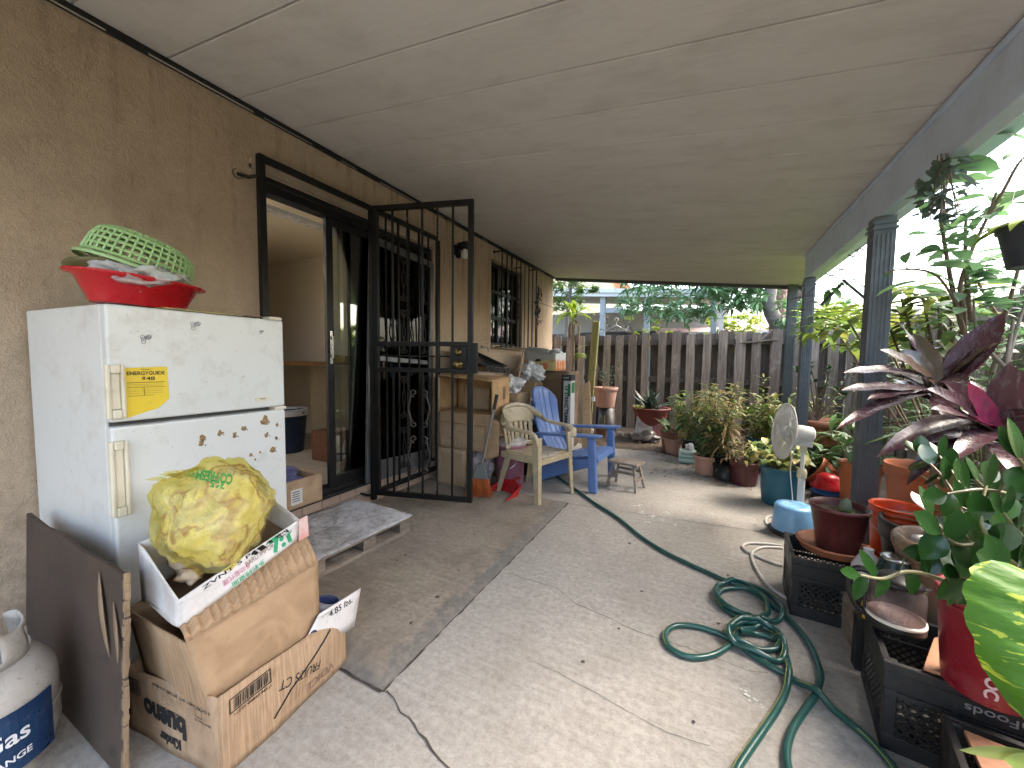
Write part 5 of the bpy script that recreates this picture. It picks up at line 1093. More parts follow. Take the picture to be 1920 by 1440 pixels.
# ================================================================= pots and plants
TERRA = mat('terracotta', (.36, .135, .065), (.30, .11, .055), .7, 0, 6, dirt=.35, dirtc=(.42, .34, .28), bump=.2, bscale=30)
PTERRA = mat('pink_terracotta', (.47, .27, .20), (.42, .23, .17), .75, 0, 6, dirt=.3, dirtc=(.5, .42, .38)); BTERRA = mat('brown_clay', (.22, .10, .06), (.18, .08, .05), .75, 0, 6, dirt=.4)
OTERRA = mat('orange_plastic_pot', (.48, .14, .05), (.42, .12, .045), .5, 0, 5, dirt=.3); MAROON = mat('maroon_plastic', (.095, .022, .022), (.075, .018, .02), .38, 0, 6, dirt=.2, dirtc=(.2, .15, .14))
TEAL = mat('teal_plastic', (.015, .11, .17), (.012, .09, .14), .42, 0, 5, dirt=.2, dirtc=(.15, .2, .22)); BLKP = mat('black_nursery_plastic', (.012, .012, .013), rough=.5, dirt=.3, dirtc=(.12, .1, .08))
PSOIL = mat('potting_soil', (.035, .025, .018), (.06, .045, .03), .95, 0, 40, bump=.8, bscale=60)
G = dict(
 mid=[(.035, .085, .02), (.06, .13, .03), (.04, .10, .03), (.09, .16, .035)], deep=[(.012, .045, .014), (.02, .065, .018), (.03, .085, .022), (.018, .05, .016)],
 dry=[(.07, .14, .035), (.40, .28, .12), (.11, .19, .04), (.50, .37, .18), (.20, .25, .06), (.32, .20, .08), (.09, .17, .04)], lime=[(.16, .26, .03), (.25, .34, .04), (.12, .22, .03), (.32, .36, .05)],
 half=[(.09, .17, .04), (.28, .29, .08), (.07, .15, .035), (.36, .26, .10), (.14, .24, .05)], dark=[(.03, .06, .035), (.05, .09, .05), (.02, .045, .03)])
LM = {k: leafmat('leaf_'+k, [tuple(min(.6, x*(1.45 if k in ('mid', 'dry', 'half') else 1.15)) for x in c) for c in v]) for k, v in G.items()}
STEM = mat('green_stem', (.10, .12, .04), (.14, .11, .05), .6); TWIG = mat('twig_bark', (.20, .15, .10), (.12, .09, .06), .85, dirt=.3)
def leaf2(mb, p0, p1, W, sag=(0, 0, 0), up=(0, 0, 1), seg=8, fold=.2, peak=.5, wav=0., mi=0):
    p0, p1, sag = V(p0), V(p1), V(sag); c = (p0+p1)/2-sag; vs = []
    for i in range(seg+1):
        t = i/seg; p = p0*(1-t)**2+c*2*t*(1-t)+p1*t*t; tg = ((c-p0)*(1-t)+(p1-c)*t).normalized(); x = tg.cross(V(up)).normalized(); nn = x.cross(tg)
        wd = W*.5*(sin(pi*min(1, t**(math.log(.5)/math.log(peak))))**.75 if 0 < t < 1 else .03); wz = nn*wav*sin(i*2.1)
        vs += [p-x*wd+nn*wd*fold+wz, p-x*wd*.5+nn*wd*fold*.4+wz*.4, p, p+x*wd*.5+nn*wd*fold*.4-wz*.4, p+x*wd+nn*wd*fold-wz]
    return mb.add(vs, [(i*5+k, i*5+k+1, i*5+k+6, i*5+k+5) for i in range(seg) for k in range(4)], mi, True)
def pot(t, rt, rb, h, m, style='rim', n=36, soil=True, at=(0, 0, 0), M=None):
    M = M or T(*at); 
    if style == 'rim': pr_ = [(rb, 0), (rb*1.02, .006), (rt*.93, h*.80), (rt*.935, h*.81), (rt*1.0, h*.82), (rt*1.02, h-.006), (rt*1.01, h), (rt*.93, h), (rt*.90, h*.80), (rb*.95, .02)]
    elif style == 'roll': pr_ = [(rb, 0), (rb*1.03, .01), (rt*.80+rb*.12, h*.5), (rt*.97, h-.03), (rt*1.05, h-.022), (rt*1.07, h-.008), (rt*1.03, h), (rt*.95, h-.004), (rt*.9, h*.8), (rb*.9, .03)]
    elif style == 'belly': pr_ = [(rb*.9, 0), (rb*1.04, .02), (rb*1.12, h*.35), (rt*.93, h*.66), (rt*.935, h*.69), (rt*.96, h-.02), (rt*1.03, h-.012), (rt*1.03, h), (rt*.97, h), (rt*.9, h*.7), (rb*.9, .04)]
    else: pr_ = [(rb, 0), (rt*.99, h-.02), (rt*1.04, h-.018), (rt*1.04, h), (rt*.98, h), (rt*.93, h*.8), (rb*.9, .02)]
    o = MB().lathe(pr_, n, M).build('pot', m, t)
    if soil:
        b = MB(); rr = rt*.915; vs = [M @ V((0, 0, h*.86))]
        for j in (1, 2, 3):
            for k in range(20): a = 2*pi*k/20; vs.append(M @ V((rr*j/3*cos(a), rr*j/3*sin(a), h*.86+rnd(-.006, .006))))
        b.add(vs, [(0, 1+k, 1+(k+1) % 20) for k in range(20)]+[(1+j*20+k, 21+j*20+k, 21+j*20+(k+1) % 20, 1+j*20+(k+1) % 20) for j in (0, 1) for k in range(20)], 0, True); b.build('soil', PSOIL, o)
    return o
def shrub(lbm, sbm, base, H, n=8, spread=.25, L=.12, W=.025, per=10, droop=1.0, start=.25, seed=0, thick=.005, pitch=.5, rbase=.05, seg=4, fold=.25, peak=.45, lean=(0, 0), whorl=1):
    random.seed(seed)
    for k in range(n):
        a = 2*pi*k/n+rnd(-.5, .5); h = H*rnd(.6, 1.05); s_ = spread*rnd(.4, 1.1); b0 = V(base)+V((cos(a), sin(a), 0))*rbase*rnd(.2, 1)
        tip = V(base)+V((cos(a)*s_+lean[0]*h, sin(a)*s_+lean[1]*h, h)); mid = b0.lerp(tip, .5)+V((rnd(-.02, .02), rnd(-.02, .02), h*.06)); P = smooth_path([b0, mid, tip], 5); sbm.tube(P, [thick*(1-.6*i/len(P)) for i in range(len(P))], 5)
        for j in range(per):
            t = start+(1-start)*(j+rnd(0, .8))/per; t = min(t, .999); i = t*(len(P)-1); q = P[int(i)].lerp(P[min(int(i)+1, len(P)-1)], i-int(i)); ax_ = (P[min(int(i)+1, len(P)-1)]-P[int(i)]).normalized()
            for w_ in range(whorl):
                aa = j*2.4+w_*2*pi/whorl+rnd(-.4, .4); x, y, _ = basis_z(ax_); d = (x*cos(aa)+y*sin(aa))*cos(pitch)+ax_*sin(pitch+rnd(-.3, .3)); lbm.leaf(q, d, L*rnd(.6, 1.15), W*rnd(.75, 1.2), droop*rnd(.4, 1.3), seg=seg, fold=fold, peak=peak, roll=rnd(-.4, .4))
def plant(name, label, loc, potargs, foliage, leafm, group='potted plants along the yard edge', cat='potted plant', z0=0., stemm=None, rot=None):
    t = thing(name, label, cat, (loc[0], loc[1], z0), group=group, rot=rot)
    if potargs: pot(t, *potargs)
    if foliage:
        lb_, sb_ = MB(), MB(); foliage(lb_, sb_)
        if lb_.v: lb_.build('foliage', leafm, t)
        if sb_.v: sb_.build('stems', stemm or STEM, t)
    return t
def ppos(px, py, r=0.):  # pot centre from the sight line to its foot, r behind the visible front
    p = az(px, py); d = V((p.x, p.y, 0)).normalized(); return p+d*r
# --- far left: pot on a black stand, small pot, agave bowl
q = ay(1135, 763, 6.55); zt = q.z
t = plant('potted_shrub', 'terracotta pot with a twiggy green shrub raised on a black pot by the mossy post', (q.x, 6.55), None, None, None, z0=zt)
pot(t, .20, .145, .34, PTERRA, 'rim'); lb_, sb_ = MB(), MB(); shrub(lb_, sb_, (0, 0, .3), .40, 8, .22, .07, .022, 10, .6, seed=5, thick=.005); shrub(lb_, sb_, (0, 0, .3), .62, 2, .12, .05, .02, 3, .6, seed=6); lb_.build('foliage', LM['deep'], t); sb_.build('stems', TWIG, t)
t = thing('black_pot', 'black nursery pot upside down under the raised terracotta pot', 'plant pot', (q.x+.03, 6.55, -.01)); MB().lathe([(.17, 0), (.165, .02), (.13, zt+.005), (.001, zt+.006)], 28).build('pot', BLKP, t)
q = ay(1128, 797, 6.1); t = plant('potted_cutting', 'small clay pot holding two bare green stakes on the soil', (q.x, 6.1), (.10, .07, .15, BTERRA), lambda l, s: (s.tube([(0, 0, .1), (.0, 0, .32)], .012, 7), s.tube([(.035, 0, .1), (.04, 0, .34)], .011, 7), l.leaf((0, 0, .3), (-.5, 0, 1), .08, .02)), LM['mid'])
q = ay(1220, 778, 6.25)
t = plant('agave_bowl', 'wide dark red bowl of dark striped agave leaves standing on a black crate', (q.x, 6.25), None, None, None, z0=.235)
pot(t, .27, .17, .27, mat('dark_red_clay', (.20, .045, .035), (.16, .035, .03), .45, dirt=.2), 'roll')
lb_ = MB(); random.seed(8)
for k in range(34):
    a = rnd(0, 2*pi); e = rnd(.35, 1.3); r_ = rnd(.0, .14); lb_.leaf((cos(a*1.7)*r_, sin(a*1.7)*r_, .22), (cos(a)*cos(e), sin(a)*cos(e), sin(e)), rnd(.28, .46), .05, rnd(-.1, .4), seg=5, fold=.5, peak=.35)
lb_.build('foliage', leafmat('agave_leaf', [(.035, .06, .04), (.06, .09, .06), (.02, .04, .03), (.10, .11, .05)], .4, .5, .1), t)
b = MB()
for (x, y) in ((-.12, -.2), (-.18, -.12)):
    for k in range(7): a = 2*pi*k/7; b.leaf((x, y, .24), (cos(a), sin(a), .9), .12, .035, .5, seg=4)
b.build('yellow_rosette', LM['lime'], t)
def crate(name, label, loc, rz=0, size=(.33, .33, .28), group='black plastic milk crates', rot=None, words=None):
    t = thing(name, label, 'milk crate', loc, rz=rz, group=group, rot=rot); X, Y, Z = size; b = MB(); k = .012
    for (x, y) in ((0, 0), (X-.03, 0), (X-.03, Y-.03), (0, Y-.03)): b.box((x, y, .0), (x+.03, y+.03, Z-.002))
    for z0, z1, o_ in ((Z-.028, Z, .006), (Z*.62, Z*.68, .002), (.0, .05, .001)):
        b.box((-o_, -o_, z0), (X+o_, k, z1)); b.box((-o_, Y-k, z0), (X+o_, Y+o_, z1)); b.box((-o_, k, z0), (k, Y-k, z1)); b.box((X-k, k, z0), (X+o_, Y-k, z1))
    b.box((-.004, -.004, Z-.085), (X+.004, k-.004, Z-.029)).box((-.004, k, Z-.085), (k-.004, Y-k, Z-.029)).box((X-k+.004, k, Z-.085), (X+.004, Y-k, Z-.029)).box((0, Y-k+.004, Z-.085), (X, Y, Z-.029))
    b.build('frame', BLKP, t, bevel=.002, bseg=1)
    l = MB(); z0, z1 = .05, Z-.085; H = z1-z0
    for face in range(4):
        W = X if face % 2 == 0 else Y; s_ = -H
        while s_ < W:
            for sg_ in (1, -1):
                a, c = (s_, z0), (s_+H, z1)
                if a[0] < .02: a = (.02, z0+(.02-s_))
                if c[0] > W-.02: c = (W-.02, z1-(s_+H-(W-.02)))
                if a[0] < c[0] and a[1] < c[1]:
                    if sg_ < 0: a, c = (a[0], z0+z1-a[1]), (c[0], z0+z1-c[1])
                    f_ = {0: lambda u, z: V((u, .006, z)), 1: lambda u, z: V((X-.006, u, z)), 2: lambda u, z: V((u, Y-.006, z)), 3: lambda u, z: V((.006, u, z))}[face]
                    l.bar(f_(*a), f_(*c), .004, .006)
            s_ += .026
    for k2 in range(8): l.box((.012, .02+k2*.038, .002), (X-.012, .028+k2*.038, .008)); l.box((.02+k2*.038, .012, .003), (.028+k2*.038, Y-.012, .009))
    l.build('lattice', BLKP, t); return t
q = ay(1200, 815, 6.1); crate('milk_crate', 'small black crate on the soil beneath the agave bowl', (q.x-.08, 6.08, -.01), .1, (.36, .34, .24))
# apple printed carton and grey bag
q = az(1190, 828); t = thing('apple_carton', 'white and burgundy carton flap with a swirl print leaning in front of the agave bowl', 'cardboard', (q.x-.02, q.y+.05, .13), rot=(radians(-14), 0, radians(10)))
b = MB().add([(0, 0, 0), (.33, 0, .0), (.16, 0, .33), (.05, 0, .36)], [(0, 1, 2, 3)]); b = MB(); b.prism([(0, 0), (.29, -.03), (.25, .12), (.18, .25), (.05, .32)], .004, RX(pi/2)); o = b.build('white_panel', mat('grey_white_card', (.52, .50, .47), rough=.7, dirt=.2), t)
b = MB(); b.prism([(.292, -.03), (.42, -.03), (.42, .24), (.185, .25), (.253, .12)], .004, RX(pi/2)); b.build('burgundy_panel', mat('burgundy_card', (.22, .07, .08), (.26, .10, .11), .7), t)
b = MB()
for r_, a0 in ((.028, 0), (.045, .8), (.062, 1.6)): b.tube([(.13+r_*1.15*cos(a0+a*.3), -.006, .13+r_*.8*sin(a0+a*.3)) for a in range(17)], .004, 4)
b.build('swirl_print', PINK, t)
t = thing('grey_plastic_bag', 'crumpled grey plastic bag on the ground under the swirl printed flap', 'plastic bag', (q.x+.13, q.y+.12, .07)); b = MB(); crumple(b, (0, 0, 0), .17, 22, .5, 101, (1.25, .8, .55)); b.build('bag', m_film('dark_film', (.22, .20, .19), .85, .25), t)
# brown pot with broad leaves and tall lime shoot
c = ppos(1258, 850, .13)
def fol(l, s):
    random.seed(12)
    for k in range(16):
        a = rnd(0, 2*pi); l.leaf((cos(a)*.05, sin(a)*.05, .27), (cos(a)*.7, sin(a)*.7, rnd(.4, 1.3)), rnd(.18, .30), .065, rnd(.8, 1.9), seg=6)
plant('potted_plant', 'brown clay pot of broad dark green leaves behind a smaller empty clay pot', (c.x, c.y), (.145, .11, .30, BTERRA, 'rim'), fol, LM['mid'])
c = ppos(1262, 852, .35)
def fol(l, s):
    s.tube(smooth_path([(0, 0, .2), (.02, 0, .6), (.05, .0, .83)], 5), .006, 6); random.seed(13)
    for k in range(9): a = rnd(0, 6.3); l.leaf((.04+rnd(-.02, .02), 0, .55+.03*k), (cos(a), sin(a), .3), .17, .06, 1.5, seg=5)
plant('potted_shoot', 'small pot with one tall shoot of bright lime leaves against the fence', (c.x, c.y+.1), (.11, .08, .2, BLKP, 'flat'), fol, LM['lime'])
c = ppos(1261, 853, .11); plant('empty_pot', 'small orange clay pot with one dry stalk at the front left of the pots', (c.x, c.y), (.115, .08, .2, PTERRA, 'roll'), lambda l, s: l.leaf((0, 0, .17), (.3, 0, 1), .12, .03, .6), LM['dry'])
# green-white pack of rolls
c = ppos(1288, 871, .08); t = thing('tissue_pack', 'white and green plastic wrapped pack of tissue rolls on the floor before the pots', 'tissue pack', (c.x, c.y, 0), rz=.15)
n = NT('tissue_wrap'); sp_ = n.n('SeparateXYZ'); n.l(n.coord(), sp_.inputs[0]); cc = n.cr(sp_.outputs['Z'], [(.0, (.08, .22, .25)), (.05, (.55, .62, .58)), (.075, (.10, .30, .30)), (.095, (.55, .68, .62)), (.16, (.60, .72, .62))])
TPM = n.fin(cc, .3); o = MB().box((-.095, -.06, 0), (.095, .06, .165)).build('wrap', TPM, t, bevel=.02, bseg=3); tx('Pontier', .14, .035, mat('teal_ink', (.02, .14, .13)), frame((0, -.1, .12), (1, 0, .05), (0, 0, 1)), t, [o], (0, 1, 0), .003, .001)
b = MB(); crumple(b, (.02, 0, .195), .05, 12, .5, 3, (1.1, 1, .9)); b.build('wrap_knot', WB, t)
# pink pot, green bush
c = ppos(1323, 893, .11); plant('potted_bush', 'pinkish clay pot with a dense dark green bush, nearest the tissue pack', (c.x, c.y), (.128, .10, .205, PTERRA, 'rim'), lambda l, s: shrub(l, s, (0, 0, .17), .40, 16, .17, .10, .022, 14, 1.0, .1, seed=21, rbase=.06), LM['mid'])
# tall dry bamboo-like clumps in black pots
for (dx, dy, H, sd_, lab) in ((.14, 4.66, .98, 31, 'tallest bushy clump of papery tan and green leaves behind the pink pot'), (-.10, 5.32, .80, 32, 'leafy half dried clump to the left of the tallest one, in a black pot'), (.10, 5.35, .90, 33, 'brown leaved straggly clump between the tallest one and the upper teal pot')):
    plant('dry_clump', lab, (dx, dy), (.15, .12, .24, BLKP, 'flat'), lambda l, s: shrub(l, s, (0, 0, .2), H-.2, 20, .27, .15, .030, 22, 1.4, .05, seed=sd_, rbase=.08, pitch=.3), LM['dry'] if sd_ != 32 else LM['half'])
t = thing('clump_skirt', 'mass of hanging straw-brown dead leaves low in front of the tallest clump', 'dead leaves', (.22, 4.50, .0)); lb_ = MB(); random.seed(35)
for k in range(170):
    a = rnd(0, 6.3); r_ = rnd(0, .16); lb_.leaf((cos(a)*r_*.9, sin(a)*r_*.5, rnd(.12, .55)), (cos(a), sin(a), rnd(-.4, .5)), rnd(.10, .18), .022, rnd(.8, 2.), seg=4)
lb_.build('leaves', leafmat('straw_leaf', [(.38, .26, .12), (.28, .17, .08), (.46, .35, .2), (.20, .12, .06)]), t); MB().lathe([(.10, 0), (.12, .16), (.001, .15)], 20).build('pot', BLKP, t)
# maroon pot
c = ppos(1394, 914, .13); plant('maroon_pot', 'glossy maroon plastic pot on the concrete with a few drying leaves', (c.x, c.y), (.138, .105, .235, MAROON, 'rim'), lambda l, s: shrub(l, s, (0, 0, .2), .22, 9, .18, .13, .035, 5, 1.2, .2, seed=41), LM['half'])
# teal pots
plant('teal_pot', 'upper teal plastic pot with a yellowing bush, further back beside the fan', (.60, 5.15), (.175, .14, .36, TEAL, 'rim'), lambda l, s: (shrub(l, s, (0, 0, .30), .52, 20, .27, .14, .034, 18, 1.2, .1, seed=51, rbase=.1), shrub(l, s, (.03, 0, .3), .86, 3, .10, .11, .02, 18, 1.0, .35, seed=52)), leafmat('leaf_yellowing', [(.15, .26, .05), (.36, .38, .09), (.46, .33, .15), (.20, .32, .06), (.28, .37, .08)]))
c = ppos(1458, 954, .15); plant('teal_pot', 'lower teal plastic pot on the floor right behind the white fan', (c.x, c.y), (.145, .118, .325, TEAL, 'belly'), lambda l, s: shrub(l, s, (0, 0, .28), .26, 16, .22, .12, .055, 8, 1.5, .1, seed=53, peak=.5), LM['half'])
# decorated terracotta with bonsai on a black crate
q = ay(1533, 835, 4.95); crate('milk_crate', 'black crate half hidden by leaves under the embossed terracotta pot', (q.x-.17, 4.78, -.01), 0, (.34, .34, q.z), 'black plastic milk crates')
t = thing('bonsai_pot', 'large embossed terracotta pot with a stumpy twisted bush by the wooden fence', 'potted plant', (q.x, 4.95, q.z), group='potted plants along the yard edge'); DT = TERRA
MB().lathe([(.13, 0), (.155, .03), (.165, .035), (.175, .17), (.178, .20), (.20, .205), (.215, .225), (.215, .262), (.205, .27), (.18, .27), (.15, .22), (.001, .21)], 40).build('pot', DT, t)
b = MB()
for k in range(14):
    a = 2*pi*k/14; M = T(.172*cos(a), .172*sin(a), .115) @ RZ(a) @ RY(pi/2)
    b.tube([M @ p for p in spiral((0, 0, 0), V((1, 0, 0)), V((0, 1, 0)), .032, 1.4, 0, 1 if k % 2 else -1, 14)], .006, 5)
b.build('relief', DT, t); MB().lathe([(.001, .25), (.17, .245)], 20, cap0=False).build('soil', PSOIL, t)
sb_, lb_ = MB(), MB(); random.seed(61); sb_.tube(smooth_path([(-.06, 0, .22), (-.08, 0, .30), (-.03, 0, .33)], 4), [.05, .05, .045, .045, .045, .04, .035, .03, .03], 9)
for k in range(9):
    a = rnd(0, 6.3); e = V((cos(a)*rnd(.1, .3), sin(a)*.15, rnd(.5, .85))); P = smooth_path([V((-.02, 0, .26)), e*.5+V((rnd(-.06, .06), 0, .15)), e], 4); sb_.tube(P, [.010*(1-.75*i/len(P)) for i in range(len(P))], 5)
    for q_ in range(9): lb_.leaf(P[-1-q_ % 4], (rnd(-1, 1), rnd(-1, 1), rnd(-.2, 1)), .06, .035, .4, seg=4)
lb_.build('foliage', LM['deep'], t); sb_.build('stems', TWIG, t)
# pots to the right of the fan
c = az(1550, 917); t = plant('orange_pot', 'tipped orange terracotta pot lying against the soil behind the fan', (c.x, c.y), None, None, None); pot(t, .14, .10, .24, OTERRA, 'rim', M=T(0, 0, .12) @ RY(radians(-58)) @ T(0, 0, -.1))
lb_, sb_ = MB(), MB(); shrub(lb_, sb_, (-.02, .05, .1), .45, 12, .30, .20, .05, 6, 1.6, .2, seed=63); lb_.build('foliage', LM['mid'], t); sb_.build('stems', STEM, t)
c = az(1556, 942); t = thing('stacked_bowls', 'red plastic bowl over blue and dark bowls stacked upside down in the leaves', 'bowls', (c.x, c.y+.1, 0)); MB().lathe([(.12, .0), (.10, .06), (.001, .06)], 24).build('bowl', BLKP, t); MB().lathe([(.125, .06), (.125, .066), (.11, .075), (.09, .105), (.001, .106)], 28).build('bowl', mat('blue_bowl', (.03, .12, .35), rough=.35), t)
MB().lathe([(.13, .106), (.13, .112), (.105, .13), (.085, .20), (.05, .225), (.001, .23)], 28).build('bowl', REDP, t)
c = az(1590, 965); plant('tall_orange_pot', 'tall plain orange pot just left of the dark roof post', (c.x+.1, c.y+.15), (.14, .11, .40, OTERRA, 'rim'), lambda l, s: shrub(l, s, (0, 0, .33), .45, 12, .30, .22, .045, 7, 1.6, .1, seed=64), LM['mid'])
plant('orange_pot', 'orange pot of slender palm leaves behind the roof post above the orange bucket', (1.22, 3.25), (.17, .13, .36, OTERRA, 'rim'), None, None, z0=.22)
t = thing('brick_block', 'dark block carrying the orange palm pot behind the post', 'block', (1.22, 3.25, -.01)); MB().box((-.15, -.12, 0), (.15, .12, .229)).build('block', mat('mossy_block', (.12, .11, .10), (.06, .06, .05), .9, dirt=.5), t, bevel=.006)
# slender palm, fronds with thin leaflets
def frond(lb, sb, P, n=16, L=.2, W=.014, droop=.6, a=1.0, th=.004, seg=4, start=.25, peak=.4):
    P = smooth_path(P, 6); sb.tube(P, [th*(1-.6*i/len(P)) for i in range(len(P))], 5)
    for j in range(n):
        t = start+(1-start)*j/n; i = t*(len(P)-1); k = int(i); q = P[k].lerp(P[min(k+1, len(P)-1)], i-k); tg = (P[min(k+1, len(P)-1)]-P[max(k-1, 0)]).normalized(); sd_ = tg.cross(V((0, 0, 1))).normalized()
        for s_ in (-1, 1): lb.leaf(q, tg*cos(a)+sd_*s_*sin(a)+V((0, 0, .25)), L*rnd(.8, 1.1)*(1-.35*abs(t-.5)), W, droop*rnd(.6, 1.4), seg=seg, fold=.15, peak=peak)
for (x, y, z, H, n_, sd_, lab) in ((1.28, 2.75, .35, .62, 9, 71, 'slender green palm with thin arching leaflets to the right of the roof post'), (1.5, 2.2, .45, .60, 9, 72, 'thick clump of thin arching palm leaflets under the purple leaves at right'), (1.25, 2.35, .30, .42, 7, 73, 'low pale variegated grassy palm dropping over the orange bucket')):
    lb_, sb_ = MB(), MB(); random.seed(sd_)
    for k in range(n_):
        a = 2*pi*k/n_+rnd(-.3, .3); r_ = rnd(.25, .42)*(.6 if sd_ == 73 else .85); frond(lb_, sb_, [(0, 0, .0), (cos(a)*r_*.4, sin(a)*r_*.4, H*.85), (cos(a)*r_*1.1, sin(a)*r_*1.1, H*rnd(.75, 1.05)), (cos(a)*r_*1.7, sin(a)*r_*1.7, H*rnd(.45, .7))], 14, .19, .015)
    t = thing('palm_plant', lab, 'potted plant', (x, y, z), group='potted plants along the yard edge'); lb_.build('foliage', leafmat('palm_leaf', [(.06, .12, .03), (.10, .19, .04), (.14, .22, .06), (.04, .09, .025)]) if sd_ != 73 else leafmat('variegated_leaf', [(.10, .17, .09), (.20, .27, .17), (.12, .18, .10)]), t); sb_.build('stems', STEM, t)
    MB().lathe([(.12, -z-.005), (.15, .0), (.16, .02), (.14, .02), (.001, 0)], 26).build('pot', OTERRA if sd_ != 72 else BLKP, t)
# cordylines: every leaf is laid from its crown to its tip
def m_cord(name, a, b, g):
    n = NT(name); co = n.coord((3, 3, 3)); rr = n.n('NewGeometry').outputs['Random Per Island']; c = n.cr(rr, [(0, a), (.5, b), (1, a)])
    c = n.mix(n.ramp(n.noise(n.coord((30, 30, 4)), 1.5, 5, .7, .5), .5, .66, 0, .65), c, g); n.fin(c, .25, 0, .7); n.bump(n.noise(n.coord((40, 40, 6)), 2, 4), .35, .004)
    t = n.n('BsdfTranslucent'); n.l(c, t.inputs[0]); mx = n.n('MixShader'); mx.inputs[0].default_value = .15; n.l(n.b.outputs[0], mx.inputs[1]); n.l(t.outputs[0], mx.inputs[2]); n.l(mx.outputs[0], n.out.inputs[0]); return n.m
CORD = m_cord('purple_leaf', (.034, .014, .019), (.062, .024, .030), (.13, .125, .125)); CORDG = m_cord('bronze_leaf', (.09, .075, .045), (.10, .055, .04), (.06, .085, .045)); CORDP = m_cord('pink_leaf', (.36, .03, .09), (.30, .04, .09), (.12, .03, .05))
def z2(x, y): return (1560+x/4, 560+y/4)
def cordy(name, label, cpx, k0, leaves, zpot, potm, extra=18, seed=0, kk=1.):
    leaves = [(a, k_*kk, W_*kk, s_*kk, d_) for a, k_, W_, s_, d_ in leaves]; c = ad(*cpx, k0*kk); t = thing(name, label, 'potted plant', (c.x, c.y, 0), group='purple leaved cordylines'); o = V((c.x, c.y, 0)); mbs = {'p': MB(), 'g': MB(), 'k': MB()}
    for (tip, k1, W, sg_, kd) in leaves:
        p1 = ad(*z2(*tip), k1)-o; p0 = c-o+V((rnd(-.012, .012), rnd(-.012, .012), rnd(-.05, .03))); leaf2(mbs[kd], p0, p1, W, V((0, 0, sg_)), up=-ray(*z2(*tip)).normalized()+V((0, 0, .8)), seg=10, fold=.28, peak=.55, wav=.004)
    random.seed(seed)
    for k in range(extra):
        a = rnd(-.8, 2.6); e = rnd(-.3, 1.2); d = V((cos(a)*cos(e), sin(a)*cos(e), sin(e))); L = rnd(.25, .42); p0 = c-o+V((0, 0, rnd(-.10, 0))); leaf2(mbs['p' if random.random() < .7 else 'g'], p0, p0+d*L, rnd(.05, .075), V((0, 0, -.05)), seg=8, wav=.004)
    for k, m, nm in (('p', CORD, 'purple_leaves'), ('g', CORDG, 'bronze_leaves'), ('k', CORDP, 'pink_leaves')):
        if mbs[k].v: mbs[k].build(nm, m, t)
    MB().tube([(0, 0, zpot+.1), (.01, 0, (zpot+c.z)/2), c-o+V((0, 0, -.02))], [.014, .012, .012], 8).build('stem', mat('cane', (.22, .16, .10), (.15, .1, .07), .8), t)
    pot(t, .16, .11, zpot+.12, potm, 'rim', at=(0, 0, -.005)); return t
cordy('cordyline', 'tall dark purple cordyline with long leaves reaching left across the roof post', (1757, 722), 1.75,
      [((350, 385), 1.65, .075, -.04, 'g'), ((480, 410), 1.8, .06, -.08, 'g'), ((610, 262), 1.85, .085, -.02, 'g'), ((70, 560), 1.55, .055, -.05, 'p'), ((50, 692), 1.5, .06, -.04, 'p'), ((260, 762), 1.5, .07, -.03, 'p'), ((1290, 105), 1.7, .12, .02, 'p'), ((1150, 385), 1.75, .10, .02, 'g'), ((25, 985), 1.45, .055, -.07, 'p'), ((1010, 640), 1.6, .08, -.02, 'p'), ((880, 900), 1.6, .08, -.03, 'p')], .35, BLKP, 20, 81)
cordy('cordyline', 'purple cordyline with one bright pink leaf at the right edge above the round leaves', (1884, 812), 1.25,
      [((830, 625), 1.25, .075, -.03, 'p'), ((700, 680), 1.2, .07, -.05, 'p'), ((1015, 620), 1.22, .055, .01, 'k'), ((1330, 482), 1.2, .10, .0, 'p'), ((740, 832), 1.12, .065, -.04, 'p'), ((930, 890), 1.18, .035, -.02, 'k'), ((330, 1200), 1.2, .06, -.12, 'p'), ((560, 1400), 1.22, .065, -.14, 'p'), ((900, 1225), 1.1, .06, -.06, 'p'), ((1400, 1340), 1.05, .085, -.06, 'p'), ((650, 1100), 1.2, .045, -.05, 'p'), ((1560, 900), 1.1, .06, -.05, 'p'), ((1150, 700), 1.3, .05, -.03, 'p')], .40, BLKP, 20, 82, 1.22)
# ================================================================= pedestal fan and blue tub
FW = mat('fan_white', (.66, .66, .64), (.6, .6, .57), .35, dirt=.12); FWY = mat('fan_yellowed', (.60, .56, .40), (.55, .5, .34), .4)
fn = thing('pedestal_fan', 'white pedestal fan turned sideways among the plant pots', 'fan', (.655, 3.42, 0))
MB().tube([(0, 0, .02), (0, 0, .40)], .022, 14).build('lower_pole', FW, fn); MB().tube([(0, 0, .40), (0, 0, .60)], .013, 12).build('upper_pole', FW, fn)
MB().lathe([(.026, .37), (.030, .375), (.030, .42), (.022, .44)], 16).box((-.02, -.018, .56), (.02, .018, .645)).build('collar', FWY, fn, bevel=.003)
MB().lathe([(.15, 0), (.15, .012), (.05, .03), (.026, .05), (.001, .05)], 30).build('base', FW, fn)
HZ = .725; fd = V((-.985, -.20, .10)).normalized(); hc = V((-.075, -.02, HZ-.02)); MF_ = frame(hc, V((0, 0, 1)).cross(fd), fd.cross(V((0, 0, 1)).cross(fd)))
b = MB(); b.lathe([(.001, -.135), (.04, -.132), (.055, -.12), (.058, -.04), (.05, -.01), (.03, .0)], 24, MF_, cap0=False).box((-.03, -.09, -.13), (.03, -.03, -.02), M=MF_); b.build('motor', FW, fn, bevel=.004)
b = MB(); RF = .20
def cage(u, f):  # u 0 centre..1 rim ; f front/back
    r = RF*u; z = (.055+.045*(1-u*u)) if f > 0 else (.055-.06*(1-u**2.2)); return r, z
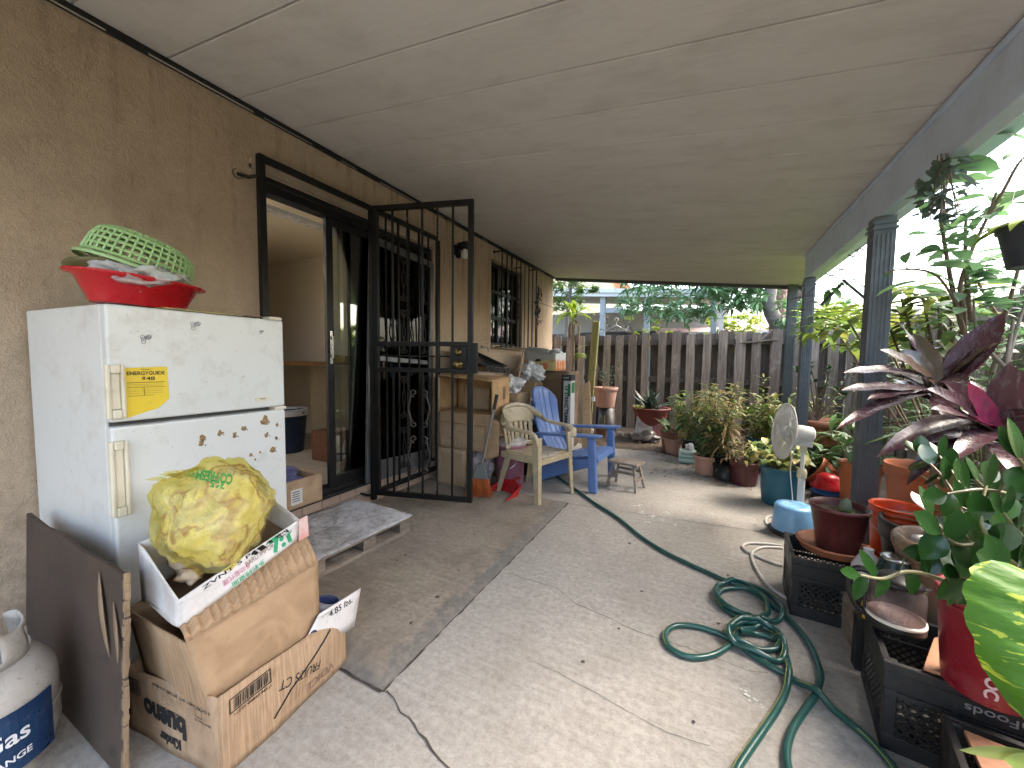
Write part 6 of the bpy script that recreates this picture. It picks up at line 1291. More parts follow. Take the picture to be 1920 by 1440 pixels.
for f_ in (1, -1):
    for k in range(90):
        a = 2*pi*k/90; pts = []
        for i in range(8):
            u = .22+.78*i/7; r, z = cage(u, f_); aa = a+(.35*(u-.22) if f_ > 0 else 0); pts.append(MF_ @ V((r*cos(aa), r*sin(aa), z)))
        b.tube(pts, .0019, 3, caps=False)
    for u in (.22, .45, .72, .93): r, z = cage(u, f_); b.tube([MF_ @ V((r*cos(2*pi*k/40), r*sin(2*pi*k/40), z)) for k in range(40)], .0018, 4, closed=True)
r, z = cage(1, 1); b.tube([MF_ @ V((RF*cos(2*pi*k/48), RF*sin(2*pi*k/48), .055)) for k in range(48)], .006, 6, closed=True); b.lathe([(.001, .106), (.045, .102), (.047, .097)], 24, MF_, cap0=False); b.build('cage', FW, fn)
b = MB(); b.lathe([(.001, .075), (.035, .07), (.04, .04), (.04, .01)], 20, MF_, cap0=False)
for k in range(3):
    a0 = 2*pi*k/3; vs = []
    for i in range(7):
        r = .035+.135*i/6; w_ = .25+.55*sin(pi*(.15+.8*i/6)); vs += [MF_ @ V((r*cos(a0-w_*.6), r*sin(a0-w_*.6), .02)), MF_ @ V((r*cos(a0), r*sin(a0), .04)), MF_ @ V((r*cos(a0+w_*.6), r*sin(a0+w_*.6), .065))]
    b.add(vs, [(i*3+j, i*3+j+1, i*3+j+4, i*3+j+3) for i in range(6) for j in (0, 1)], 0, True)
b.build('blades', mat('pale_blade', (.62, .66, .66), rough=.25), fn, solid=.002)
MB().tube(smooth_path([MF_ @ V((0, -.05, -.10)), V((-.05, -.05, .62)), V((-.08, -.06, .45)), V((-.06, -.06, .25)), V((-.05, -.07, .12))], 6), .0035, 6).build('cord', FW, fn)
c = az(1480, 1006); t = thing('blue_tub', 'light blue plastic tub upside down at the foot of the white fan', 'tub', (.595, 3.285, 0)); MB().lathe([(.128, 0), (.128, .012), (.115, .16), (.105, .175), (.06, .178), (.055, .172), (.001, .172)], 36, T(0, 0, .03)).build('tub', mat('light_blue_plastic', (.20, .42, .68), (.17, .37, .62), .35, dirt=.1), t); MB().lathe([(.14, 0), (.15, .02), (.12, .03), (.001, .03)], 30).build('dark_saucer', BLKP, t)
# ================================================================= right foreground
crate('milk_crate', 'black milk crate on the concrete carrying a maroon pot on a saucer', (.405, 2.19, .0), radians(-3), (.33, .31, .285))
t = thing('maroon_pot', 'maroon plastic pot with a small cactus bulb standing in a clay saucer on the crate', 'potted plant', (.60, 2.33, .287+.006))
MB().lathe([(.10, 0), (.125, .008), (.135, .035), (.142, .037), (.142, .045), (.13, .045), (.12, .015), (.001, .014)], 44, T(-.02, 0, 0)).build('saucer', TERRA, t)
pot(t, .112, .08, .215, MAROON, 'flat', soil=True, n=44, at=(.0, .0, .017)); MB().lathe([(.001, 0), (.022, .01), (.026, .035), (.018, .065), (.001, .085)], 16, T(.02, 0, .195) @ RX(.2)).build('bulb', mat('grey_green_bulb', (.12, .16, .10), (.16, .19, .13), .5), t)
b = MB(); b.leaf((0, -.06, .215), (.5, -.2, .1), .12, .012, .3); b.leaf((-.03, -.02, .215), (.6, -.5, .2), .10, .012, .5); b.build('dry_strip', LM['lime'], t)
C2 = crate('milk_crate', 'black milk crate with grey lettering carrying the glass kettle and red bucket', (.535, 1.545, .0), radians(-8), (.45, .33, .285), words=1)
tx('DeanFoods', .19, .024, mat('grey_print', (.22, .22, .22), rough=.6), frame((.26, -.1, .285-.055), (-1, 0, 0), (0, 0, -1)), C2, [C2.children[0]], (0, 1, 0), .002, .0004)
t = thing('tile_board', 'chipped terracotta coloured board on the lettered crate', 'board', (.80, 1.66, .288), rz=radians(-10)); MB().prism([(-.16, -.15), (.20, -.15), (.20, .12), (-.02, .14), (-.10, .05)], .012).build('board', mat('chip_board', (.40, .20, .11), (.33, .16, .09), .6, 0, 7, dirt=.35), t, bevel=.002)
# electric kettle
ke = thing('electric_kettle', 'glass electric kettle with black handle and lid on the lettered crate', 'kettle', (.615, 1.735, .302), rz=radians(168)); KB = mat('glossy_black', (.010, .010, .011), rough=.35, spec=.35); KG = m_film('kettle_glass', (.50, .42, .42), .2, .04)
MB().lathe([(.078, 0), (.082, .006), (.082, .022), (.080, .03)], 40, cap1=True).build('base', KB, ke); MB().lathe([(.0815, .030), (.083, .033), (.0815, .04), (.074, .042), (.074, .036), (.001, .0365)], 48, cap0=False).build('steel_ring', mat('brushed_steel', (.72, .70, .64), (.55, .53, .48), .4, 0, 30), ke)
MB().lathe([(.077, .04), (.0775, .10), (.074, .14), (.064, .155)], 44, cap0=False).build('glass_body', KG, ke); MB().lathe([(.064, .155), (.068, .157), (.068, .165), (.05, .178), (.001, .182)], 36, cap0=False).build('lid', KB, ke)
b = MB().tube(smooth_path([(.055, 0, .165), (.10, 0, .172), (.125, 0, .15), (.127, 0, .09), (.105, 0, .035), (.075, 0, .015)], 6), .011, 10); b.build('handle', KB, ke); b = MB().box((.079, -.012, .02), (.088, .012, .15)); b.build('handle_mount', KB, ke, bevel=.003); MB().add([(-.06, -.02, .155), (-.06, .02, .155), (-.085, 0, .16), (-.066, 0, .13)], [(0, 1, 2), (0, 2, 3), (2, 1, 3)]).build('spout', KB, ke, solid=.002)
for o in list(ke.children): o.data.transform(Matrix.Diagonal((.95, .95, 1.0, 1)))
# red bucket with ZZ plant
RB = thing('zz_plant', 'glossy round leaved plant growing in a red plastic bucket with white letters', 'potted plant', (.725, 1.50, .302)); RBM = mat('worn_red_bucket', (.24, .014, .026), (.19, .011, .022), .35, 0, 5, dirt=.3, dirtc=(.45, .25, .25))
b = MB().lathe([(.078, 0), (.084, .004), (.102, .235), (.107, .236), (.107, .242), (.102, .243), (.102, .262), (.108, .264), (.108, .272), (.098, .272), (.092, .24), (.075, .012), (.001, .012)], 44); bko = b.build('bucket', RBM, RB); MB().lathe([(.094, .235), (.001, .24)], 24, cap0=False).build('soil', PSOIL, RB)
vd = V((-.725, -1.50, 0)).normalized(); sd2 = V((0, 0, 1)).cross(vd).normalized()
for (wrd, u, z, w_, h_) in (('H P', .03, .15, .11, .03), ('OC', .03, .06, .06, .026)):
    M = frame(tuple(vd*.3+sd2*(-.02+u)+V((0, 0, z))), (0, 0, -1), sd2); tx(wrd, w_, h_, mat('worn_white_print', (.55, .38, .38), rough=.6), M, RB, [bko], -vd, .002, .002)
ZL = leafmat('zz_leaf', [(.014, .048, .010), (.022, .068, .014), (.028, .075, .018), (.018, .055, .012)], .2, .6, .08)
ZM, ZS = MB(), MB()
def zz(path, n, L, W, start=.12, flip=0, o=V((.725, 1.50, .302))):
    P = smooth_path([V(p)-o for p in path], 8); ZS.tube(P, [.0065*(1-.55*i/len(P)) for i in range(len(P))], 7)
    for j in range(n):
        t = start+(1-start)*(j+.5)/n; i = t*(len(P)-1); k = int(i); q = P[k].lerp(P[min(k+1, len(P)-1)], i-k); tg = (P[min(k+1, len(P)-1)]-P[max(0, k-1)]).normalized(); up = tg.cross(_R).normalized(); up = up if up.z > 0 else -up
        s_ = 1 if (j+flip) % 2 else -1; d = (tg*rnd(.2, .6)+V((0, 0, 1))*s_*rnd(.5, 1.0)-_f*rnd(-.3, .3)).normalized(); LL = L*rnd(.85, 1.15); leaf2(ZM, q, q+d*LL, W*rnd(.85, 1.15), V((0, 0, -.006)), up=-_f+V((rnd(-.5, .5), 0, rnd(.2, .8))), seg=8, fold=.12, peak=.45)
    leaf2(ZM, P[-1], P[-1]+(P[-1]-P[-3]).normalized()*L*.9, W*.9, up=-_f+V((0, 0, .4)), seg=8, fold=.12)
random.seed(91); rt = (.725, 1.50, .55); rp_ = V(rt)
zz([rt, ad(1860, 1130, .95), ad(1760, 1085, .90), ad(1700, 1072, .88), ad(1655, 1085, .86), ad(1612, 1078, .85)], 7, .058, .028, .3)
zz([rt, ad(1930, 960, 1.0), ad(1900, 930, .98), ad(1840, 918, .96), ad(1775, 926, .95)], 7, .075, .048, .25)
zz([rt, ad(1900, 1030, .92), ad(1850, 1018, .90), ad(1800, 1022, .88), ad(1765, 1000, .88)], 6, .085, .055, .25, 1)
zz([rt, ad(1960, 1000, .85), ad(1930, 900, .85), ad(1910, 860, .86)], 6, .085, .058, .3)
zz([rt, ad(1880, 1080, .98), ad(1820, 1060, .97), ad(1780, 1010, .97), ad(1740, 960, 1.02)], 8, .07, .042, .2)
zz([rt, ad(1920, 1080, .90), ad(1880, 1040, .86), ad(1840, 980, .86), ad(1850, 905, .9)], 8, .075, .05, .2)
for (x1, y1, k1, x2, y2, k2) in ((1850, 1060, .98, 1750, 1040, 1.0), (1880, 1000, 1.0, 1800, 950, 1.05), (1900, 990, 1.05, 1830, 900, 1.1), (1930, 1050, .9, 1880, 960, .85), (1860, 1100, .92, 1800, 1080, .88), (1950, 940, 1.0, 1960, 880, 1.0), (1900, 1100, .85, 1860, 1060, .8)):
    zz([rt, ad(x1, y1, k1), ad(x2, y2, k2)], 8, .072, .048, .25)
for k in range(9):
    a = rnd(-.6, 2.4); e = V((cos(a)*rnd(.15, .32), sin(a)*rnd(.15, .32), rnd(.15, .38))); zz([rt, rp_+e*.5+V((0, 0, .08)), rp_+e], 8, .07, .045, .3)
ZM.build('foliage', ZL, RB); ZS.build('stems', mat('zz_stem', (.14, .15, .06), (.16, .12, .07), .45), RB)
# orange bucket
t = thing('orange_bucket', 'bright orange plastic bucket behind the roof post foot with palm leaves over it', 'bucket', (.905, 2.60, .215)); ORB = mat('bright_orange_plastic', (.75, .075, .012), (.68, .065, .012), .35, 0, 5, dirt=.15, dirtc=(.35, .1, .06))
MB().lathe([(.125, 0), (.13, .004), (.146, .27), (.152, .272), (.152, .282), (.147, .284), (.148, .305), (.155, .307), (.155, .317), (.15, .319), (.15, .338), (.158, .34), (.158, .35), (.148, .352), (.14, .33), (.12, .01), (.001, .01)], 48, Matrix.Diagonal((.74, .74, .77, 1))).build('bucket', ORB, t)
MB().tube([(.117*cos(a), .117*sin(a), .24-.10*max(0, -sin(a+.5))) for a in [pi*.85+pi*k/18 for k in range(19)]], .002, 5).build('bail', CHROME, t)
t = thing('terracotta_tray', 'flat terracotta planter tray under the orange bucket', 'tray', (.93, 2.56, -.005), rz=.1); MB().box((-.17, -.15, .0), (.16, .16, .195)).box((-.19, -.17, .195), (.18, .18, .215)).build('tray', OTERRA, t, bevel=.008)
# tan planter, bottle, jug
t = thing('tan_planter', 'big glossy tan planter with rolled rim holding a dusty glass jar', 'planter', (.86, 2.03, 0)); TAN = mat('tan_glaze', (.27, .19, .135), (.23, .16, .11), .25, 0, 4, dirt=.25, spec=.6)
MB().lathe([(.13, 0), (.15, .02), (.175, .40), (.19, .46), (.205, .49), (.205, .515), (.19, .53), (.168, .525), (.16, .48), (.15, .40), (.12, .06), (.001, .06)], 56, Matrix.Diagonal((.8, .8, 1, 1))).build('planter', TAN, t); MB().lathe([(.125, .42), (.001, .43)], 24, cap0=False).build('soil', PSOIL, t)
t = thing('glass_jar', 'small dusty lidded jar standing inside the tan planter', 'jar', (.80, 2.05, .43)); MB().lathe([(.045, 0), (.047, .06), (.04, .075)], 26).build('body', m_film('dusty_glass', (.5, .47, .43), .6, .2), t); MB().lathe([(.042, .075), (.042, .09), (.03, .092), (.028, .087), (.001, .087)], 26, cap0=False).build('lid', mat('dull_tin', (.5, .48, .46), rough=.35, metal=.7), t)
b = MB(); t = thing('leaf_debris', 'dry stalks and pale leaves lying in the tan planter', 'dead leaves', (.90, 1.98, .44)); random.seed(5)
for k in range(34): a = rnd(0, 6.3); b.leaf((rnd(-.09, .09), rnd(-.09, .09), rnd(0, .05)), (cos(a), sin(a), rnd(-.1, .3)), rnd(.05, .12), .025, rnd(0, 1), seg=3)
b.build('leaves', leafmat('pale_litter', [(.30, .26, .2), (.18, .14, .1), (.4, .38, .32)], .6), t)
t = thing('green_bottle', 'dark green ribbed plastic bottle with clear rim in front of the tan planter', 'bottle', (.690, 1.98, .18)); MB().lathe([(.06, 0), (.066, .02), (.068, .16), (.064, .165), (.066, .18), (.060, .20), (.056, .205), (.045, .25), (.040, .262)], 32).build('body', mat('dark_green_plastic', (.008, .035, .035), rough=.25), t); MB().lathe([(.041, .262), (.045, .264), (.045, .272), (.036, .275), (.001, .27)], 28, cap0=False).build('rim', CHROME, t)
t = thing('white_jug', 'white jug with blue print squeezed beside the roof post foot', 'jug', (.665, 2.16, .20)); MB().lathe([(.05, 0), (.055, .02), (.055, .12), (.03, .17), (.018, .18), (.018, .20)], 24, cap1=True).box((-.004, -.0565, .05), (.02, -.054, .08)).build('body', mat('jug_white', (.6, .62, .66), rough=.35), t)
t = thing('wooden_block', 'rough dark timber block propping the green bottle and jug', 'block', (.68, 2.06, 0)); MB().box((-.085, -.17, 0), (.06, .17, .178)).build('block', OLDW, t, bevel=.004)
t = thing('yellow_clip', 'small yellow plastic clip lying behind the glass kettle', 'clip', (.57, 1.905, .0)); MB().box((0, 0, 0), (.05, .05, .21)).build('stand', BLKP, t); MB().lathe([(.014, .21), (.012, .25), (.018, .252), (.016, .27)], 14, T(.03, .02, 0), cap1=True).build('clip', mat('yellow_plastic', (.7, .45, .02), rough=.4), t)
# bottom right: third crate, purple pot, orange pot, dumb cane leaf
c = az(1760, 1345, .2); C3 = crate('milk_crate', 'black milk crate at the bottom right corner carrying a purple saucer', (.58, 1.175, -.005), radians(-12), (.36, .33, .21))
t = thing('tile_board', 'terracotta coloured board on the bottom right crate', 'board', (.80, 1.27, .207), rz=radians(-12)); MB().prism([(-.16, -.14), (.20, -.14), (.20, .13), (-.17, .13)], .012).build('board', mat('chip_board', (1, 1, 1)), t, bevel=.002)
t = thing('dumb_cane', 'dumb cane plant with huge lime mottled leaf in an orange pot at bottom right', 'potted plant', (.815, 1.235, .221)); MB().lathe([(.085, 0), (.115, .01), (.118, .028), (.10, .024), (.08, .012), (.001, .012)], 36, T(-.05, -.02, 0)).build('saucer', mat('purple_plastic', (.16, .02, .06), rough=.35), t); pot(t, .092, .07, .12, mat('ochre_plastic', (.46, .17, .025), (.42, .15, .025), .4, dirt=.1), 'flat', at=(.005, -.01, .013))
o_ = V((.815, 1.235, .221)); n = NT('dumb_cane_leaf'); co = n.coord(); c = n.mix(n.ramp(n.noise(co, 12, 4), .3, .7), (.045, .14, .006), (.075, .20, .012))
st = n.coord((1.6, 1.6, 5)); c = n.mix(n.ramp(n.noise(st, 13, 3, .5, .8), .60, .64, 0, .95), c, (.42, .50, .05)); n.fin(c, .5, 0, .3); n.bump(n.noise(n.coord((3, 3, 14)), 4, 3), .5, .01)
tr = n.n('BsdfTranslucent'); n.l(c, tr.inputs[0]); mx = n.n('MixShader'); mx.inputs[0].default_value = .3; n.l(n.b.outputs[0], mx.inputs[1]); n.l(tr.outputs[0], mx.inputs[2]); n.l(mx.outputs[0], n.out.inputs[0]); DCL = n.m
b = MB(); sb_ = MB()
def bigleaf(p0, p1, W, sag, up, seg=16, cols=7):
    p0, p1 = V(p0), V(p1); cc = (p0+p1)/2-V(sag); vs = []
    for i in range(seg+1):
        t = i/seg; p = p0*(1-t)**2+cc*2*t*(1-t)+p1*t*t; tg = ((cc-p0)*(1-t)+(p1-cc)*t).normalized(); x = tg.cross(V(up)).normalized(); nn = x.cross(tg); wd = W*.5*(sin(pi*t**.75)**.62 if 0 < t < 1 else .02)
        for j in range(-cols, cols+1):
            u = j/cols; vs.append(p+x*wd*u-tg*abs(u)*.03+nn*(-.05*u*u+.022*(1-abs(u))*0+.007*sin(t*34-abs(u)*5)*min(1, abs(u)*2)*(1-t*.4)-.012*max(0, .12-abs(u))/.12))
    q = 2*cols+1; b.add(vs, [(i*q+k, i*q+k+1, (i+1)*q+k+1, (i+1)*q+k) for i in range(seg) for k in range(q-1)], 0, True)
bigleaf(ad(2030, 1130, .66)-o_, ad(1965, 1400, .60)-o_, .245, (0, 0, -.03), -_f+V((0, 0, .35)))
bigleaf(ad(2040, 1250, .75)-o_, ad(2060, 1480, .62)-o_, .22, (0, 0, -.03), (-.2, -.4, 1)); bigleaf(V((0, 0, .3)), V((.25, .05, .42)), .16, (0, 0, -.04), (-.2, -.4, 1)); b.build('leaves', DCL, t)
sb_.tube([(0, 0, .05), (.01, 0, .2), ad(1990, 1085, .66)-o_], .008, 7); sb_.tube([(0, 0, .05), (.03, 0, .2), ad(2040, 1250, .75)-o_], .007, 7); sb_.tube([(0, 0, .05), (0, 0, .3)], .008, 7); sb_.build('stems', STEM, t)
b = MB()
for k, (p, q_) in enumerate((((1960, 1425), (1798, 1406)), ((1950, 1440), (1880, 1422)))): leaf2(b, ad(*p, .62)-o_, ad(*q_, .60)-o_, .022 if k == 0 else .03, (0, 0, -.01), up=-_f, seg=8)
b.build('strap_leaves', LM['half'], t)

# ================================================================= shrubs at the right fence
t = thing('tall_shrub', 'tall thin branched shrub with large drooping leaves against the white sky at right', 'shrub', (1.55, 2.9, -.01)); lb_, sb_ = MB(), MB(); random.seed(101); o_ = V(t.location)
def branch(px, ks, L, W, n, th=.012, dens=1, droop=.9):
    P = smooth_path([ad(x, y, k)-o_ for (x, y), k in zip(px, ks)], 7); sb_.tube(P, [th*(1-.65*i/len(P)) for i in range(len(P))], 6)
    for j in range(n):
        t = .12+.88*(j+rnd(0, .6))/n; i = min(t, .999)*(len(P)-1); q = P[int(i)].lerp(P[min(int(i)+1, len(P)-1)], i-int(i)); a = rnd(0, 6.3); d = V((cos(a), sin(a), rnd(-.25, .5))); qq = q+d*rnd(.02, .06); sb_.tube([q, qq], .002, 4); lb_.leaf(qq, d, L*rnd(.6, 1.15), W*rnd(.7, 1.2), droop*rnd(.3, 1.3), seg=5, fold=.25, peak=.5, roll=rnd(-.6, .6))
branch([(1800, 760), (1808, 600), (1800, 540), (1822, 470), (1850, 410), (1868, 360)], [2.0, 1.95, 1.9, 1.85, 1.8, 1.75], .16, .06, 26)
branch([(1812, 640), (1790, 560), (1775, 480), (1765, 400), (1775, 325)], [1.95]*5, .15, .055, 34)
branch([(1820, 600), (1812, 520), (1810, 440), (1812, 400)], [1.95]*4, .12, .05, 14)
branch([(1850, 410), (1880, 360), (1915, 300), (1960, 270)], [1.8, 1.75, 1.7, 1.7], .19, .07, 16, .008)
branch([(1808, 600), (1760, 520), (1700, 505), (1660, 512)], [1.95, 1.9, 1.85, 1.85], .22, .05, 10, .007)
branch([(1830, 690), (1880, 600), (1905, 520), (1925, 440)], [2.0, 1.9, 1.85, 1.8], .13, .05, 26)
branch([(1860, 700), (1880, 620), (1850, 560), (1830, 520)], [2.05]*4, .12, .045, 22)
lb_.build('foliage', leafmat('leaf_backlit', [(.11, .23, .10), (.15, .29, .12), (.08, .17, .08), (.20, .34, .15)], .4, .5, .4), t); sb_.build('branches', TWIG, t)
t = thing('twisted_shrub', 'bare twisted grey-brown branches rising before the right fence', 'shrub', (1.62, 2.55, -.01)); sb_, lb_ = MB(), MB(); o_ = V(t.location)
branch([(1850, 880), (1855, 800), (1880, 735), (1885, 690), (1900, 600)], [1.75, 1.78, 1.8, 1.8, 1.8], .08, .035, 14, .016)
branch([(1885, 690), (1905, 620), (1925, 560)], [1.8]*3, .08, .035, 12, .010); branch([(1885, 690), (1835, 630), (1825, 560)], [1.8, 1.85, 1.9], .08, .03, 10, .010)
sb_.tube([(0, .1, 0), ad(1850, 880, 1.75)-o_], .018, 7); sb_.build('branches', mat('lichen_bark', (.27, .22, .18), (.16, .13, .1), .85, dirt=.4, dscale=20), t); lb_.build('foliage', LM['mid'], t)
t = thing('croton_bush', 'bushy plant with big yellow green mottled hanging leaves beyond the roof post', 'shrub', (1.45, 3.35, -.01)); lb_, sb_ = MB(), MB(); o_ = V(t.location); random.seed(111)
for (px, py, k) in ((1690, 560, 2.3), (1730, 555, 2.25), (1760, 580, 2.2), (1700, 600, 2.3), (1780, 560, 2.2), (1670, 620, 2.4), (1740, 630, 2.3), (1800, 600, 2.2), (1560, 610, 2.9), (1590, 600, 2.7), (1605, 640, 2.7), (1640, 590, 2.5)):
    c = ad(px, py, k)-o_; sb_.tube(smooth_path([(0, 0, .2), V((c.x*.5, c.y*.5, c.z*.6)), c], 4), .007, 5)
    for j in range(9): a = rnd(0, 6.3); lb_.leaf(c+V((0, 0, rnd(-.08, .05))), (cos(a), sin(a), rnd(-.1, .7)), rnd(.16, .27), rnd(.05, .08), rnd(1.0, 2.2), seg=6, peak=.5)
lb_.build('foliage', leafmat('croton_leaf', [(.10, .20, .05), (.17, .27, .07), (.22, .28, .05), (.08, .15, .05), (.30, .30, .06)], .4, .5, .35, (.28, .30, .08), 40, None or (1, 1, 1), .6), t); sb_.build('branches', TWIG, t)
plant('low_bush', 'dense green bush of fine leaves low behind the palm and before the right fence', (1.65, 3.9), (.17, .13, .28, BLKP, 'flat'), lambda l, s: shrub(l, s, (0, 0, .2), 1.3, 26, .45, .13, .035, 24, 1.0, .1, seed=115, rbase=.1), LM['mid'], group=None, cat='shrub')
plant('low_bush', 'straggly half dried bush in the fence corner behind the upper teal pot', (1.3, 6.3), (.17, .13, .28, BLKP, 'flat'), lambda l, s: shrub(l, s, (0, 0, .2), .7, 16, .35, .12, .03, 12, 1.2, .1, seed=116, rbase=.1), LM['half'], group=None, cat='shrub')
# hanging things on the gutter
t = thing('hanging_cutting', 'bunch of grey-green leafy cuttings hung upside down from the gutter edge', 'hanging plant', ad(1768, 312, 1.55)); lb_, sb_ = MB(), MB(); random.seed(121)
for k in range(9): sb_.tube([(rnd(-.02, .02), rnd(-.02, .02), .05), (rnd(-.05, .05), rnd(-.05, .05), -.2)], .002, 4)
for k in range(95): a = rnd(0, 6.3); z = rnd(-.22, .02); lb_.leaf((rnd(-.06, .06), rnd(-.06, .06), z), (cos(a), sin(a), rnd(-.9, .3)), rnd(.04, .09), rnd(.02, .035), rnd(0, 1), seg=3)
sb_.tube([(0, 0, .02), V((1.1, ad(1768, 312, 1.55).y, 2.24))-ad(1768, 312, 1.55)], .0015, 4)
lb_.build('foliage', leafmat('leaf_greyed', [(.09, .14, .11), (.13, .18, .15), (.07, .10, .08)]), t); sb_.build('stems', TWIG, t)
t = thing('hanging_pot', 'dark pot hanging in the air at the right edge under the gutter', 'hanging plant', ad(1940, 500, 1.5)); MB().lathe([(.07, 0), (.10, .14), (.108, .142), (.108, .16), (.095, .16), (.06, .02), (.001, .02)], 28).build('pot', mat('slate_plastic', (.035, .045, .06), rough=.4), t); lb_ = MB(); random.seed(9)
for k in range(16): a = rnd(0, 6.3); lb_.leaf((0, 0, .14), (cos(a), sin(a), .5), .2, .05, 2.0, seg=6)
lb_.build('foliage', LM['lime'], t); h = V((1.1, t.location.y, 2.25))-V(t.location); b = MB()
for k in range(3): a = 2*pi*k/3; b.tube([(.1*cos(a), .1*sin(a), .16), h], .0012, 4)
b.build('wires', CHROME, t)
t = thing('thorny_twig', 'thin jointed thorny twig and wires strung between the roof posts', 'hanging twig', (0, 0, 0)); b = MB()
P = [ad(1630, 452, 2.6), ad(1612, 466, 2.62), ad(1600, 482, 2.65), ad(1578, 505, 2.7), ad(1560, 516, 2.75), ad(1545, 522, 2.8)]; b.tube(P, .004, 6)
for (x, y) in ((1612, 466), (1600, 482), (1577, 506), (1556, 516)):
    q = ad(x, y, 2.65)
    for s_ in (1, -1): b.tube([q, q+_R*s_*.035+_U*rnd(-.02, .02)], .0045, 5)
for a_, c_ in (((1480, 562), (1628, 514)), ((1520, 565), (1628, 561)), ((1668, 512), (1830, 470)), ((1488, 560), (1545, 524)), ((1490, 579), (1640, 578))): b.tube([ad(*a_, 3.4), (ad(*a_, 3.4)+ad(*c_, 2.4))/2-V((0, 0, .03)), ad(*c_, 2.4)], .0022, 4)
q = ad(1580, 530, 2.7); b.tube([q+V((0, 0, .02)), ad(1625, 562, 2.6)], .010, 6); b.tube([q, ad(1540, 572, 2.8)], .011, 6); b.build('twig', mat('dark_twig', (.06, .06, .07), rough=.7), t); lb_ = MB(); random.seed(4)
for k in range(9): a = rnd(0, 6.3); lb_.leaf(q+V((rnd(-.1, .1), 0, rnd(-.08, .02))), (cos(a), sin(a)*.4, rnd(-.6, .3)), .14, .05, .5)
lb_.build('foliage', LM['mid'], t)


# ================================================================= beyond the far end
q0, q1 = ay(1118, 602, 6.9), ay(1102, 792, 6.9)
t = thing('mossy_post', 'leaning yellow-green mossy timber post in front of the far fence', 'post', (q1.x, 6.9, -.02)); b = MB(); b.bar((0, 0, 0), (q0.x-q1.x, 0, q0.z+.02), .125, .06, up=(0, 1, 0)); b.build('post', m_wood('mossy_wood', (.30, .29, .12), (.24, .23, .10), (.10, .09, .05), (10, 10, 1), .8, .1), t, bevel=.01)
q = ay(1077, 590, 6.7); t = thing('orchid_plant', 'yellow-green strap leaved plant tied on a thin trunk by the house corner', 'potted plant', (q.x, 6.7, 0)); lb_, sb_ = MB(), MB(); random.seed(131)
sb_.tube([(.01, 0, 0), (0, 0, 1.0), (-.01, 0, q.z-.1)], [.03, .026, .02], 8)
for k in range(26):
    a = rnd(0, 6.3); e = rnd(.2, 1.3); lb_.leaf((rnd(-.04, .04), rnd(-.04, .04), q.z-.02+rnd(-.05, .05)), (cos(a)*cos(e), sin(a)*cos(e), sin(e)), rnd(.30, .50), .07, rnd(1.4, 2.8), seg=8, fold=.25)
lb_.build('foliage', leafmat('orchid_leaf', [(.24, .36, .03), (.32, .42, .04), (.20, .30, .03)], .35, .5, .4), t)
for k in range(26): a = rnd(0, 6.3); sb_.tube(smooth_path([(0, 0, q.z-.1), (.1*cos(a), .1*sin(a), q.z-rnd(.15, .25)), (.09*cos(a), .08*sin(a), q.z-rnd(.35, .5))], 4), .006, 4)
sb_.build('trunk_and_roots', TWIG, t); lb_ = MB()
for k in range(8): lb_.leaf((.02, 0, rnd(1.15, 1.4)), (1, rnd(-.5, .5), rnd(.2, 1)), .28, .05, 1.2)
lb_.build('low_leaves', leafmat('orchid_leaf', []), t)
# clothes line with hangers
t = thing('clothes_line', 'thin cord running from the window guard out over the far fence', 'clothes line', (0, 0, 0)); a_, c_ = ay(1007, 566, 5.37), ay(1500, 598, 7.6); MB().tube([a_, ay(1060, 584, 6.2), ay(1130, 592, 6.9), ay(1250, 597, 7.15), c_], .004, 5).build('cord', mat('dark_cord', (.05, .05, .05)), t)
HB = mat('black_hanger', (.02, .02, .022), rough=.4); HWt = mat('white_hanger', (.6, .6, .6), rough=.4); HG = mat('green_garment', (.03, .08, .06), rough=.8)
def hanger(px, py, Y, m, lab, g=0, rz=0):
    q = ay(px, py, Y); t = thing('clothes_hanger', lab, 'hanger', q, rz=rz, group='hangers on the clothes line'); b = MB(); b.tube(smooth_path([(-.03, 0, -.04), (-.028, 0, 0), (0, 0, .02), (.028, 0, 0), (.02, 0, -.035), (0, 0, -.06), (0, 0, -.11)], 4), .006, 6); b.tube([(0, 0, -.11), (-.2, 0, -.21), (.2, 0, -.21), (0, 0, -.11)], .009, 6); b.build('hanger', m, t)
    if g:
        b = MB(); sheet(b, (-.17, 0, -.75), (.17, .02, -.78), (.10, 0, -.16), (-.10, 0, -.16), amp=.03, freq=6); b.build('garment', HG, t, solid=.01)
hanger(1156, 598, 7.0, HWt, 'white plastic hanger in the middle of the clothes line above the fence'); hanger(1140, 597, 6.95, HB, 'left black hanger with a dark green garment hanging over the fence', 0, 1.1); hanger(1172, 599, 7.05, HB, 'black hanger just right of the white one', 0, .9); hanger(1180, 600, 7.08, HB, 'rightmost black hanger turned edge-on', 0, 1.3)
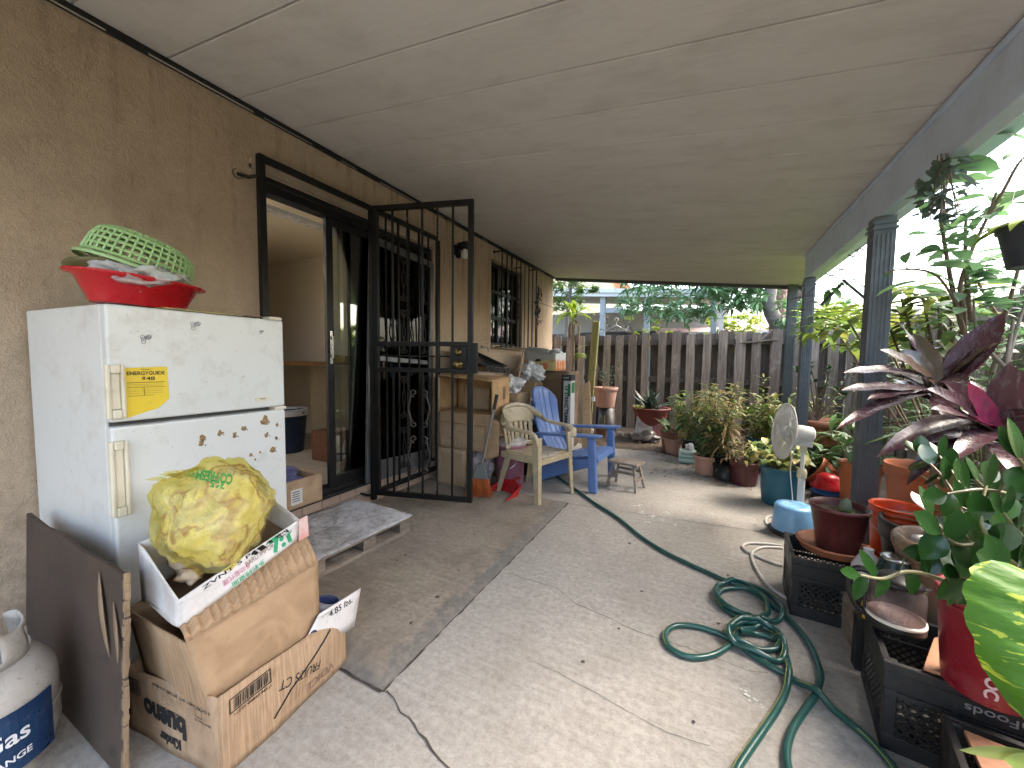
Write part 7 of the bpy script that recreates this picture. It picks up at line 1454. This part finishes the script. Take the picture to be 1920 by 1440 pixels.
# ---- neighbour patio cover and houses
NG = mat('neighbour_white_metal', (.62, .64, .66), (.5, .52, .55), .45); NGR = mat('neighbour_grey', (.40, .40, .40), (.34, .345, .35), .7); NST = mat('neighbour_post', (.30, .33, .36), rough=.5)
t = thing('neighbour_patio_cover', 'neighbour patio cover with white gutter and grey posts behind the far fence', 'patio cover', (-2, 12, 0)); o_ = V((-2, 12, 0))
zA, zB = ay(1085, 550, 11).z, ay(1354, 551, 11).z; xa, xb = -6.5, .32
def NP(x, y, dz=0): return V((x, y, 2.90+(x-.3)*(2.90-3.16)/(.3+3.4)*1.0+dz))-o_
MB().hexa([NP(xa, 10.9, -.08), NP(xb, 10.9, -.08), NP(xb, 11, -.08), NP(xa, 11, -.08), NP(xa, 10.9, .10), NP(xb, 10.9, .10), NP(xb, 11, .10), NP(xa, 11, .10)]).hexa([NP(xa, 10.86, .02), NP(xb, 10.86, .02), NP(xb, 10.9, .02), NP(xa, 10.9, .02), NP(xa, 10.86, .13), NP(xb, 10.86, .13), NP(xb, 10.9, .13), NP(xa, 10.9, .13)]).build('gutter', NG, t)
MB().hexa([NP(xa, 11, .02), NP(xb, 11, .02), NP(xb, 15, .25), NP(xa, 15, .25), NP(xa, 11, .09), NP(xb, 11, .09), NP(xb, 15, .35), NP(xa, 15, .35)]).build('roof', NGR, t)
for px in (1130, 1213, 1338): q = ay(px, 600, 11.05); MB().box((q.x-.07+2, -.95-.07, -.06), (q.x+.07+2, -.95+.07, 2.9+(q.x-.3)*(-.07)-.06)).build('post', NST, t)
q = ay(1352, 600, 11.3); MB().box((q.x-.05+2, -.75, -.06), (q.x+.05+2, -.65, 2.9)).build('downpipe', NG, t)
a_, c_ = ay(1130, 583, 11.05), ay(1168, 583, 11.05); MB().box((a_.x+2, -1.0, a_.z-.07), (c_.x+2, -.93, a_.z+.07)).build('rail', NST, t)
t = thing('neighbour_house', 'grey neighbour house wall with dark beam and yellow lower band behind the fence', 'house', (-2, 15, 0)); MB().box((-6, 0, -.06), (2.6, .2, 3.1)).build('wall', NGR, t); MB().box((-.7, -.03, 1.75), (2.4, -.005, 2.15)).build('yellow_band', mat('yellow_wall', (.60, .46, .08), rough=.7), t); MB().box((-2.5, -.12, 2.2), (2.5, -.04, 2.33)).build('beam', mat('dark_beam', (.05, .05, .055)), t)
for k in range(3): MB().box((-3.6+k*.9, -.03, .6), (-3.2+k*.9, -.004, 2.3)).build('shutter', mat('grey_shutter', (.16, .17, .18)), t)
t = thing('orange_gable_house', 'cream gable with orange painted roof edge rising behind the patio cover', 'house', (-3.2, 19, 0)); w_, o2 = [], V((-3.2, 19, 0))
A, B_, C_ = ay(1166, 552, 19)-o2, ay(1133, 500, 19)-o2, ay(1110, 470, 19)-o2; D = ay(1060, 470, 19)-o2
MB().add([(-5, 0, -.06), (A.x, 0, -.06), (A.x, 0, A.z), (C_.x, 0, C_.z), (-1.6, 0, C_.z+1.2), (-5, 0, C_.z-1), (-5, .3, -.06), (A.x, .3, -.06), (A.x, .3, A.z), (C_.x, .3, C_.z), (-1.6, .3, C_.z+1.2), (-5, .3, C_.z-1)], [(0, 1, 2, 3, 4, 5), (11, 10, 9, 8, 7, 6)]+[(i, (i+1) % 6, (i+1) % 6+6, i+6) for i in range(6)]).build('wall', mat('cream_wall', (.72, .62, .42), rough=.8), t)
d_ = V((A.x-C_.x, 0, A.z-C_.z)).normalized(); n_ = V((d_.z, 0, -d_.x)); MB().hexa([C_+V((-1.4, -.08, 1.9)), A+V((.5, -.08, -.75)), A+V((.5, .0, -.75)), C_+V((-1.4, 0, 1.9)), C_+V((-1.0, -.08, 2.3)), A+V((.95, -.08, -.5)), A+V((.95, .0, -.5)), C_+V((-1.0, 0, 2.3))]).build('roof_edge', mat('orange_trim', (.62, .22, .09), rough=.6), t)
t = thing('low_house', 'low house roof with pinkish shingles and white fascia beyond the far fence at right', 'house', (1, 13.5, 0)); q = ay(1230, 620, 13.5); r2 = ay(1440, 632, 13.5); z0 = ay(1300, 630, 13.5).z
MB().box((q.x-1, .3, -.06), (5.5, 5, z0-.1)).build('wall', NGR, t); MB().box((q.x-1, -.05, z0-.1), (5.6, .05, z0+.10)).build('fascia', NG, t); MB().hexa([V((q.x-1, 0, z0+.1)), V((5.6, 0, z0+.1)), V((5.6, 4, z0+.8)), V((q.x-1, 4, z0+.8)), V((q.x-1, 0, z0+.13)), V((5.6, 0, z0+.13)), V((5.6, 4, z0+.83)), V((q.x-1, 4, z0+.83))]).build('roof', mat('pink_shingle', (.42, .30, .28), (.34, .24, .22), .8, 0, 20), t)
t = thing('carport', 'far small grey roofed shed seen between the roof posts at right', 'shed', (3.5, 10, 0)); MB().box((-.8, -.4, 1.95), (1.6, 1.2, 2.05)).build('roof', NG, t); MB().box((-.75, -.2, -.06), (1.5, 1.1, 1.95)).build('wall', NGR, t)
# ---- trees
def tree(name, label, loc, crown, trunk, lm, L, W, per, seed=0, cat='tree', droop=1.4, tm=None, group=None, e0=-.5, e1=.6):
    t = thing(name, label, cat, loc, group=group); o_ = V(loc); random.seed(seed); lb_, sb_ = MB(), MB()
    for (P, r) in trunk: P = smooth_path([V(p)-o_ for p in P], 5); sb_.tube(P, [r*(1-.6*i/len(P)) for i in range(len(P))], 9)
    for c in crown:
        c = V(c)-o_
        for j in range(per):
            a = rnd(0, 6.3); d = V((cos(a), sin(a), rnd(e0, e1))); lb_.leaf(c+V((0, 0, rnd(-.04, .04))), d, L*rnd(.7, 1.15), W*rnd(.8, 1.2), droop*rnd(.5, 1.4), seg=5, peak=.45, roll=rnd(-.5, .5))
    if sb_.v: sb_.build('trunk', tm or TWIG, t)
    lb_.build('crown', lm, t); return t
random.seed(141); cr = []
for k in range(250):
    px = rnd(1165, 1440); lim = 598+8*sin(px*.045)-(abs(px-1265)/75)**2*8; py = rnd(440, lim) if random.random() < .35 else rnd(505, lim)
    cr.append(ay(px, py, rnd(7.7, 9.6)))
for (px, py) in ((1240, 600), (1222, 612), (1385, 580), (1375, 590), (1395, 585), (1330, 600), (1300, 595)): cr.append(ay(px, py-14, 8))
for k in range(60): cr.append(V((rnd(-2.8, 2.2), rnd(7.8, 10), rnd(3.4, 4.6))))
MG = leafmat('mango_leaf', [(.10, .22, .09), (.15, .30, .13), (.07, .16, .08), (.20, .36, .17), (.12, .24, .09)], .33, .6, .3)
bark = mat('grey_bark', (.20, .18, .16), (.12, .105, .09), .9, 0, 10, dirt=.4, bump=.6, bscale=25)
q = ay(1470, 660, 8.2)
tree('mango_tree', 'mango tree with long drooping leaves hanging over the far fence', (q.x, 8.2, -.05), cr, [([(q.x, 8.2, -.05), (q.x, 8.2, 1.2), ay(1462, 620, 8.2), ay(1442, 575, 8.2), ay(1446, 530, 8.2), ay(1440, 470, 8.2)], .17), ([ay(1446, 540, 8.2), ay(1380, 500, 8.5), ay(1290, 480, 8.6), ay(1210, 490, 8.6)], .07)], MG, .26, .05, 10, 142, tm=bark)
random.seed(143); cr = [ay(rnd(1458, 1600), rnd(562, 645), rnd(7.6, 8.6)) for k in range(75)]
tree('leafy_shrub', 'leafy green growth topping the fence between the roof posts', (1.9, 8.1, -.05), cr, [([(1.9, 8.1, -.05), (1.8, 8.1, 1.4), ay(1520, 600, 8.1)], .05)], leafmat('leaf_backlit', []), .20, .045, 9, 144, 'shrub', .9)
random.seed(147); cr = [ay(rnd(1500, 1690), rnd(575, 650), rnd(4.5, 6.5)) for k in range(50)]
tree('leafy_shrub', 'yellow-green leaves leaning over the right fence just left of the near post', (2.3, 5.6, -.05), cr, [([(2.3, 5.6, -.05), (2.2, 5.5, 1.7)], .04), ([(2.2, 5.5, 1.7), (1.7, 5.0, 1.9)], .02)], LM['lime'], .18, .045, 8, 148, 'shrub', 1.1)
random.seed(145); cr = [ay(rnd(1030, 1095), rnd(500, 582), rnd(8.4, 9.2)) for k in range(150)]+[ay(rnd(1085, 1128), rnd(537, 548), 8.6) for k in range(14)]
tree('small_leaved_tree', 'small leaved bright green tree right of the house corner above the strap leaved plant', (-3.0, 8.8, -.05), cr, [([(-3.0, 8.8, -.05), (-3.0, 8.8, 1.8), (-2.9, 8.8, 3.0)], .07)], leafmat('small_leaf', [(.10, .19, .03), (.15, .26, .05), (.07, .14, .03)], .4, .5, .35), .10, .035, 14, 146, tm=bark, droop=.5)
for (px, Y, r, sd_) in ((1458, 10.5, .17, 151), (1503, 9.5, .15, 152)):
    q = ay(px, 600, Y); t = thing('palm_tree', 'mottled pale palm trunk seen '+('left of the corner post behind the mango' if px < 1480 else 'between the two far roof posts'), 'palm tree', (q.x, Y, -.05), group='palm trunks beyond the fence')
    n = NT('palm_bark_%d' % sd_); vo = n.n('TexVoronoi'); vo.inputs['Scale'].default_value = 14; n.l(n.coord((1, 1, .8)), vo.inputs[0]); n.bump(vo.outputs['Distance'], .8, .03); m_ = n.fin(n.mix(n.ramp(vo.outputs['Distance'], .1, .5), (.34, .24, .19), (.16, .10, .08)), .85)
    MB().lathe([(r*1.15, 0), (r, 1), (r*.95, 3), (r*1.0, 6)], 20, wob=.03).build('trunk', m_, t); lb_, sb_ = MB(), MB(); random.seed(sd_)
    for k in range(12): a = 2*pi*k/12; frond(lb_, sb_, [(0, 0, 6), (cos(a)*.8, sin(a)*.8, 6.6), (cos(a)*1.7, sin(a)*1.7, 6.4), (cos(a)*2.3, sin(a)*2.3, 5.4)], 20, .5, .04)
    lb_.build('fronds', LM['mid'], t); sb_.build('frond_ribs', STEM, t)
for (px, py, Y, n_, lab, sd_) in ((1375, 606, 13, 60, 'rounded lime bush behind the far fence left of the mango trunk', 161), (1412, 612, 14, 45, 'second lime bush touching the mango trunk behind the fence', 162), (1225, 624, 10, 14, 'small pale bush peeping over the fence before the yellow wall', 163)):
    random.seed(sd_); q = ay(px, py, Y); cr = [q+V((rnd(-.7, .7), rnd(-.5, .5), rnd(-.9, .35)*sqrt(max(0, 1)))) for k in range(n_*2)]
    tree('lime_bush', lab, (q.x, Y, -.05), cr, [([(q.x, Y, -.05), (q.x, Y, q.z-.2)], .06)], leafmat('bush_lime', [(.26, .36, .03), (.34, .44, .05), (.20, .30, .03)], .5, .4, .4), .13, .06, 12, sd_+1, 'bush', .5)
# ================================================================= litter and edging on the soil
b = MB(); random.seed(171)
for k in range(1500):
    u = random.random()
    if u < .45: x, y = rnd(-2.4, .9), rnd(5.0, 7.1)
    elif u < .8: x, y = rnd(.55, 1.9), rnd(2.4, 6.8)
    else: x, y = rnd(-.5, .95), rnd(4.2, 5.6)
    a = rnd(0, 6.3); b.leaf((x, y, .004+rnd(0, .012)), (cos(a), sin(a), rnd(-.05, .15)), rnd(.03, .08), rnd(.012, .03), rnd(-.2, .5), seg=2)
o = b.build('leaf_litter', leafmat('litter_leaf', [(.16, .10, .05), (.24, .16, .08), (.09, .06, .035), (.30, .22, .13)], .8, .2, .0)); tag(o, 'brown fallen leaves scattered on the soil and concrete edge', 'leaf litter'); o['kind'] = 'stuff'
b = MB(); t = thing('scalloped_edging', 'row of small pale scalloped edging stones at the end of the concrete', 'garden edging', (-1.2, 6.3, 0))
for k in range(9): MB().lathe([(.055, -.02), (.05, .05), (.03, .075), (.001, .08)], 14, T(-.6+k*.12, .02*sin(k), 0)).build('stone', mat('pale_stone', (.34, .30, .25), (.26, .23, .19), .9), t)
b = MB(); t = thing('broken_boards', 'splintered old boards lying on top of the fence under the mango trunk', 'broken boards', ay(1430, 640, 7.25)); b.bar((-.25, 0, -.02), (.2, .02, .03), .10, .02); b.bar((-.05, -.02, .0), (.12, 0, .18), .03, .02); b.bar((-.4, .02, -.05), (.0, 0, .01), .05, .02); b.build('boards', OLDW, t)
